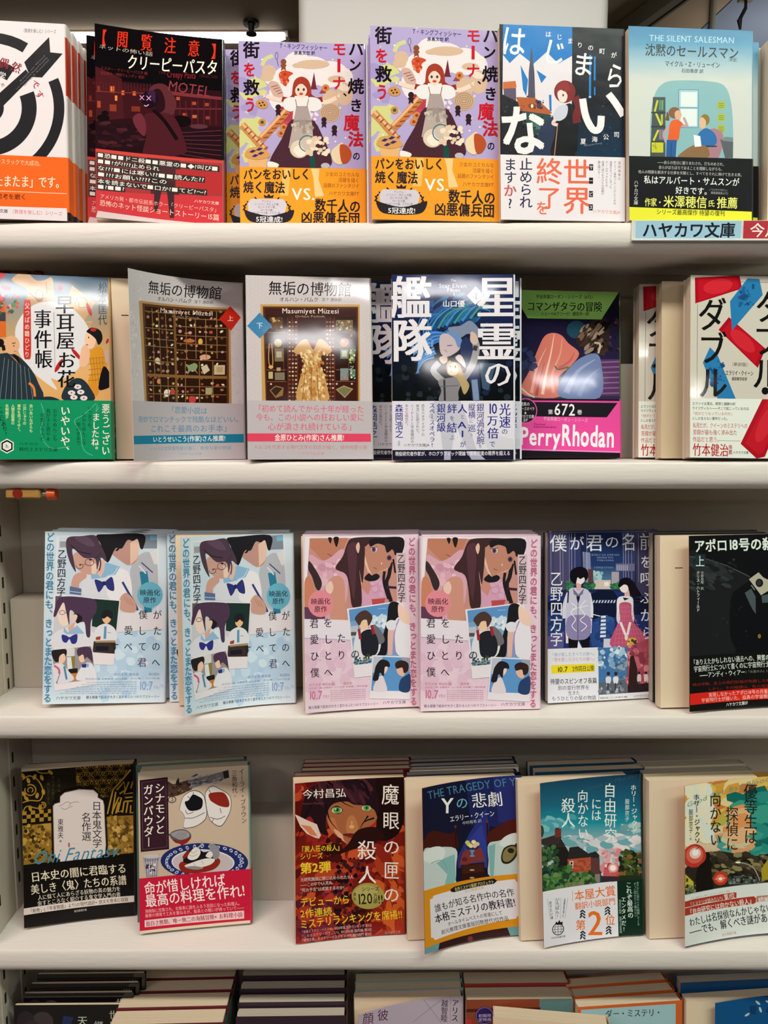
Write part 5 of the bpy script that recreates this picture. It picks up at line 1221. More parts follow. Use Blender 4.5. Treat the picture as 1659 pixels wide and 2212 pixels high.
    c.D(820, 1090, 1030, 1200, 30, 26, ['#e0e8f2', '#c8d8ec']); c.P([(612, 1190), (700, 1180), (700, 1300), (630, 1320)], '#b8c0cc'); c.R(620, 1250, 680, 1290, '#4c5058')
    c.S([(930, 1005), (1020, 1000)], 5, '#b4c8e4', False)
    c.B([(1060, 950), (1160, 944), (1220, 1080), (1120, 1130), (1040, 1250), (1020, 1500), (900, 1510), (980, 1300), (1030, 1120)], '#14131b')
    c.B([(1120, 1150), (1180, 1100), (1280, 1180), (1290, 1510), (1150, 1510), (1100, 1350)], '#e4e2ee'); c.B([(1160, 960), (1230, 1000), (1290, 1080), (1280, 1180), (1170, 1120)], '#eccabc'); c.S([(1165, 1120), (1110, 1280), (1120, 1500)], 14, '#a884c4')
    c.B([(1015, 1170), (1070, 1130), (1130, 1150), (1120, 1230), (1050, 1240)], '#dfdeea'); c.P([(1040, 1240), (1100, 1240), (1085, 1512), (1035, 1512)], '#e0b4a8')
    c.B([(700, 1240), (780, 1220), (900, 1220), (960, 1330), (920, 1500), (740, 1560), (660, 1500), (650, 1380)], '#dcdbe4'); c.B([(870, 1180), (960, 1240), (1000, 1360), (900, 1380)], '#6c6a74'); c.B([(740, 1260), (860, 1230), (930, 1360), (900, 1500), (760, 1510), (730, 1380)], '#1b1d28')
    c.S([(712, 1220), (725, 1330)], 30, '#9c2434', False); c.S([(855, 1180), (880, 1280)], 34, '#9c2434', False)
    c.B([(715, 1160), (780, 1120), (835, 1170), (800, 1220), (740, 1225)], '#ecc6a4'); c.B([(668, 1100), (720, 1040), (790, 1018), (850, 1060), (865, 1110), (820, 1190), (800, 1120), (750, 1130), (720, 1180), (690, 1150)], '#4a332e')
    c.D(660, 1490, 850, 1600, 30, 14, ['#3c4c3c', '#5c6c5c', '#202820']); c.P([(640, 1612), (850, 1592), (850, 1732), (655, 1750)], '#e6e0ea')
    c.P([(858, 1508), (1296, 1530), (1282, 2000), (820, 1980)], '#e6e1ec'); c.P([(872, 1524), (1288, 1544), (1274, 1910), (840, 1895)], '#5c94d0'); c.P([(872, 1524), (975, 1530), (950, 1700), (860, 1700)], '#b8c0d4'); c.P([(1190, 1536), (1288, 1544), (1280, 1700), (1200, 1640)], '#9ca0b4')
    c.B([(890, 1800), (960, 1730), (1000, 1800), (1015, 1905), (870, 1898)], '#e0d4de'); c.B([(955, 1640), (1010, 1610), (1030, 1660), (990, 1720), (950, 1710)], '#f0d0c4'); c.B([(900, 1620), (960, 1558), (1040, 1580), (1055, 1640), (1000, 1640), (985, 1740), (940, 1700), (920, 1780), (860, 1780), (880, 1690)], '#1d171e')
    c.B([(1150, 1640), (1230, 1640), (1215, 1740), (1160, 1730), (1130, 1680)], '#e4b6a0'); c.B([(1170, 1790), (1230, 1740), (1285, 1730), (1275, 1910), (1160, 1902)], '#243e6c'); c.B([(1118, 1600), (1180, 1570), (1260, 1600), (1262, 1680), (1215, 1710), (1195, 1650), (1130, 1660)], '#2e1e1e')
    c.V('どの世界の君にも、きっとまた恋をする', 1318, 232, 2070, 82, '#c86486', 1); c.V('乙野四方字', 1198, 415, 930, 86, '#222028', 0, 1)
    c.T('映画化', 172, 906, 396, 908, 74, '#48222e', 1); c.T('原作', 208, 990, 354, 992, 74, '#48222e', 1)
    for ch, x, y in (('君', 205, 1142), ('を', 362, 1142), ('愛', 205, 1316), ('し', 362, 1318), ('た', 512, 1312), ('ひ', 205, 1496), ('と', 358, 1496), ('り', 510, 1496), ('の', 665, 1490), ('僕', 205, 1676), ('へ', 358, 1678)): c.C(ch, x, y, 104, 112, '#1b1622', 0, 1)
    c.T('10.7', 128, 1918, 288, 1922, 132, '#cc6c8c', 1); c.T('FRI', 290, 1940, 360, 1942, 50, '#d490a8', 0)
    _tiny(c, (('宮沢氷魚 蒔田彩珠', 134, 1806, 428, 1808, 32), ('橋本愛', 525, 1806, 625, 1808, 32), ('保志総一朗 水野朋子 山口太郎 浜田賢二 西村知道', 134, 1845, 800, 1842, 23)), '#cc7c98')
    for i in range(6): c.T('原作映画化制作委員会配給監督脚本音楽', 375, 1880 + 22*i, 780, 1878 + 22*i, 15, '#d49cb4', 0)
    c.T('観る順番で結末が大きく変わるふたつのラブストーリー', 128, 2052, 922, 2042, 38, '#3c2c44', 0, 1); c.T('ハヤカワ文庫', 968, 2032, 1234, 2026, 44, '#4c4454', 0, 1)
    return c

def art_crossing():
    c = Canvas([(165, 165), (1325, 145), (1320, 1960), (172, 2022)], '#20284e')
    c.G(600, 140, 1000, 780, [(0, '#1a2450'), (.6, '#243a6c'), (1, '#5c8cb0')])
    c.P([(160, 160), (380, 158), (420, 760), (160, 860)], '#4a466c'); c.P([(380, 200), (520, 250), (540, 720), (420, 760)], '#343c6c'); c.P([(545, 370), (628, 380), (640, 720), (560, 720)], '#8088ac')
    c.P([(965, 150), (1130, 150), (1110, 700), (940, 700), (945, 500), (985, 480)], '#343e6a'); c.P([(1120, 150), (1330, 140), (1330, 900), (1130, 820)], '#413e60'); c.P([(860, 590), (940, 590), (940, 740), (860, 740)], '#a8a0b0')
    for x in (180, 200, 225, 300, 330, 400, 425, 460, 570, 590, 985, 1010, 1040, 1075, 1150, 1165, 1260): c.S([(x, 170), (x + 4, 700)], 5, c.rnd.choice(['#8c90b8', '#2c3054', '#a4a8c4']), False)
    c.R(905, 500, 1110, 580, '#6c6e94'); 
    for i in range(6): c.R(915 + 22*i, 515, 928 + 22*i, 575, '#9ca0bc')
    c.D(640, 590, 760, 680, 20, 22, ['#7cacc4', '#a4c8d0']); c.R(670, 680, 850, 780, '#cdbfbc'); c.R(780, 700, 830, 745, '#e8e4e0'); c.R(605, 560, 660, 720, '#5c3c44')
    c.D(380, 700, 450, 780, 20, 22, ['#2c6448', '#3c7c54']); c.D(560, 715, 680, 775, 40, 16, ['#2c6448', '#3c8050', '#1c4434']); c.D(850, 715, 960, 775, 30, 16, ['#2c6448', '#3c8050'])
    c.P([(160, 860), (400, 820), (900, 800), (1330, 880), (1330, 1430), (160, 1440)], '#20326e'); c.P([(160, 920), (640, 900), (930, 900), (1330, 920), (1330, 1040), (640, 1110), (160, 1000)], '#131b38')
    c.D(650, 1100, 900, 1400, 50, 40, ['#2c4a8c', '#24407c', '#345898']); c.D(180, 1100, 380, 1400, 30, 40, ['#24386c', '#2c4480']); c.P([(160, 1300), (350, 1240), (340, 1420), (160, 1430)], '#5a5490'); c.P([(900, 1320), (1330, 1290), (1330, 1420), (770, 1420), (775, 1320)], '#c8cce0')
    c.P([(640, 830), (720, 790), (880, 795), (930, 880), (900, 890), (640, 900)], '#121a34')
    for i in range(8): c.P([(665 + 32*i, 900), (680 + 32*i, 900), (668 + 32*i, 930), (652 + 32*i, 930)], '#c8d0e4')
    for i in range(6): c.P([(748 - 2*i, 1070 + 42*i), (798, 1068 + 42*i), (796, 1092 + 42*i), (744 - 2*i, 1096 + 42*i)], '#dfe4f0')
    c.S([(630, 1050), (740, 1075)], 9, '#e8ecf4', False)
    c.P([(385, 1300), (490, 1290), (625, 1290), (618, 1420), (548, 1420), (512, 1330), (485, 1425), (400, 1425)], '#15131c'); c.P([(500, 1340), (540, 1420), (490, 1424)], '#dfe4f0')
    c.S([(395, 820), (352, 960), (350, 1100)], 44, '#d4d4e8'); c.S([(610, 820), (640, 960), (640, 1090)], 40, '#dcdcec'); c.S([(372, 1110), (380, 1370)], 26, '#eadce4', False); c.S([(636, 1100), (628, 1260)], 26, '#eadce4', False)
    c.B([(392, 800), (470, 765), (560, 770), (622, 820), (632, 1000), (622, 1280), (495, 1335), (378, 1285), (365, 1050)], '#c6c4de'); c.B([(380, 1100), (490, 1060), (625, 1090), (622, 1285), (495, 1335), (378, 1285)], '#8c84b4')
    for p in ([(420, 930), (480, 980), (420, 1030), (470, 1110), (430, 1180), (480, 1240)], [(580, 900), (520, 980), (570, 1060), (520, 1120), (590, 1180), (530, 1240)], [(430, 1000), (600, 960)]): c.S(p, 9, '#e8e8f4')
    c.S([(495, 860), (495, 1330)], 5, '#3c3454', False); c.P([(480, 840), (520, 840), (512, 890), (496, 940), (480, 880)], '#231c34'); c.P([(440, 770), (500, 840), (560, 770), (545, 835), (500, 860), (450, 835)], '#74708c'); c.S([(392, 800), (385, 930)], 14, '#1c1c30', False)
    c.B([(460, 660), (560, 650), (560, 700), (510, 735), (470, 710)], '#eee2e8'); c.P([(475, 710), (530, 725), (525, 790), (480, 790)], '#dca8a8')
    c.B([(405, 640), (420, 580), (465, 545), (530, 535), (590, 565), (605, 640), (575, 690), (560, 650), (520, 670), (490, 650), (470, 720), (430, 700)], '#141019')
    c.P([(1000, 800), (1050, 790), (1060, 870), (1000, 860)], '#e0b4b4')
    c.B([(925, 880), (1000, 855), (1085, 875), (1095, 1000), (1090, 1150), (930, 1155), (915, 1000)], '#e3e2ec')
    c.B([(945, 940), (1065, 935), (1075, 1050), (1100, 1150), (1190, 1240), (1290, 1370), (1230, 1415), (860, 1410), (890, 1230), (950, 1120)], '#bc5478'); c.D(900, 960, 1200, 1400, 0, 5, ['#fff'])
    for i in range(9): c.S([(955 + 12*i, 950), (890 + 42*i, 1400)], 3, '#d87c98', False)
    for i in range(9): c.S([(945 - 8*i, 980 + 48*i), (1075 + 22*i, 975 + 48*i)], 3, '#d87c98', False)
    c.S([(955, 1140), (1010, 1280)], 26, '#ecdfe4', False); c.S([(1060, 1140), (1030, 1280)], 26, '#ecdfe4', False); c.E(1018, 1305, 18, 34, '#ecd8d8'); c.P([(980, 870), (1000, 905), (1050, 880)], '#231c2c')
    c.E(1085, 1350, 55, 42, '#d8a83c', -10); c.D(1040, 1330, 1130, 1390, 12, 14, ['#e8c860', '#a87828', '#4c3440'])
    c.B([(950, 735), (1030, 725), (1045, 780), (1000, 818), (958, 795)], '#f0e4e6')
    c.B([(930, 740), (960, 670), (1030, 652), (1090, 690), (1140, 770), (1180, 850), (1120, 865), (1150, 900), (1080, 860), (1050, 800), (1030, 740), (990, 730), (950, 760)], '#14101a')
    c.D(1100, 870, 1260, 930, 14, 10, ['#14101a'], rot=20, asp=3)
    W_ = '#e4e8f2'
    for ch, x, y, w_, h in (('僕', 283, 278, 190, 200), ('が', 482, 278, 165, 165), ('君', 676, 272, 195, 200), ('の', 864, 262, 165, 150), ('名', 1048, 262, 165, 205), ('前', 1240, 258, 160, 200), ('を', 1235, 480, 130, 150), ('呼', 1240, 665, 155, 165), ('ぶ', 1238, 872, 145, 145), ('か', 1240, 1062, 150, 155), ('ら', 1242, 1258, 120, 160)): c.C(ch, x, y, w_, h, W_, 0, 1)
    c.V('乙野四方字', 264, 585, 1405, 142, W_, 0, 1)
    for s, x0, x1, y in (('BOKU GA KIMI NO', 640, 945, 404), ('NAMAE WO', 700, 880, 434), ('YOBU KARA', 700, 885, 464), ('YOMOJI OTONO', 670, 880, 542)): c.T(s, x0, y, x1, y, 26, '#8c9cc8', 0)
    c.P([(166, 1432), (716, 1414), (722, 1995), (172, 2025)], '#e2e2ee')
    c.P([(718, 1420), (1030, 1408), (1030, 1912), (722, 1932)], '#4474ac'); c.D(725, 1420, 1020, 1640, 60, 28, ['#d8e4f0', '#7ca4cc', '#3c6ca8', '#a4c4e0']); c.D(900, 1560, 1025, 1780, 26, 18, ['#4c5c70', '#6c8090', '#8ca4b4']); c.P([(722, 1800), (1030, 1760), (1030, 1912), (722, 1932)], '#5c6474'); c.D(725, 1800, 1025, 1910, 26, 16, ['#7c8494', '#3c4450', '#a8b0bc'])
    for x, k in ((825, '#d4d4e0'), (905, '#d8dce8')): c.E(x, 1700, 18, 20, '#2c2430'); c.B([(x-28, 1740), (x+24, 1735), (x+20, 1800), (x-22, 1805)], k); c.S([(x - 5, 1800), (x - 8, 1880)], 14, '#3c3848', False)
    c.P([(1030, 1408), (1324, 1300), (1322, 1892), (1030, 1912)], '#a84c60'); c.D(1040, 1400, 1315, 1850, 80, 34, ['#c8687c', '#8c3c50', '#d88c98', '#b45468']); c.P([(1058, 1512), (1095, 1500), (1135, 1640), (1150, 1900), (1032, 1908)], '#33201f'); c.P([(1032, 1830), (1322, 1790), (1322, 1892), (1032, 1912)], '#2c2028')
    for x, k in ((1155, '#d8ccd4'), (1230, '#e4d8dc')): c.E(x, 1690, 12, 15, '#241820'); c.B([(x-18, 1715), (x+18, 1712), (x+20, 1780), (x-18, 1785)], k); c.S([(x, 1780), (x, 1850)], 10, '#3c2430', False)
    c.P([(722, 1930), (1324, 1890), (1324, 1990), (722, 2010)], '#e0e0ea'); c.P([(1280, 1310), (1324, 1296), (1324, 1400), (1300, 1400)], '#c8c8dc')
    c.T('『僕が愛したすべての君へ』', 200, 1496, 698, 1484, 46, '#88a0c4', 0); c.T('『君を愛したひとりの僕へ』', 200, 1550, 698, 1538, 46, '#cc8ca8', 0)
    c.P([(210, 1610), (676, 1590), (676, 1678), (210, 1702)], '#ecd82c'); c.T('10.7', 268, 1656, 390, 1652, 80, '#201c14', 1); c.T('2作同日公開', 436, 1650, 672, 1640, 68, '#201c14', 1)
    c.T('待望のスピンオフ長篇', 198, 1787, 702, 1774, 66, '#20202a', 1); c.T('別の並行世界を', 280, 1856, 622, 1848, 54, '#4c4c60', 0, 1); c.T('生きた', 390, 1912, 518, 1908, 52, '#4c4c60', 0, 1); c.T('もうひとりの栞の物語', 214, 1972, 694, 1960, 54, '#4c4c60', 0, 1)
    c.T('映画化決定 二〇二二年公開 早川書房', 735, 1965, 1030, 1950, 20, '#3c3c48', 1); c.T('ハヤカワ文庫', 1092, 1946, 1274, 1936, 32, '#4c4c58', 0, 1)
    return c

def art_moon():
    c = Canvas([(445, 205), (1669, 162), (1684, 2040), (465, 2125)], '#111316')
    c.B([(430, 430), (650, 455), (900, 530), (1170, 650), (1050, 760), (965, 830), (935, 1000), (940, 1300), (980, 1500), (440, 1560)], '#1d2022'); c.B([(445, 440), (640, 465), (850, 530), (900, 620), (700, 640), (500, 560)], '#2b3032')
    c.S([(450, 430), (650, 455), (900, 530), (1160, 645)], 7, '#565c5a'); c.D(460, 480, 1000, 800, 60, 22, ['#262b2e', '#1b1e20', '#33383a'], rot=25, asp=2.5)
    c.D(600, 900, 1300, 1400, 20, 12, ['#1f2224', '#2c2a26'])
    c.E(975, 455, 20, 18, '#24221e'); c.E(975, 462, 6, 5, '#6c6248'); c.E(1270, 1295, 18, 24, '#8c6c34'); c.E(880, 1250, 16, 14, '#22221e')
    c.P([(1150, 672), (1256, 594), (1310, 650), (1420, 700), (1420, 760), (1285, 845)], '#b2ae9c'); c.E(1266, 710, 42, 46, '#17181a'); c.E(1262, 708, 26, 30, '#303236')
    c.P([(1102, 822), (1175, 775), (1225, 860), (1228, 1052), (1190, 1000)], '#47555a'); c.P([(1290, 850), (1500, 800), (1560, 900), (1300, 930)], '#47565c'); c.S([(1175, 735), (1215, 790)], 12, '#6c8088', False); c.P([(1420, 680), (1560, 640), (1600, 800), (1440, 860)], '#8c887a')
    c.T('アポロ18号の殺人', 505, 318, 1560, 268, 150, '#dde8e2', 2)
    c.P([(518, 408), (642, 402), (646, 545), (522, 552)], '#1d3038'); c.C('上', 580, 480, 112, 132, '#e0eae6', 0, 1)
    c.V('クリス・ハトフィールド', 556, 588, 1035, 42, '#d8e2de', 1, 0, 560); c.V('中原尚哉 訳', 606, 590, 795, 36, '#a8b2ae', 1)
    c.band((458, 1510), (1725, 1455), '#141414')
    c.T('「ありえたかもしれない過去への、興奮の旅。', 482, 1590, 1480, 1515, 72, '#d4ded8', 1, 1); c.T('宇宙飛行士について書くのに宇宙飛行士ほど', 510, 1662, 1480, 1588, 72, '#d4ded8', 1, 1)
    c.T('――アンディ・ウィアー', 582, 1730, 1112, 1690, 66, '#e0e8e4', 1); c.T('(『火星の人』)', 1115, 1690, 1360, 1670, 34, '#84887a', 0)
    c.T('時は冷戦、史上の飛行計画が失敗した時代を描く', 494, 1832, 1600, 1765, 38, '#84241a', 1); c.T('しかし、その陰謀は、私の想像を超えて', 680, 1880, 1600, 1822, 36, '#84241a', 1)
    c.P([(466, 1930), (1740, 1830), (1740, 1948), (468, 2054)], '#d8281e'); c.T('実現しなかったアポロ18号の月着陸ミッション!', 690, 1946, 1650, 1876, 52, '#f0b8b0', 1); c.T('宇宙飛行士が描いた、迫真の宇宙開発SFスリラー', 604, 2004, 1650, 1930, 50, '#f0b8b0', 1)
    c.T('ハヤカワ文庫SF', 895, 2052, 1146, 2028, 46, '#dce4e0', 1)
    return c

# ---------------------------------------------------------------- cover designs, fourth shelf
def art_oni():
    c = Canvas([(250, 340), (1420, 240), (1435, 1850), (275, 1982)], '#15120e')
    Gd = '#a8822a'; Dk = '#1d150c'
    c.P([(812, 296), (1410, 240), (1330, 400), (1240, 490), (1150, 600), (1080, 610), (1000, 500), (820, 500)], '#a6802c')
    for j in range(4):
        for i in range(6):
            x = 850 + 128*i - (64 if j % 2 else 0); y = 330 + 88*j - 10*i
            if x < 830 or x > 1400 - (j - .5)*60: continue
            for k in range(12):
                a = R(30*k + 5); c.S([(x, y), (x + 64*math.cos(a), y + 52*math.sin(a))], 11, Dk, False)
            c.E(x, y, 16, 15, Dk)
            h_ = [(x + 66*math.cos(R(60*q)), y + 56*math.sin(R(60*q))) for q in range(7)]
            for q in range(6): c.S([h_[q], h_[q+1]], 6, Dk, False)
    c.P([(560, 315), (812, 292), (822, 500), (700, 520), (600, 560), (570, 700), (500, 760), (480, 500)], '#1f1b10')
    for p in ([(1400, 300), (1300, 420), (1210, 520), (1150, 780)], [(1240, 540), (1200, 780)], [(1200, 760), (1270, 600), (1300, 600), (1260, 760), (1310, 740)], [(1250, 520), (1330, 430), (1340, 520), (1280, 560)], [(1340, 600), (1420, 590)], [(1330, 640), (1310, 760)], [(1370, 640), (1350, 760)], [(1330, 640), (1420, 630)], [(1400, 680), (1395, 760), (1425, 755)], [(1380, 430), (1330, 560), (1425, 545)], [(1425, 420), (1400, 500)], [(1270, 650), (1240, 770)]):
        c.S(p, 16, Gd, False)
    for cx, cy, r in ((340, 530, 62), (470, 690, 36)): 
        c.O(cx, cy, r, r, 11, Gd, a0=-200, a1=120); c.O(cx, cy, r*.5, r*.5, 9, Gd, a0=-60, a1=230)
    c.S([(258, 420), (330, 380), (420, 430), (470, 540), (440, 640), (340, 640), (262, 660)], 12, Gd); c.S([(390, 320), (450, 350), (530, 350)], 11, Gd); c.S([(258, 780), (300, 700), (400, 720), (460, 720)], 12, Gd)
    for x, y, a in ((320, 430, 70), (385, 390, 110), (460, 400, 70), (550, 345, 40), (475, 550, 80), (410, 590, 100), (300, 620, 50), (340, 720, 80), (440, 720, 90), (265, 380, 60), (272, 570, 60)): c.E(x, y, 32, 18, Gd, a, 9)
    for i in range(7):
        for j in range(3):
            if (i + j) % 2 == 0: x = 258 + 44*i; y = 752 + 42*j - 3*i; c.P([(x, y), (x + 44, y - 3), (x + 44, y + 38), (x, y + 41)], Gd)
    c.P([(255, 905), (572, 880), (576, 1290), (272, 1318)], '#94702a'); c.D(265, 900, 570, 1290, 110, 20, ['#c09a44', '#6c4c1c', '#2c2010', '#a88438', '#4c3a18'])
    c.P([(450, 890), (570, 882), (572, 980), (500, 930)], '#b48c38'); c.P([(1142, 812), (1424, 788), (1428, 1188), (1150, 1222)], '#94702e'); c.D(1150, 820, 1425, 1200, 100, 26, ['#b48e40', '#7c5c24', '#c8a458', '#5c4420', '#a07c34'])
    for p in ([(1250, 800), (1270, 900), (1330, 950)], [(1180, 1040), (1240, 1010), (1290, 1100)], [(1330, 850), (1400, 900)]): c.S(p, 5, '#3a2a14')
    out = [(655, 600), (700, 560), (850, 525), (1000, 530), (1048, 572), (1045, 608), (1100, 640), (1112, 690), (1120, 900), (1130, 1100), (1122, 1200), (1062, 1230), (1105, 1312), (870, 1336), (638, 1352), (655, 1262), (592, 1228), (585, 900), (580, 700), (600, 676), (652, 662)]
    cx = sum(p[0] for p in out)/len(out); cy = sum(p[1] for p in out)/len(out)
    c.P([(cx + (x-cx)*1.09, cy + (y-cy)*1.06) for x, y in out], '#15110d'); c.P([(cx + (x-cx)*1.025, cy + (y-cy)*1.018) for x, y in out], '#8a7f7a'); c.P(out, '#dbcfcd')
    for p in ([(640, 700), (680, 680), (720, 655), (760, 670), (740, 700)], [(660, 715), (700, 735), (740, 715), (780, 700)], [(760, 670), (800, 655), (850, 658)]): c.S(p, 4, '#5a4c48')
    c.V('日本鬼文学', 1036, 645, 1140, 104, '#1c1b26', 0, 1, 1042); c.V('名作選', 925, 765, 1068, 104, '#1c1b26', 0, 1, 928); c.V('東雅夫', 655, 832, 1042, 62, '#1c1b26', 0, 1); c.C('編', 655, 1068, 24, 26, '#1c1b26', 1)
    c.T('Oni Fantasy', 380, 1245, 1290, 1160, 200, '#3f88a4', 0, 0, .45); c.E(743, 1110, 10, 26, '#a8685c'); c.E(860, 1312, 22, 18, '#15120e')
    c.V('にほん', 640, 400, 560, 34, '#4c4834', 0, 1); c.V('おにぶんがく', 578, 370, 630, 34, '#4c4834', 0, 1); c.V('めいさくせん', 528, 450, 680, 34, '#4c4834', 0, 1)
    c.band((268, 1328), (1430, 1205), '#13100f')
    c.T('日本史の闇に君臨する', 342, 1450, 1352, 1352, 114, '#e4dac4', 1, 1); c.T('美しき〈鬼〉たちの系譜', 342, 1582, 1352, 1476, 114, '#e4dac4', 1, 1)
    c.T('人に似て人にあらざる妖物の真の魅力を', 415, 1668, 1288, 1572, 58, '#cfc8bc', 1, 1); c.T('余すところなく紹介する鬼文学入門の書', 412, 1728, 1288, 1634, 58, '#cfc8bc', 1, 1)
    c.P([(268, 1775), (1434, 1640), (1435, 1708), (270, 1846)], '#dcd0ca'); c.T('「剣巻」(『平家物語』より)の現代語訳+原文を巻末に収録', 322, 1808, 1368, 1682, 48, '#26201e', 0, 1); c.T('創元推理文庫', 795, 1818, 928, 1800, 26, '#c0b8b0', 1)
    return c

def art_cinnamon():
    c = Canvas([(135, 290), (1225, 270), (1250, 1835), (160, 1965)], '#c6b09c')
    c.G(120, 260, 1260, 460, [(0, '#d6c4ac'), (1, '#c6b09c')])
    c.B([(440, 400), (500, 430), (600, 405), (680, 400), (690, 480), (620, 520), (530, 552), (440, 552), (425, 480)], '#4c382e'); c.P([(640, 402), (1035, 312), (1046, 388), (690, 478), (660, 480)], '#77757a')
    c.P([(985, 322), (1040, 310), (1048, 386), (1000, 396)], '#2c2a2e'); c.D(660, 350, 980, 450, 26, 10, ['#8c8a90', '#55535a', '#a4a2a8'], rot=-14, asp=2.5); c.B([(520, 430), (550, 365), (560, 420), (600, 410), (570, 450)], '#2c2220')
    c.D(450, 420, 680, 530, 30, 12, ['#33231c', '#6c5444']); c.O(484, 588, 42, 36, 8, '#2c2424', a0=0, a1=360); c.S([(484, 560), (492, 600), (470, 605)], 6, '#2c2424')
    c.P([(153, 372), (440, 354), (456, 1096), (167, 1118)], '#2e1a22'); c.P([(172, 392), (424, 374), (440, 1076), (184, 1098)], '#573c48'); c.P([(180, 400), (418, 382), (433, 1068), (192, 1088)], '#381f29')
    for p in ([(608, 545), (700, 500), (790, 540), (822, 640), (828, 780), (740, 862), (622, 888), (598, 862), (612, 780), (585, 720), (558, 690), (580, 600)], [(815, 530), (878, 462), (965, 500), (1056, 570), (1066, 690), (1030, 790), (965, 875), (880, 832), (842, 760), (820, 640)]):
        c.B(p, '#35303c'); cx = sum(q[0] for q in p)/len(p); cy = sum(q[1] for q in p)/len(p); c.B([(cx + (x-cx)*.965, cy + (y-cy)*.965) for x, y in p], '#e0dad9')
    for p in ([(640, 560), (670, 590), (660, 630)], [(620, 700), (640, 740), (700, 720)], [(612, 780), (700, 780), (810, 730)], [(850, 500), (870, 540)], [(860, 780), (940, 800), (1010, 770)], [(960, 690), (970, 740)], [(700, 520), (690, 560)], [(880, 830), (900, 790)]): c.S(p, 6, '#4c4650')
    c.B([(612, 620), (650, 600), (690, 545), (740, 560), (788, 600), (780, 680), (720, 708), (650, 700)], '#15161b'); c.B([(850, 545), (920, 528), (1000, 540), (1045, 620), (1040, 680), (960, 670), (890, 630), (860, 600)], '#8a281f')
    c.B([(462, 950), (490, 915), (560, 895), (630, 905), (675, 950), (660, 1000), (560, 1015), (490, 1000)], '#55525a'); c.B([(475, 950), (500, 922), (560, 905), (630, 915), (662, 950), (640, 985), (560, 1000)], '#98959a')
    for k in range(4): c.S([(500 + 30*k, 990), (560 + 25*k, 925)], 4, '#6c6a72', False)
    c.B([(490, 995), (570, 1012), (675, 975), (640, 1030), (600, 1055), (592, 1110), (578, 1110), (572, 1050), (520, 1030)], '#8a281f'); c.S([(420, 930), (465, 950)], 12, '#2c2228', False); c.S([(588, 1100), (590, 1200)], 5, '#5c2420', False)
    c.E(800, 1225, 430, 186, '#232c66', 2, 40); c.E(790, 1232, 310, 130, '#dcd6dc', 2, 36); c.E(790, 1236, 296, 120, '#c2b6ba', 2, 36)
    for k in range(30):
        a = R(12*k + 4); x = 800 + 370*math.cos(a); y = 1225 + 156*math.sin(a)
        c.E(x, y, 22, 15, '#b8bcd4', 30*k, 9); c.E(x, y, 10, 7, '#232c66', 0, 8)
    c.B([(555, 1260), (600, 1220), (750, 1200), (930, 1190), (960, 1240), (890, 1310), (720, 1345), (590, 1330)], '#8a281f')
    c.B([(600, 1190), (650, 1110), (740, 1090), (800, 1130), (870, 1110), (880, 1060), (940, 1080), (950, 1180), (880, 1230), (760, 1240), (620, 1240)], '#1d181c'); c.B([(850, 1060), (900, 1050), (950, 1100), (950, 1180), (900, 1200)], '#8c8a94'); c.B([(610, 1270), (700, 1230), (820, 1195), (910, 1205), (860, 1260), (720, 1290)], '#e2dcd8'); c.B([(620, 1285), (700, 1270), (800, 1290), (720, 1308)], '#8e8a90')
    c.B([(640, 1180), (690, 1100), (740, 1080), (770, 1130), (740, 1190), (680, 1210)], '#e2dcd8'); c.B([(820, 1170), (860, 1120), (890, 1150), (870, 1190)], '#e2dcd8')
    for p in ([(670, 1110), (700, 1140), (740, 1110)], [(660, 1160), (700, 1170), (740, 1150)], [(700, 1240), (720, 1270)], [(780, 1215), (800, 1255)]): c.S(p, 4, '#8c8088')
    c.S([(740, 1090), (790, 1040), (778, 1018)], 14, '#a8a4a8'); c.B([(590, 1180), (640, 1110), (660, 1130), (620, 1190)], '#8a281f')
    c.P([(188, 1160), (362, 1150), (340, 1370), (225, 1385)], '#9a93a0'); c.E(275, 1165, 86, 22, '#c4bcc4'); c.P([(205, 1220), (350, 1210), (335, 1360), (232, 1370)], '#bab2ba')
    for k in range(6): c.S([(215 + 25*k, 1190), (235 + 18*k, 1375)], 5, '#4c4460', False)
    c.D(225, 1240, 330, 1340, 20, 12, ['#3c3450', '#e0dce0'])
    W_ = '#f0e8e0'
    c.V('シナモンと', 358, 408, 940, 104, W_, 1, 1, 366); c.V('ガンパウダー', 240, 420, 1070, 104, W_, 1, 1, 250)
    c.V('イーライ・ブラウン', 1165, 300, 850, 54, '#3a2c2c', 0, 1, 1190); c.V('三角和代', 1096, 315, 545, 54, '#3a2c2c', 0, 1, 1102); c.C('訳', 1103, 575, 26, 30, '#8c7c74', 0)
    c.band((148, 1402), (1245, 1292), '#c41e3c')
    c.T('命が惜しければ', 203, 1498, 1012, 1408, 140, '#f4e6e6', 1, 0); c.T('最高の料理を作れ!', 213, 1628, 1200, 1510, 142, '#f4e6e6', 1, 0)
    c.T('海賊船に拉致され、女船長に腕をふるう羽目になった料理人。', 213, 1732, 1168, 1640, 42, '#eca4ac', 1); c.T('最悪の環境で工夫を重ねるが、船長との戦いが待っていて――', 213, 1778, 1192, 1682, 42, '#eca4ac', 1)
    c.P([(208, 1824), (1190, 1712), (1192, 1790), (210, 1896)], '#e8c6ca'); c.T('面白さ無類、唯一無二の海賊冒険×お料理小説', 222, 1862, 1178, 1750, 56, '#a02438', 1, 1)
    c.P([(160, 1936), (1250, 1806), (1250, 1850), (160, 1980)], '#dccab4')
    return c

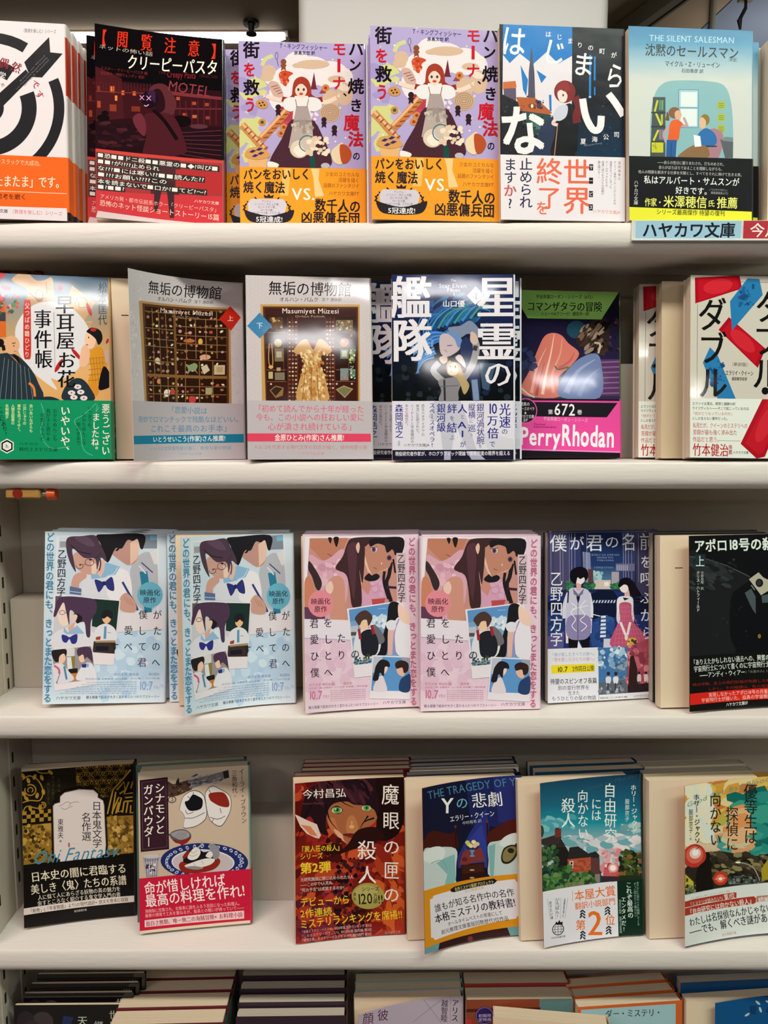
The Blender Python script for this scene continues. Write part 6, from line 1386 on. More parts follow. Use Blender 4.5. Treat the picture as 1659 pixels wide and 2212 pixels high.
def art_greeneyes():
    c = Canvas([(178, 438), (1255, 370), (1265, 1935), (175, 2030)], '#7a1e14')
    c.G(170, 360, 1270, 2040, [(0, '#8c2016'), (.3, '#5c140f'), (.5, '#7c1c14'), (.8, '#96301a'), (1, '#a0282a')])
    c.D(180, 380, 1260, 2010, 240, 60, ['#a8301c', '#7c1a12', '#c4522a', '#5a100e', '#922420', '#b84424'], rot=-30, asp=1.8)
    c.D(1000, 1100, 1260, 1900, 60, 44, ['#cc5c28', '#a83a1c', '#8a2418'], rot=70, asp=1.8); c.D(190, 1500, 600, 2000, 60, 40, ['#7c2434', '#b03428', '#5a1a2c'], rot=10, asp=1.5)
    c.B([(480, 730), (530, 640), (680, 600), (880, 610), (990, 680), (985, 790), (920, 860), (820, 910), (740, 1010), (700, 1040), (600, 970), (520, 880)], '#a4623e'); c.B([(700, 780), (760, 760), (800, 860), (790, 930), (720, 960), (680, 890)], '#b8784c'); c.B([(500, 800), (560, 780), (600, 880), (650, 990), (600, 960), (530, 890)], '#c07048')
    c.B([(560, 890), (640, 940), (660, 1000), (700, 1038), (610, 975)], '#e0a888')
    c.B([(260, 620), (330, 480), (560, 410), (850, 395), (1020, 400), (1030, 640), (1000, 780), (960, 700), (880, 660), (760, 650), (690, 620), (560, 640), (500, 720), (480, 850), (500, 950), (400, 900), (330, 760), (230, 820)], '#24121a')
    c.B([(980, 390), (1250, 372), (1255, 760), (1180, 950), (1030, 1000), (980, 860), (1010, 640)], '#1e0d0c')
    for p in ([(560, 500), (640, 620), (760, 680)], [(620, 480), (760, 600), (900, 640)], [(300, 700), (250, 850), (190, 1000)], [(350, 640), (280, 760), (200, 840)], [(480, 650), (520, 800), (600, 900)], [(960, 780), (860, 820), (820, 890)], [(900, 760), (850, 830)]): c.S(p, 18, '#1a0c14', taper=True)
    c.D(330, 430, 900, 600, 40, 22, ['#3a1c24', '#4c2430', '#1c0c14', '#5a2a20'], rot=50, asp=4)
    c.B([(530, 700), (590, 660), (650, 700), (600, 742)], '#24120e'); c.E(590, 704, 52, 30, '#d0c89c'); c.E(592, 702, 36, 30, '#4f9a52'); c.E(596, 700, 12, 16, '#1c3420'); c.E(578, 692, 8, 6, '#e4f0dc')
    c.B([(830, 680), (885, 640), (935, 670), (880, 712)], '#24120e'); c.E(882, 682, 46, 27, '#d0c89c'); c.E(884, 680, 30, 26, '#4f9a52'); c.E(886, 680, 10, 14, '#1c3420')
    c.B([(648, 946), (710, 932), (760, 936), (800, 938), (770, 965), (730, 980)], '#7a2620'); c.S([(650, 945), (720, 948), (800, 940)], 6, '#3a100e'); c.E(738, 868, 26, 18, '#e0a868'); c.E(738, 830, 10, 22, '#d89858')
    c.B([(800, 900), (980, 870), (1060, 960), (980, 1010), (860, 1060), (700, 1110), (600, 1140), (700, 1040)], '#2a1010')
    c.P([(175, 735), (300, 800), (392, 840), (432, 950), (415, 982), (380, 975), (290, 930), (230, 860)], '#e4c6ba'); c.P([(230, 840), (330, 860), (400, 960), (330, 945)], '#d08058')
    c.D(560, 1180, 860, 1960, 170, 22, ['#2a0e12', '#3c141a', '#1c0a0e', '#5a2020']); c.D(440, 1000, 620, 1200, 30, 40, ['#2c0e10', '#45120e'])
    Y = '#efca34'; W_ = '#f0e6de'
    c.T('今村昌弘', 248, 545, 686, 532, 96, W_, 0, 1); c.T('Imamura Masahiro', 250, 635, 465, 632, 30, '#7a4038', 0)
    for ch, x, y, w_, h in (('魔', 1118, 545, 178, 215), ('眼', 1126, 800, 172, 190), ('の', 1132, 1062, 175, 165), ('匣', 1132, 1295, 160, 190), ('の', 1132, 1540, 175, 170), ('殺', 888, 1098, 196, 205), ('人', 892, 1345, 190, 190)): c.C(ch, x, y, w_, h, W_, 0, 1)
    c.T('『屍人荘の殺人』', 212, 1084, 648, 1072, 68, Y, 1); c.T('シリーズ', 222, 1156, 452, 1150, 66, Y, 1); c.T('第2弾', 220, 1272, 532, 1262, 116, Y, 2)
    for s, x1, y in (('元研究施設に閉じ込められた11人', 755, 1378), ('――この中で4人死ぬ。', 575, 1432), ('"死の予言"は成就するのか?', 665, 1484)): c.T(s, 225, y + 8, x1, y - 12, 42, '#e4ccc4', 0, 1)
    c.T('デビューから', 220, 1614, 718, 1592, 98, Y, 1); c.T('2作連続、', 220, 1728, 630, 1704, 98, Y, 1); c.T('ミステリランキングを席捲!!', 216, 1836, 1242, 1732, 102, Y, 1)
    c.E(900, 1558, 164, 132, '#a4974c', 0, 36); c.E(880, 1540, 120, 90, '#b2a660', 0, 30)
    c.T('シリーズ', 834, 1490, 1012, 1482, 48, '#1c1a12', 1); c.T('120', 786, 1592, 948, 1580, 150, '#1c1a12', 1); c.V('累計', 769, 1520, 1610, 30, '#1c1a12', 1); c.V('万部', 974, 1530, 1632, 44, '#1c1a12', 1); c.T('!!', 996, 1590, 1052, 1586, 120, '#1c1a12', 1)
    for i, s in enumerate(('「本格ミステリ・ベスト10」2020年版 国内ランキング 第3位', '『このミステリーがすごい!』2020年版 国内編 第3位', '「週刊文春」ミステリーベスト10 2019年 国内部門 第3位')): c.T(s, 222, 1912 + 42*i, 938, 1852 + 44*i, 34, '#e4b4b8', 0)
    c.T('創元推理文庫', 1068, 1930, 1224, 1912, 34, '#c88c84', 0)
    return c

def art_beds():
    c = Canvas([(198, 505), (1145, 365), (1190, 1960), (248, 2150)], '#151730')
    c.P([(640, 440), (1145, 365), (1160, 900), (700, 900)], '#1e2456'); c.P([(900, 400), (1145, 365), (1160, 820), (960, 860)], '#262d6c')
    c.P([(840, 720), (870, 900), (860, 1320), (570, 1320), (575, 1200), (680, 980)], '#28307c'); c.P([(800, 880), (850, 1100), (850, 1310), (600, 1310), (650, 1080)], '#303c92')
    c.B([(214, 1040), (260, 960), (330, 935), (430, 960), (500, 975), (545, 960), (556, 1140), (214, 1130)], '#441813'); c.S([(545, 905), (556, 1160)], 18, '#33120f', False); c.E(545, 905, 11, 14, '#6c3428'); c.S([(850, 855), (862, 1100)], 18, '#33120f', False); c.E(850, 852, 11, 14, '#6c3428')
    c.B([(870, 960), (960, 890), (1040, 830), (1110, 810), (1168, 830), (1170, 1020), (872, 1060)], '#4c1c17')
    c.B([(215, 1140), (330, 1105), (550, 1125), (558, 1300), (555, 1430), (530, 1480), (225, 1540)], '#c4ced0'); c.P([(350, 1250), (540, 1180), (555, 1440), (530, 1478), (440, 1500), (470, 1380)], '#84b4b4'); c.B([(216, 1150), (300, 1100), (400, 1098), (445, 1150), (410, 1235), (300, 1255), (220, 1215)], '#dadfdf'); c.S([(300, 1255), (410, 1235), (470, 1330)], 8, '#7ca4a8')
    c.B([(865, 1080), (960, 1040), (1168, 990), (1175, 1345), (890, 1405), (870, 1240)], '#bccaca'); c.P([(866, 1100), (930, 1070), (920, 1400), (888, 1404)], '#7cacac'); c.B([(970, 1080), (1010, 1000), (1100, 950), (1168, 965), (1170, 1040), (1080, 1100)], '#d2dada')
    c.S([(1090, 1110), (1175, 1000)], 26, '#1d1a16', False); c.B([(985, 1200), (1010, 1110), (1080, 1070), (1135, 1090), (1120, 1190), (1060, 1260), (1000, 1260)], '#2a2418'); c.B([(998, 1190), (1020, 1120), (1080, 1085), (1120, 1100), (1105, 1180), (1055, 1240), (1010, 1240)], '#82784c'); c.E(1072, 1130, 30, 26, '#2a2418')
    c.P([(608, 1290), (830, 1262), (836, 1420), (700, 1440), (606, 1455)], '#2e1511'); c.P([(620, 1300), (820, 1276), (824, 1360), (622, 1380)], '#421e18'); c.E(714, 1342, 24, 9, '#b49c78'); c.E(714, 1420, 24, 9, '#b49c78')
    c.P([(620, 1165), (700, 1120), (800, 1118), (838, 1250), (740, 1262), (660, 1290), (588, 1288)], '#7c3434'); c.E(640, 1235, 26, 20, '#5c2028')
    c.B([(690, 1140), (735, 1140), (720, 1180), (740, 1205), (690, 1208), (705, 1180)], '#5c8cb8'); c.B([(652, 1100), (700, 1080), (770, 1095), (755, 1135), (670, 1135)], '#2c2a4c')
    for x, y, k in ((680, 1085, '#d8cc6c'), (700, 1100, '#e4dca0'), (725, 1060, '#ece4b0'), (745, 1085, '#e8d8a0'), (760, 1080, '#dcc488'), (735, 1100, '#e0b8a0'), (665, 1065, '#c8c860')): c.E(x, y, 22, 20, k)
    c.T('THE TRAGEDY OF Y', 258, 582, 1112, 432, 118, '#46789c', 0, 1); c.C('Y', 468, 692, 200, 220, '#e8e8ea', 1, 1); c.C('の', 607, 668, 125, 130, '#6cacc8', 0, 1); c.T('悲劇', 698, 652, 995, 612, 160, '#e8e8ea', 0, 1)
    c.T('エラリー・クイーン', 488, 830, 918, 766, 66, '#dcdce0', 1); c.T('中村有希 訳', 614, 872, 798, 844, 38, '#b4b4bc', 0, 1)
    c.band((222, 1528), (1178, 1345), '#d68e1e')
    c.P([(330, 1580), (1110, 1412), (1128, 1436), (1145, 1450), (1158, 1770), (1138, 1782), (1128, 1806), (352, 2022), (335, 2000), (308, 1990), (292, 1612), (318, 1605)], '#e0dae2')
    c.P([(500, 1530), (540, 1505), (920, 1420), (952, 1442), (922, 1474), (540, 1560), (510, 1555)], '#1f1e24'); c.T('名作ミステリ新訳プロジェクト', 545, 1534, 922, 1452, 42, '#d8cc7c', 1, 1); c.T('創元推理文庫', 645, 1556, 830, 1514, 28, '#d8a454', 0)
    c.T('誰もが知る名作中の名作', 342, 1712, 1108, 1542, 88, '#1c1a24', 0, 1); c.T('本格ミステリの教科書!', 345, 1818, 1120, 1642, 100, '#1c1a24', 1, 1); c.T('オールタイムベストの常連にして', 478, 1876, 1004, 1758, 48, '#24222c', 0, 1); c.T('創元推理文庫重版回数歴代1位作品', 414, 1952, 1062, 1808, 52, '#24222c', 0, 1)
    c.P([(242, 2092), (1190, 1872), (1192, 1962), (246, 2155)], '#341a1e'); c.P([(242, 2092), (398, 2056), (384, 2130), (246, 2160)], '#689aa2'); c.P([(1052, 1904), (1192, 1870), (1194, 1960), (1080, 1985)], '#689aa2'); c.E(705, 2030, 26, 26, '#7c3434')
    return c

def art_house():
    c = Canvas([(152, 437), (1090, 345), (1140, 1880), (215, 2008)], '#1c4458')
    c.G(140, 330, 1150, 1250, [(0, '#1a3450'), (.35, '#1c6480'), (.55, '#2090a4'), (.75, '#8cb4bc'), (1, '#c8c4cc')])
    c.D(170, 760, 480, 900, 26, 24, ['#4ca0b0', '#7cbcc4'], rot=20, asp=2); c.D(380, 960, 1110, 1120, 90, 30, ['#d4d4dc', '#a8bcc8', '#6ca8b4', '#e4dce0'], rot=5, asp=2.2); c.D(950, 830, 1100, 900, 16, 26, ['#a8c8cc', '#6c9ca4'], rot=-5, asp=2)
    c.D(750, 1090, 920, 1330, 50, 30, ['#e4c8d0', '#e0a8b0', '#d88890', '#ecdce0']); c.D(780, 1240, 930, 1370, 36, 30, ['#cc5c60', '#b44848', '#d87c74']); c.E(860, 1260, 44, 44, '#eca8a8'); c.E(860, 1260, 28, 28, '#fff4f2')
    c.P([(170, 980), (345, 938), (445, 1110), (430, 1280), (330, 1290), (300, 1100)], '#231e1d'); c.P([(170, 975), (350, 930), (372, 960), (300, 1090), (170, 1020)], '#3a2e30'); c.R(305, 880, 366, 962, '#77322a'); c.R(312, 872, 345, 890, '#5c241e')
    for k in range(5): c.S([(345 + 16*k, 975 + 14*k), (340 + 16*k, 1060)], 5, '#4c4440', False)
    c.P([(450, 1064), (532, 1054), (655, 1140), (640, 1165), (430, 1180)], '#2a2829'); c.P([(430, 1178), (655, 1160), (655, 1318), (450, 1290)], '#b0523a'); c.P([(452, 1196), (490, 1194), (488, 1262), (456, 1262)], '#dcd4cc'); c.R(462, 1204, 480, 1228, '#2c2c34'); c.R(462, 1236, 480, 1256, '#2c2c34')
    c.D(500, 1190, 650, 1300, 60, 9, ['#a0462e', '#bc6044'], rot=0, asp=2.5)
    c.P([(625, 1125), (700, 1102), (735, 1140), (730, 1170), (655, 1165)], '#2c2826'); c.P([(655, 1165), (735, 1165), (742, 1400), (655, 1320)], '#5c3c3a'); c.P([(640, 1325), (742, 1320), (742, 1400), (660, 1400)], '#8c8074')
    c.D(165, 1040, 330, 1330, 90, 24, ['#24402c', '#35583a', '#1a2e20', '#4c7044']); c.D(290, 1250, 460, 1340, 50, 22, ['#2c5a30', '#4c7c3c', '#1f3c22']); c.D(190, 1310, 690, 1470, 190, 24, ['#2f5a2c', '#4c7c3c', '#24442a', '#6c8c54', '#3c6a34']); c.D(420, 1400, 700, 1460, 36, 16, ['#8c7c5c', '#6c7c4c'])
    c.D(930, 1100, 1120, 1350, 130, 24, ['#26361f', '#3c4c24', '#1a2418', '#54602c', '#8c5c34']); c.R(760, 1340, 930, 1390, '#3a2c30'); c.P([(920, 1330), (1125, 1320), (1125, 1380), (920, 1390)], '#233020'); c.E(170, 900, 26, 60, '#2a4438')
    c.T("A Good Girl's Guide to Murder", 168, 628, 1085, 352, 54, '#34566a', 0, 0, .45)
    W_ = '#e4f0ee'
    c.V('自由研究', 820, 440, 1020, 118, W_, 0, 1, 840); c.V('には', 700, 590, 810, 100, W_, 0, 1); c.V('向かない', 568, 510, 990, 108, W_, 0, 1, 580); c.V('殺人', 430, 585, 875, 140, W_, 0, 1, 436)
    c.V('ホリー・ジャクソン', 1036, 448, 965, 54, W_, 1, 1, 1056); c.V('服部京子', 984, 588, 812, 42, '#c8dcdc', 1)
    c.band((190, 1478), (1125, 1352), '#102c20')
    c.P([(186, 1478), (900, 1382), (920, 1918), (212, 2012)], '#e6e4ee')
    O_ = '#e8722c'
    c.S([(485, 1478), (485, 1580)], 4, O_, False); c.T('本屋大賞', 502, 1532, 888, 1474, 108, O_, 1); c.T('翻訳小説部門', 508, 1630, 888, 1576, 72, O_, 1); c.C('第', 567, 1806, 98, 104, O_, 1); c.C('2', 708, 1790, 290, 330, O_, 1, 1); c.C('位', 842, 1758, 92, 104, O_, 1)
    for x, y, s in ((575, 1700, -1), (580, 1900, -1), (825, 1668, 1), (838, 1852, 1)):
        for k in range(3): c.E(x + 10*k*s*.3, y - 26 + 26*k, 20, 8, '#28303c', (35 + 10*k)*s); c.E(x - 22*s, y - 20 + 26*k, 18, 7, '#28303c', -40*s)
    c.E(350, 1840, 58, 58, '#2c3034'); c.E(350, 1840, 50, 50, '#e6e4ee')
    for k in (-24, 0, 24): c.S([(350 + k, 1792 + abs(k)*.4), (350 + k*1.3, 1840), (350 + k, 1888 - abs(k)*.4)], 4, '#2c3034'); c.S([(300, 1840 + k), (400, 1840 + k)], 4, '#2c3034', False)
    c.P([(318, 1795), (330, 1765), (345, 1778), (362, 1752), (374, 1776), (394, 1768), (392, 1800)], '#1c2024'); c.T('2022年本屋大賞', 284, 1922, 422, 1908, 22, '#3c4044', 1)
    c.V('いちばん!', 342, 1536, 1735, 36, '#24282c', 1, 1); c.V('売りたい本', 268, 1570, 1745, 30, '#24282c', 1, 1, 292); c.V('全国書店員が選んだ', 412, 1550, 1730, 20, '#24282c', 1, 0, 396)
    for x0, x1 in ((240, 275), (318, 325), (374, 372), (440, 415)): c.S([(x0, 1545), (x1, 1745)], 2.5, '#6c7074', False)
    c.V('これぞ最高の', 1004, 1388, 1735, 54, '#dcece4', 1, 1, 1028); c.V('エンタメだ!', 960, 1530, 1868, 44, '#dcece4', 1, 1, 968)
    for s, x, y0, y1 in (('あやかにも読みいるも戦慄してくる', 1085, 1380, 1800), ('ずっと読みたくて離れない', 1060, 1392, 1720), ('書店員大絶賛 推薦文多数掲載', 928, 1560, 1880)): c.V(s, x, y0, y1, 24, '#8cb4a4', 0, 1, x + 12)
    return c

def art_sunset():
    c = Canvas([(385, 463), (1327, 372), (1349, 1850), (380, 2010)], '#c8a050')
    c.G(370, 360, 1350, 1250, [(0, '#d4b048'), (.25, '#dcb45c'), (.5, '#e4cc9c'), (.75, '#dcc8a8'), (1, '#c89c88')])
    c.D(390, 390, 1330, 800, 130, 60, ['#d89a3c', '#e0b85c', '#b8b04c', '#e4d098', '#c87c3c'], rot=-15, asp=2); c.D(400, 480, 640, 1000, 50, 60, ['#e8e4d0', '#ece4c4', '#dce4dc'], rot=60, asp=1.4)
    c.D(900, 560, 1340, 1130, 90, 70, ['#1c7c74', '#2c8c84', '#146a64', '#3c9c8c'], rot=-10, asp=1.8); c.D(760, 940, 1000, 1100, 26, 40, ['#4c9c94', '#cfc8a0', '#dca070'], rot=5, asp=2); c.D(850, 700, 1000, 1000, 24, 40, ['#e0985c', '#e4b484'], rot=-5, asp=2)
    c.P([(380, 1240), (480, 1150), (600, 1090), (760, 1085), (900, 1110), (1060, 1130), (1345, 1080), (1345, 1440), (380, 1490)], '#2c261e')
    c.D(620, 1100, 1300, 1360, 110, 24, ['#4c4030', '#1c1814', '#6c6044', '#8c8458', '#3a3026'], rot=10, asp=1.8)
    c.E(480, 1120, 120, 112, '#c4362c'); c.E(482, 1110, 90, 84, '#d86450'); c.E(488, 1096, 60, 52, '#eccac4'); c.E(490, 1090, 36, 30, '#fff2f0')
    c.B([(622, 1108), (648, 1200), (660, 1330), (664, 1460), (490, 1480), (494, 1340), (520, 1230), (590, 1170)], '#17120e')
    c.P([(380, 1270), (440, 1330), (500, 1380), (380, 1400)], '#3a2a24'); c.P([(382, 1290), (470, 1370), (470, 1440), (382, 1440)], '#c0b83c'); c.R(390, 1330, 412, 1366, '#3a3c1c'); c.D(385, 1400, 500, 1480, 36, 14, ['#5c6c40', '#8c8c6c', '#2c3824'])
    c.E(745, 1345, 72, 66, '#c8382c'); c.E(745, 1345, 44, 40, '#e87458'); c.E(746, 1348, 18, 16, '#fff0e4'); c.S([(690, 1350), (800, 1340)], 4, '#fce0cc', False)
    c.R(820, 1320, 1130, 1400, '#4c5450'); c.D(820, 1320, 1120, 1390, 40, 14, ['#1c1c1a', '#7c8480', '#2c302c']); c.S([(900, 1190), (1000, 1205), (1070, 1250), (1120, 1360)], 8, '#b0aa98'); c.E(915, 1190, 26, 10, '#e4ecc8'); c.P([(1130, 1250), (1190, 1150), (1260, 1200), (1300, 1340), (1140, 1350)], '#a8982c')
    c.T("Good Girl, Bad Blood", 405, 640, 1200, 400, 60, '#7c9c84', 0, 0, .45)
    K = '#232a26'
    c.V('優等生は', 1026, 455, 1015, 128, K, 0, 1, 1032); c.V('探偵に', 855, 670, 1085, 124, K, 0, 1, 860); c.V('向かない', 694, 540, 1035, 118, K, 0, 1, 698); c.V('ホリー・ジャクソン', 502, 540, 1065, 60, K, 1, 1, 512); c.V('服部京子', 446, 680, 905, 46, K, 1); c.V('=訳', 444, 910, 975, 24, K, 0)
    c.band((382, 1488), (1340, 1350), '#dfe6e4')
    c.T('『ミステリが読みたい!』第1位『このミステリーがすごい!』第2位', 430, 1535, 840, 1468, 20, '#8c9490', 0)
    c.B([(370, 1560), (600, 1525), (880, 1482), (905, 1492), (905, 1520), (880, 1542), (600, 1580), (370, 1618)], '#ae3826', 2); c.P([(375, 1624), (1070, 1514), (1092, 1530), (1090, 1572), (1070, 1588), (378, 1698)], '#ae3826'); c.P([(1096, 1512), (1345, 1474), (1345, 1530), (1096, 1570)], '#b87c70')
    c.T('『ミステリが読みたい!』', 425, 1592, 790, 1530, 42, '#ecd4cc', 0, 1); c.T('第1位', 785, 1532, 890, 1510, 66, '#f4ece8', 1); c.T('『自由研究には向かない殺人』', 412, 1668, 1075, 1556, 62, '#f4ece8', 1); c.T('続編!', 1110, 1545, 1230, 1526, 50, '#f4ece8', 1)
    c.T('わたしは名探偵なんかじゃない', 428, 1768, 1240, 1612, 92, '#1c2226', 1, 1); c.T('――でも、解くべき謎がある', 428, 1862, 1262, 1700, 100, '#1c2226', 1, 1); c.T('創元推理文庫', 770, 1898, 908, 1874, 32, '#c47474', 0)
    c.S([(382, 2006), (1350, 1846)], 10, '#34405c', False)
    return c

# ---------------------------------------------------------------- cover designs, bottom shelf (only their top edges are in view)
def art_blackart():
    c = Canvas([(92, 322), (790, 322), (790, 1310), (92, 1310)], '#111013')
    c.E(270, 430, 68, 66, '#3a3234'); c.E(165, 420, 55, 60, '#242024'); c.E(200, 480, 60, 60, '#2c2628'); c.P([(400, 390), (465, 400), (440, 470), (390, 460)], '#1f2a54')
    c.C('天', 520, 424, 66, 66, '#b8c4b4', 0, 1); c.C('継', 622, 456, 62, 66, '#b0bcb0', 0, 1); c.C('世', 717, 388, 62, 62, '#a8a8a0', 1, 1); c.C('界', 717, 458, 62, 62, '#a8a8a0', 1, 1)
    return c
def art_lavender():
    c = Canvas([(832, 418), (1478, 285), (1520, 1250), (860, 1390)], '#b2a4b6')
    c.S([(1240, 330), (1360, 470)], 3, '#8c7c90', False); c.S([(1360, 320), (1180, 480)], 3, '#8c7c90', False); c.S([(1410, 300), (1412, 460)], 2.5, '#8c7c90', False)
    c.V('アリス', 1440, 310, 450, 44, '#2c2430', 1, 1); c.V('越智睦', 1375, 322, 460, 42, '#2c2430', 0, 1); c.C('彼', 990, 432, 72, 74, '#5c2c4c', 0, 1); c.C('顔', 895, 446, 72, 74, '#5c2c4c', 0, 1)
    return c
def art_orangeblue():
    c = Canvas([(632, 330), (1212, 280), (1225, 1180), (650, 1230)], '#c8602c')
    c.P([(650, 345), (1180, 300), (1196, 1190), (660, 1210)], '#9cc0c8'); c.T('ダー・ミステリ・', 786, 366, 1104, 352, 50, '#2c4048', 1, 1)
    return c
def art_bluebirds():
    c = Canvas([(1390, 300), (1950, 235), (1960, 1100), (1400, 1180)], '#0d5088')
    for x, y, a in ((1640, 305, 40), (1580, 372, -30), (1655, 345, 70), (1700, 300, 20), (1780, 330, -40)): c.E(x, y, 18, 7, '#b4ccd0', a, 8)
    c.C('夏', 1614, 345, 52, 56, '#0c2c54', 1, 1); c.C('の', 1710, 345, 52, 56, '#0c2c54', 1, 1)
    return c
def art_brown():
    c = Canvas([(10, 255), (600, 262), (600, 1180), (10, 1180)], '#7c3a24')
    c.P([(10, 255), (415, 258), (415, 400), (10, 400)], '#84402a'); c.P([(415, 258), (600, 262), (600, 400), (415, 400)], '#5c7c7c'); c.R(10, 310, 420, 330, '#4c2014')
    c.E(112, 352, 52, 54, '#2e1c5c'); c.O(112, 352, 48, 50, 3, '#8c7cb0'); c.T('初版限', 78, 352, 150, 352, 22, '#b8acd0', 1); c.T('定特典', 78, 376, 150, 376, 22, '#b8acd0', 1); c.R(10, 372, 40, 400, '#b83030')
    return c

# ---------------------------------------------------------------- placing the books
def behind(p, D, dx=0.0):
    x, y, yaw = p
    c, s_ = math.cos(R(yaw)), math.sin(R(yaw))
    return (x + dx*c - D*s_, y + dx*s_ + D*c, yaw)
ORD = ['first', 'second', 'third', 'fourth', 'fifth', 'sixth']
H1, H2 = .157, .151

# top shelf
G0 = 'paperbacks on the top shelf'
b = book('paperback', 'white paperback with black ring target and arrow, front copy at top left', 0, -.2622, .0015, 5, 2.6, .5, .106*.953, H1, .0125, art_target(), 'satin_print', group=G0, spine='#dcd4d8', band_spine='#e8641c')
p = (-.2622, .0015, 5)
for k in range(4):
    p = behind(p, .0132, .0012)
    copy_tree(b, 'target cover paperback showing its red and orange spine, %s behind the front copy' % ORD[k], 'target covered paperbacks', p[0], p[1], 0, 5, 2.6, .5)
b = book('paperback', 'black paperback with hooded figure at a red lit motel, front copy', 0, -.138, .022, 12.4, 4.4, .3, .106*.966, H1, .0135, art_motel(), 'glossy_print', group=G0, yaw=8, WB=.1045)
copy_tree(b, 'dark copy of the motel paperback, mostly hidden and left of the front one', 'hooded figure paperbacks', -.152, .041, 0, 8, 4.4, .3)
bk = book('paperback', 'lavender paperback with apron girl and orange band, beside the black motel book', 0, -.0166, .031, 3.2, 4.2, -.2, .106*1.008, H1, .013, art_baker(), 'glossy_print', group=G0, spine='#a99bd0', band_spine='#f39a20')
copy_tree(bk, 'lavender apron girl paperback, nearer hidden copy in the gap right of the motel book', 'apron girl paperbacks', -.0312, .0445, 0, 2, 4.2, 0)
copy_tree(bk, 'lavender apron girl paperback, farther hidden copy in the gap right of the motel book', 'apron girl paperbacks', -.0375, .058, 0, 2, 4.2, 0)
b2 = copy_tree(bk, 'lavender paperback with apron girl and orange band, beside the village book', 'apron girl paperbacks', .0965, .0068, 0, 4.8, 5.0, -.5)
copy_tree(bk, 'lavender apron girl paperback, copy right behind the one beside the village book', 'apron girl paperbacks', .0945, .0212, 0, 4.8, 5.0, -.5)
b = book('paperback', 'blue and black paperback with big hand painted white letters and a red haired girl', 0, .2003, .0078, 5.2, 4.0, -.8, .106*.985, H1, .015, art_village(), 'satin_print', group=G0, spine='#14121e', band_spine='#e7e1e9')
copy_tree(b, 'village paperback copy hidden right behind the front one', 'village paperbacks', .2015, .0238, 0, 5.2, 4.0, -.8)
b = book('paperback', 'pale blue paperback with two people in an office, black band with yellow text', 0, .3092, .0118, 5.6, 4.0, -1.0, .106*1.006, H1, .016, art_office(), 'satin_print', group=G0, spine='#7aa8c4', band_spine='#17171b')
copy_tree(b, 'office scene paperback copy sticking out to the right behind the front one', 'office scene paperbacks', .3232, .0308, 0, 5.6, 4.0, -1.0)
plain_book(0, .4325, .026, .016, 3, 4, -.6, .106, H1, '#d8cdb4', 'cream paperback cut off by the right edge of the top shelf', G0)

# second shelf
G1 = 'paperbacks on the second shelf'
b = book('paperback', 'paperback with kneeling kimono woman and green band at the left edge', 1, -.2355, .004, 11.5, 7.5, -1.0, .106*.95, H1, .014, art_rumour(), 'glossy_print', group=G1, yaw=9, base=None, band_spine='#0e8c5e')
copy_tree(b, 'copy of the green banded kimono paperback hidden behind the front one', 'kimono paperbacks', -.2375, .0255, 1, 9, 7.5, -1.0)
b = book('paperback', 'pale paperback swung open, picture of a wooden display box and red diamond', 1, -.1275, .0445, 37, .8, 0, .1045, H1, .0125, art_cabinet(), 'glossy_print', group=G1, yaw=12, shift=.006, WB=.106, mark=(-.097, .125, .006), pages='page_face', spine='#cfc8cc')
b = book('paperback', 'pale paperback with yellow dress in a cabinet and blue diamond', 1, -.0108, .010, 7, 6.5, -.7, .106, H1, .0145, art_dress(), 'glossy_print', group=G1, spine='#c9c1c5')
copy_tree(b, 'copy of the yellow dress paperback hidden behind the front one', 'yellow dress paperbacks', -.0128, .0262, 1, 7, 6.5, -.7)
b = book('paperback', 'dark blue paperback with two fantasy figures and huge white characters, front copy', 1, .1108, .0008, .8, 4.6, -.3, .106*.977, H1, .014, art_fleet(), 'glossy_print', group=G1, spine='#e0dce6', band_spine='#dcdae8')
copy_tree(b, 'dark blue fantasy paperback, copy peeping out at the right of the front one', 'dark blue fantasy paperbacks', .1190, .0165, 1, .8, 4.6, -.3)
copy_tree(b, 'dark blue fantasy paperback, shaded copy peeping out at the left of the front one', 'dark blue fantasy paperbacks', .0885, .0325, 1, .8, 4.6, -.3)
b = book('paperback', 'small paperback with pink flower creature, green title panel and pink band', 1, .2155, .0455, 5.5, 6.5, -.3, .106*1.01, H2, .0135, art_space(), 'glossy_print', group=G1, spine='#3c5c2c', band_spine='#c43c84')
b = book('paperback', 'white paperback with red and blue tickets and large black characters, front copy', 1, .3700, .0045, 1.6, 7.2, .6, .106*1.02, H1, .015, art_tickets(), 'glossy_print', group=G1, spine='#c9c4ba', band_spine='#dde2dc')
t = plain_book(1, .3515, .0305, .0135, 1.6, 5.5, 0, .105, H1, '#cbb898', 'coverless looking cream paperback between the two ticket covered ones', G1, 'page_paper', 'matte_print')
m = MB(); m.box(-.085, -.00006, .126, -.0715, -.00001, .1268); m.build('printed_mark', 'slot_dark', t)
copy_tree(b, 'ticket covered paperback copy far back, only a strip shows left of the cream one', 'ticket covered paperbacks', .3395, .0462, 1, 1.6, 5.5, 0)

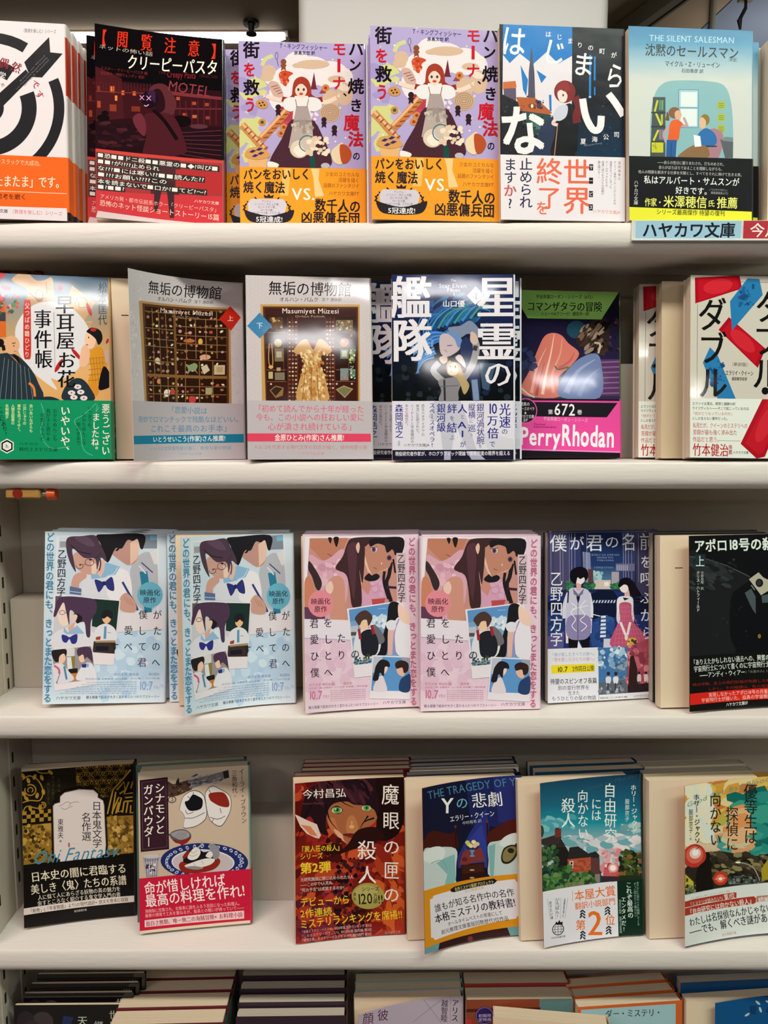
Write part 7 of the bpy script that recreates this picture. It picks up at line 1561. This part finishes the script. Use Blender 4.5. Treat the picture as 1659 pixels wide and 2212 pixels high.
# third shelf
G2 = 'paperbacks on the third shelf'
b = book('paperback', 'light blue paperback with students and snapshots, leftmost on its shelf', 2, -.2047, .031, 8.0, 6.0, 1.1, .106*1.005, H1, .0105, art_bluepair(), 'matte_print', group=G2, yaw=7.6)
p = behind((-.2047, .031, 7.6), .0118, .003); copy_tree(b, 'light blue student paperback copy hidden behind the leftmost one', 'light blue student paperbacks', p[0], p[1], 2, 7.6, 6.0, 1.1)
p = behind(p, .0118, .002); copy_tree(b, 'light blue student paperback, rearmost copy behind the leftmost one', 'light blue student paperbacks', p[0], p[1], 2, 7.6, 6.0, 1.1)
b = book('paperback', 'light blue student paperback with its cover swung out over the shelf edge', 2, -.0832, .0292, 22.4, 4.0, -.6, .106*.95, H1, .0115, art_bluepair(), 'matte_print', group=G2, yaw=4, WB=.106, pages='page_face', liner='page_face')
b.children
p = behind((-.0832, .0292, 4), .0122, -.0095)
def closed(cv, gloss, label, group, row, p, lean, roll, W, H, T, **kw):
    return book('paperback', label, row, p[0], p[1], p[2], lean, roll, W, H, T, cv, gloss, group=group, yaw=p[2], **kw)
b0 = closed(art_bluepair(), 'matte_print', 'light blue student paperback, closed copy showing a strip left of the swung open cover', 'light blue student paperbacks', 2, p, 4.0, -.3, .106, H1, .012)
p = behind(p, .0125, .004); copy_tree(b0, 'light blue student paperback, rearmost copy behind the swung open one', 'light blue student paperbacks', p[0], p[1], 2, 4, 4.0, -.3)
b = book('paperback', 'pink paperback with long haired girl, left one, cover swung slightly open', 2, .0323, .0187, 10, 6.2, -.8, .106*.98, H1, .0106, art_pinkpair(), 'matte_print', group=G2, yaw=4, WB=.106, pages='page_face', liner='page_face')
p = (.0323, .0187, 4)
for k in range(3):
    p = behind(p, .0112, .0012)
    plain_book(2, p[0], p[1], .0106, 4, 6.2, -.6, .106, H1, '#dcc4d8' if k else '#e4d4e0', 'closed pink paperback, %s behind the left long haired girl cover' % ORD[k], 'pink paperbacks')
b = book('paperback', 'pink paperback with long haired girl, right one, lying flat and closed', 2, .1405, .0150, 4.0, 5.0, -.1, .106*1.018, H1, .0115, art_pinkpair(), 'matte_print', group=G2)
p = (.1405, .0150, 4)
for k in range(3):
    p = behind(p, .0122, .0006)
    plain_book(2, p[0], p[1], .0118, 4, 5.0, -.1, .106, H1, '#dcc4d8', 'closed pink paperback, %s behind the right long haired girl cover' % ORD[k], 'pink paperbacks', 'page_grey')
b = book('paperback', 'dark blue paperback with boy and girl at a city crossing, front copy', 2, .2551, .0446, 10, 5.2, -.3, .106, H1, .0105, art_crossing(), 'satin_print', group=G2, yaw=10)
p = behind((.2551, .0446, 10), .0114, .0085); copy_tree(b, 'city crossing paperback copy sticking out to the right behind the front one', 'city crossing paperbacks', p[0], p[1], 2, 10, 5.2, -.3)
b = book('paperback', 'black paperback with a moon and spacecraft and red strip, cover swung out', 2, .378, .0215, 9.5, 5.4, -.6, .106*1.01, H1, .0135, art_moon(), 'satin_print', group=G2, yaw=3, shift=.0225, WB=.106, mark=(-.091, .127, .007), pages='page_face', liner='page_face')
p = (.3555, .0215, 3)
for k in range(2):
    p = behind(p, .0146, 0)
    plain_book(2, p[0], p[1], .014, 3, 5.4, -.3, .106, H1, '#26282a', 'closed black paperback, %s behind the moon and spacecraft cover' % ORD[k], 'black paperbacks', 'page_grey')

# fourth shelf
G3 = 'paperbacks on the fourth shelf'
b = book('paperback', 'black and gold patterned paperback with white lantern shape, leftmost on its shelf', 3, -.2455, .050, 13, 4.2, .1, .106*.95, H2, .0135, art_oni(), 'satin_print', group=G3, yaw=8, liner='flyleaf_orange', WB=.1045, pages='page_paper')
b = book('paperback', 'beige paperback with pistol, spice bags and blue plate above a red band', 3, -.129, .0355, 9, 8.0, -1.2, .106*.97, H2, .0155, art_cinnamon(), 'satin_print', group=G3, yaw=7, spine='#7c9c94', band_spine='#c41e3c')
p = behind((-.129, .0355, 7), .0162, -.0045)
plain_book(3, p[0], p[1], .0108, 7, 8.0, -1.2, .104, H2, '#4c6c64', 'closed paperback with green spine behind the pistol and plate cover', G3, spine='#3c5c54')
b = book('paperback', 'red paperback with green eyed face and yellow lettering', 3, .0194, .0222, 8.8, 4.2, -.1, .106*.967, H2, .0088, art_greeneyes(), 'satin_print', group=G3, yaw=4, liner='flyleaf_orange', WB=.105, pages='page_face')
p = (.0194, .0222, 4)
for k in range(4):
    p = behind(p, .0092, .0065 if k == 1 else .0008)
    plain_book(3, p[0], p[1], .0087, 4, 4.2, -.1, .1045, H2, '#6c1c1c', 'closed red paperback, %s behind the green eyed face' % ORD[k], 'red paperbacks', 'page_paper' if k % 2 else 'page_grey')
b = book('paperback', 'dark blue paperback with two beds and orange bordered band, swung over the edge', 3, .1309, .0194, 17.4, 5.8, -1.0, .106*.935, H2, .0095, art_beds(), 'satin_print', group=G3, yaw=4, liner='flyleaf_orange', shift=.004, WB=.106, pages='page_face')
p = (.1269, .0194, 4)
for k in range(4):
    p = behind(p, .0093 if k else .0100, .004 if k == 1 else .0006)
    plain_book(3, p[0], p[1], .0088, 4, 5.8, -.5, .1045, H2, '#23284a' if k != 1 else '#e0dcd4', 'closed paperback, %s behind the two beds cover' % ORD[k], 'two beds paperbacks', 'page_grey')
b = book('paperback', 'teal sky paperback with brick houses and orange lettered band, cover swung out', 3, .2445, .0190, 11, 6.5, -1.3, .106*.94, H2, .0105, art_house(), 'satin_print', group=G3, yaw=4, liner='flyleaf_orange', shift=.012, WB=.106, pages='page_face')
b1 = closed(art_house(), 'satin_print', 'closed copy of the brick houses paperback showing a strip at its right', 'brick house paperbacks', 3, (.2515, .0325, 4), 6.5, -.8, .106, H2, .0135)
copy_tree(b1, 'rearmost closed copy of the brick houses paperback', 'brick house paperbacks', .2490, .0470, 3, 4, 6.5, -.8)
b = book('paperback', 'sunset paperback with yellow houses and red strips, cover swung out at the right edge', 3, .379, .0218, 11.4, 4.2, -.9, .106*.985, H2, .0115, art_sunset(), 'satin_print', group=G3, yaw=3.5, liner='flyleaf_orange', shift=.0255, WB=.106, pages='page_face')
p = (.3535, .0218, 3.5)
for k in range(2):
    p = behind(p, .0122 if k == 0 else .0150, 0)
    plain_book(3, p[0], p[1], .0143, 3.5, 4.2, -.5, .106, H2, '#c8c4a4', 'thick closed paperback, %s behind the sunset cover' % ORD[k], 'sunset paperbacks', 'page_grey')

# bottom shelf
G4 = 'paperbacks on the bottom shelf'
b = book('booklet', 'glossy black booklet with stone shapes and white characters, front one at bottom left', 4, -.2505, .012, 1.5, 5, .6, .106, H2, .004, art_blackart(), 'glossy_print', group=G4)
for k in range(3):
    x, y = -.2505 + .0045*(k + 1), .012 + .0046*(k + 1) + .003
    b_ = closed(art_blackart(), 'glossy_print', 'glossy black booklet, %s behind the front one at bottom left' % ORD[k], 'glossy black booklets', 4, (x, y, 1.5), 5, .3, .104, H2 + .0062*(k + 1), .004)
p = (-.1500, -.0120, 2)
for k, T in enumerate((.0200, .0208, .0170, .0150)):
    plain_book(4, p[0], p[1], T, 2, 5, 0, .105, H2 + .0003*k, '#5a1420', 'thick paperback with dark red cover and teal spine, %s of its stack from the front' % ORD[k], 'thick dark red paperbacks', spine='#2c5650')
    p = behind(p, T + .0006, .0006)
p = (-.0372, .0005, 1)
for k in range(4):
    plain_book(4, p[0], p[1], .0125, 1, 5, 0, .103, .1485 + .0032*k, '#2c1c2a', 'dark purple paperback with brown spine, %s of its stack from the front' % ORD[k], 'dark purple paperbacks', 'page_grey', spine='#8a4c2c')
    p = behind(p, .0138, -.0004)
b = book('paperback', 'lavender paperback swung open in the middle of the bottom shelf, orange endpaper', 4, .0772, .0215, 14.5, 5, -.5, .104, H2, .0115, art_lavender(), 'satin_print', group=G4, yaw=2, liner='flyleaf_orange', WB=.106, pages='page_face')
p = (.0772, .0215, 2)
for k in range(2):
    p = behind(p, .0122, .0005)
    plain_book(4, p[0], p[1], .0118, 2, 5, 0, .106, H2, '#8ca4a4', 'closed paperback, %s behind the lavender cover' % ORD[k], 'lavender paperbacks')
b = closed(art_brown(), 'satin_print', 'brown paperback with round purple sticker, right of the lavender one', G4, 4, (.1835, .018, 1), 5, 0, .104, H2, .0195)
plain_book(4, .1838, .0385, .019, 1, 5, 0, .104, H2 + .001, '#a03430', 'closed brown paperback behind the one with the purple sticker', G4)
plain_book(4, .2085, -.0135, .0155, -7.5, 5, 0, .106, .1475, '#ddc4a8', 'cream paperback set askew in front of the purple sticker one', G4, 'page_paper', 'matte_print')
b = book('paperback', 'orange bordered light blue paperback, front one of its stack', 4, .2890, .0165, 5, 5, -.4, .103, H2, .0125, art_orangeblue(), 'satin_print', group=G4)
copy_tree(b, 'orange bordered paperback, middle one of its stack', 'orange bordered paperbacks', .2868, .0308, 4, 5.5, 5, -.4)
copy_tree(b, 'orange bordered paperback, rear one of its stack', 'orange bordered paperbacks', .2846, .0452, 4, 6, 5, -.4)
b = book('paperback', 'deep blue paperback with white birds, cover swung out at the bottom right', 4, .4235, .0285, 9, 5, -.4, .105, H2, .0105, art_bluebirds(), 'satin_print', group=G4, yaw=5, shift=.025, WB=.106, pages='page_face')
plain_book(4, .3985, .0385, .012, 4, 5, 0, .106, H2 + .006, '#0d4c80', 'closed deep blue paperback behind the one with white birds', G4, 'page_grey')

# shelf labels on the front of the top shelf
t = empty('label_holder', (0, 0, 0)); tag(t, 'clear plastic label strip holder on the top shelf edge at right', 'label holder')
a0 = at_y(1367, 474.5, -.0035); a1 = at_y(1367, 519.5, -.0035)
m = MB(); m.box(a0.x, -.0012, a1.z, .60, -.0004, a0.z, .0002); m.box(a0.x, -.0030, a1.z, .60, -.0012, a1.z + .0014, .0003); m.build('channel', mat('clear_plastic', '#d4d6d2', .25), t)
def label_card(name, label, x0, x1, pts, bg, draw, fr):
    wd = x1 - x0; hh = .0150
    t = empty(name, (x1, -.0016, a1.z + .0015)); tag(t, label, 'shelf label', 'printed shelf labels')
    m = MB(); m.box(-wd, 0, 0, 0, .0003, hh); cd = m.build('card', mat('label_card', '#e4e8e6', .5), t)
    c = Canvas([(0, 0), (wd*1e4, 0), (wd*1e4, hh*1e4), (0, hh*1e4)], '#e4e8e6')
    c.R(fr, fr*.5, wd*1e4 - fr, hh*1e4 - fr*.8, bg); draw(c, wd*1e4, hh*1e4)
    for (z, k), (P3, TT, Cc, N3) in bake(c, Warp(wd, hh, 0, 0)).items():
        mesh_obj({'art': 'printed_panel', 'text': 'lettering'}[k], P3, TT.tolist(), 'satin_print', cd, cols=Cc, normals=N3)
xa_, xb_ = at_y(1372, 500, -.003).x, at_y(1604, 500, -.003).x
label_card('shelf_label', 'light blue shelf label with bold black characters', xa_, xb_, None, '#9cc2da', lambda c, w_, h: c.T('ハヤカワ文庫', w_*.07, h*.52, w_*.94, h*.52, h*.86, '#161c28', 2), 5)
label_card('shelf_label', 'red shelf label with white characters, cut by the right edge', xb_ + .0006, xb_ + .075, None, '#b03440', lambda c, w_, h: c.T('今月の新刊', w_*.08, h*.52, w_*.92, h*.52, h*.8, '#f0e8e4', 1), 5)

bpy.data.objects.remove(_to)
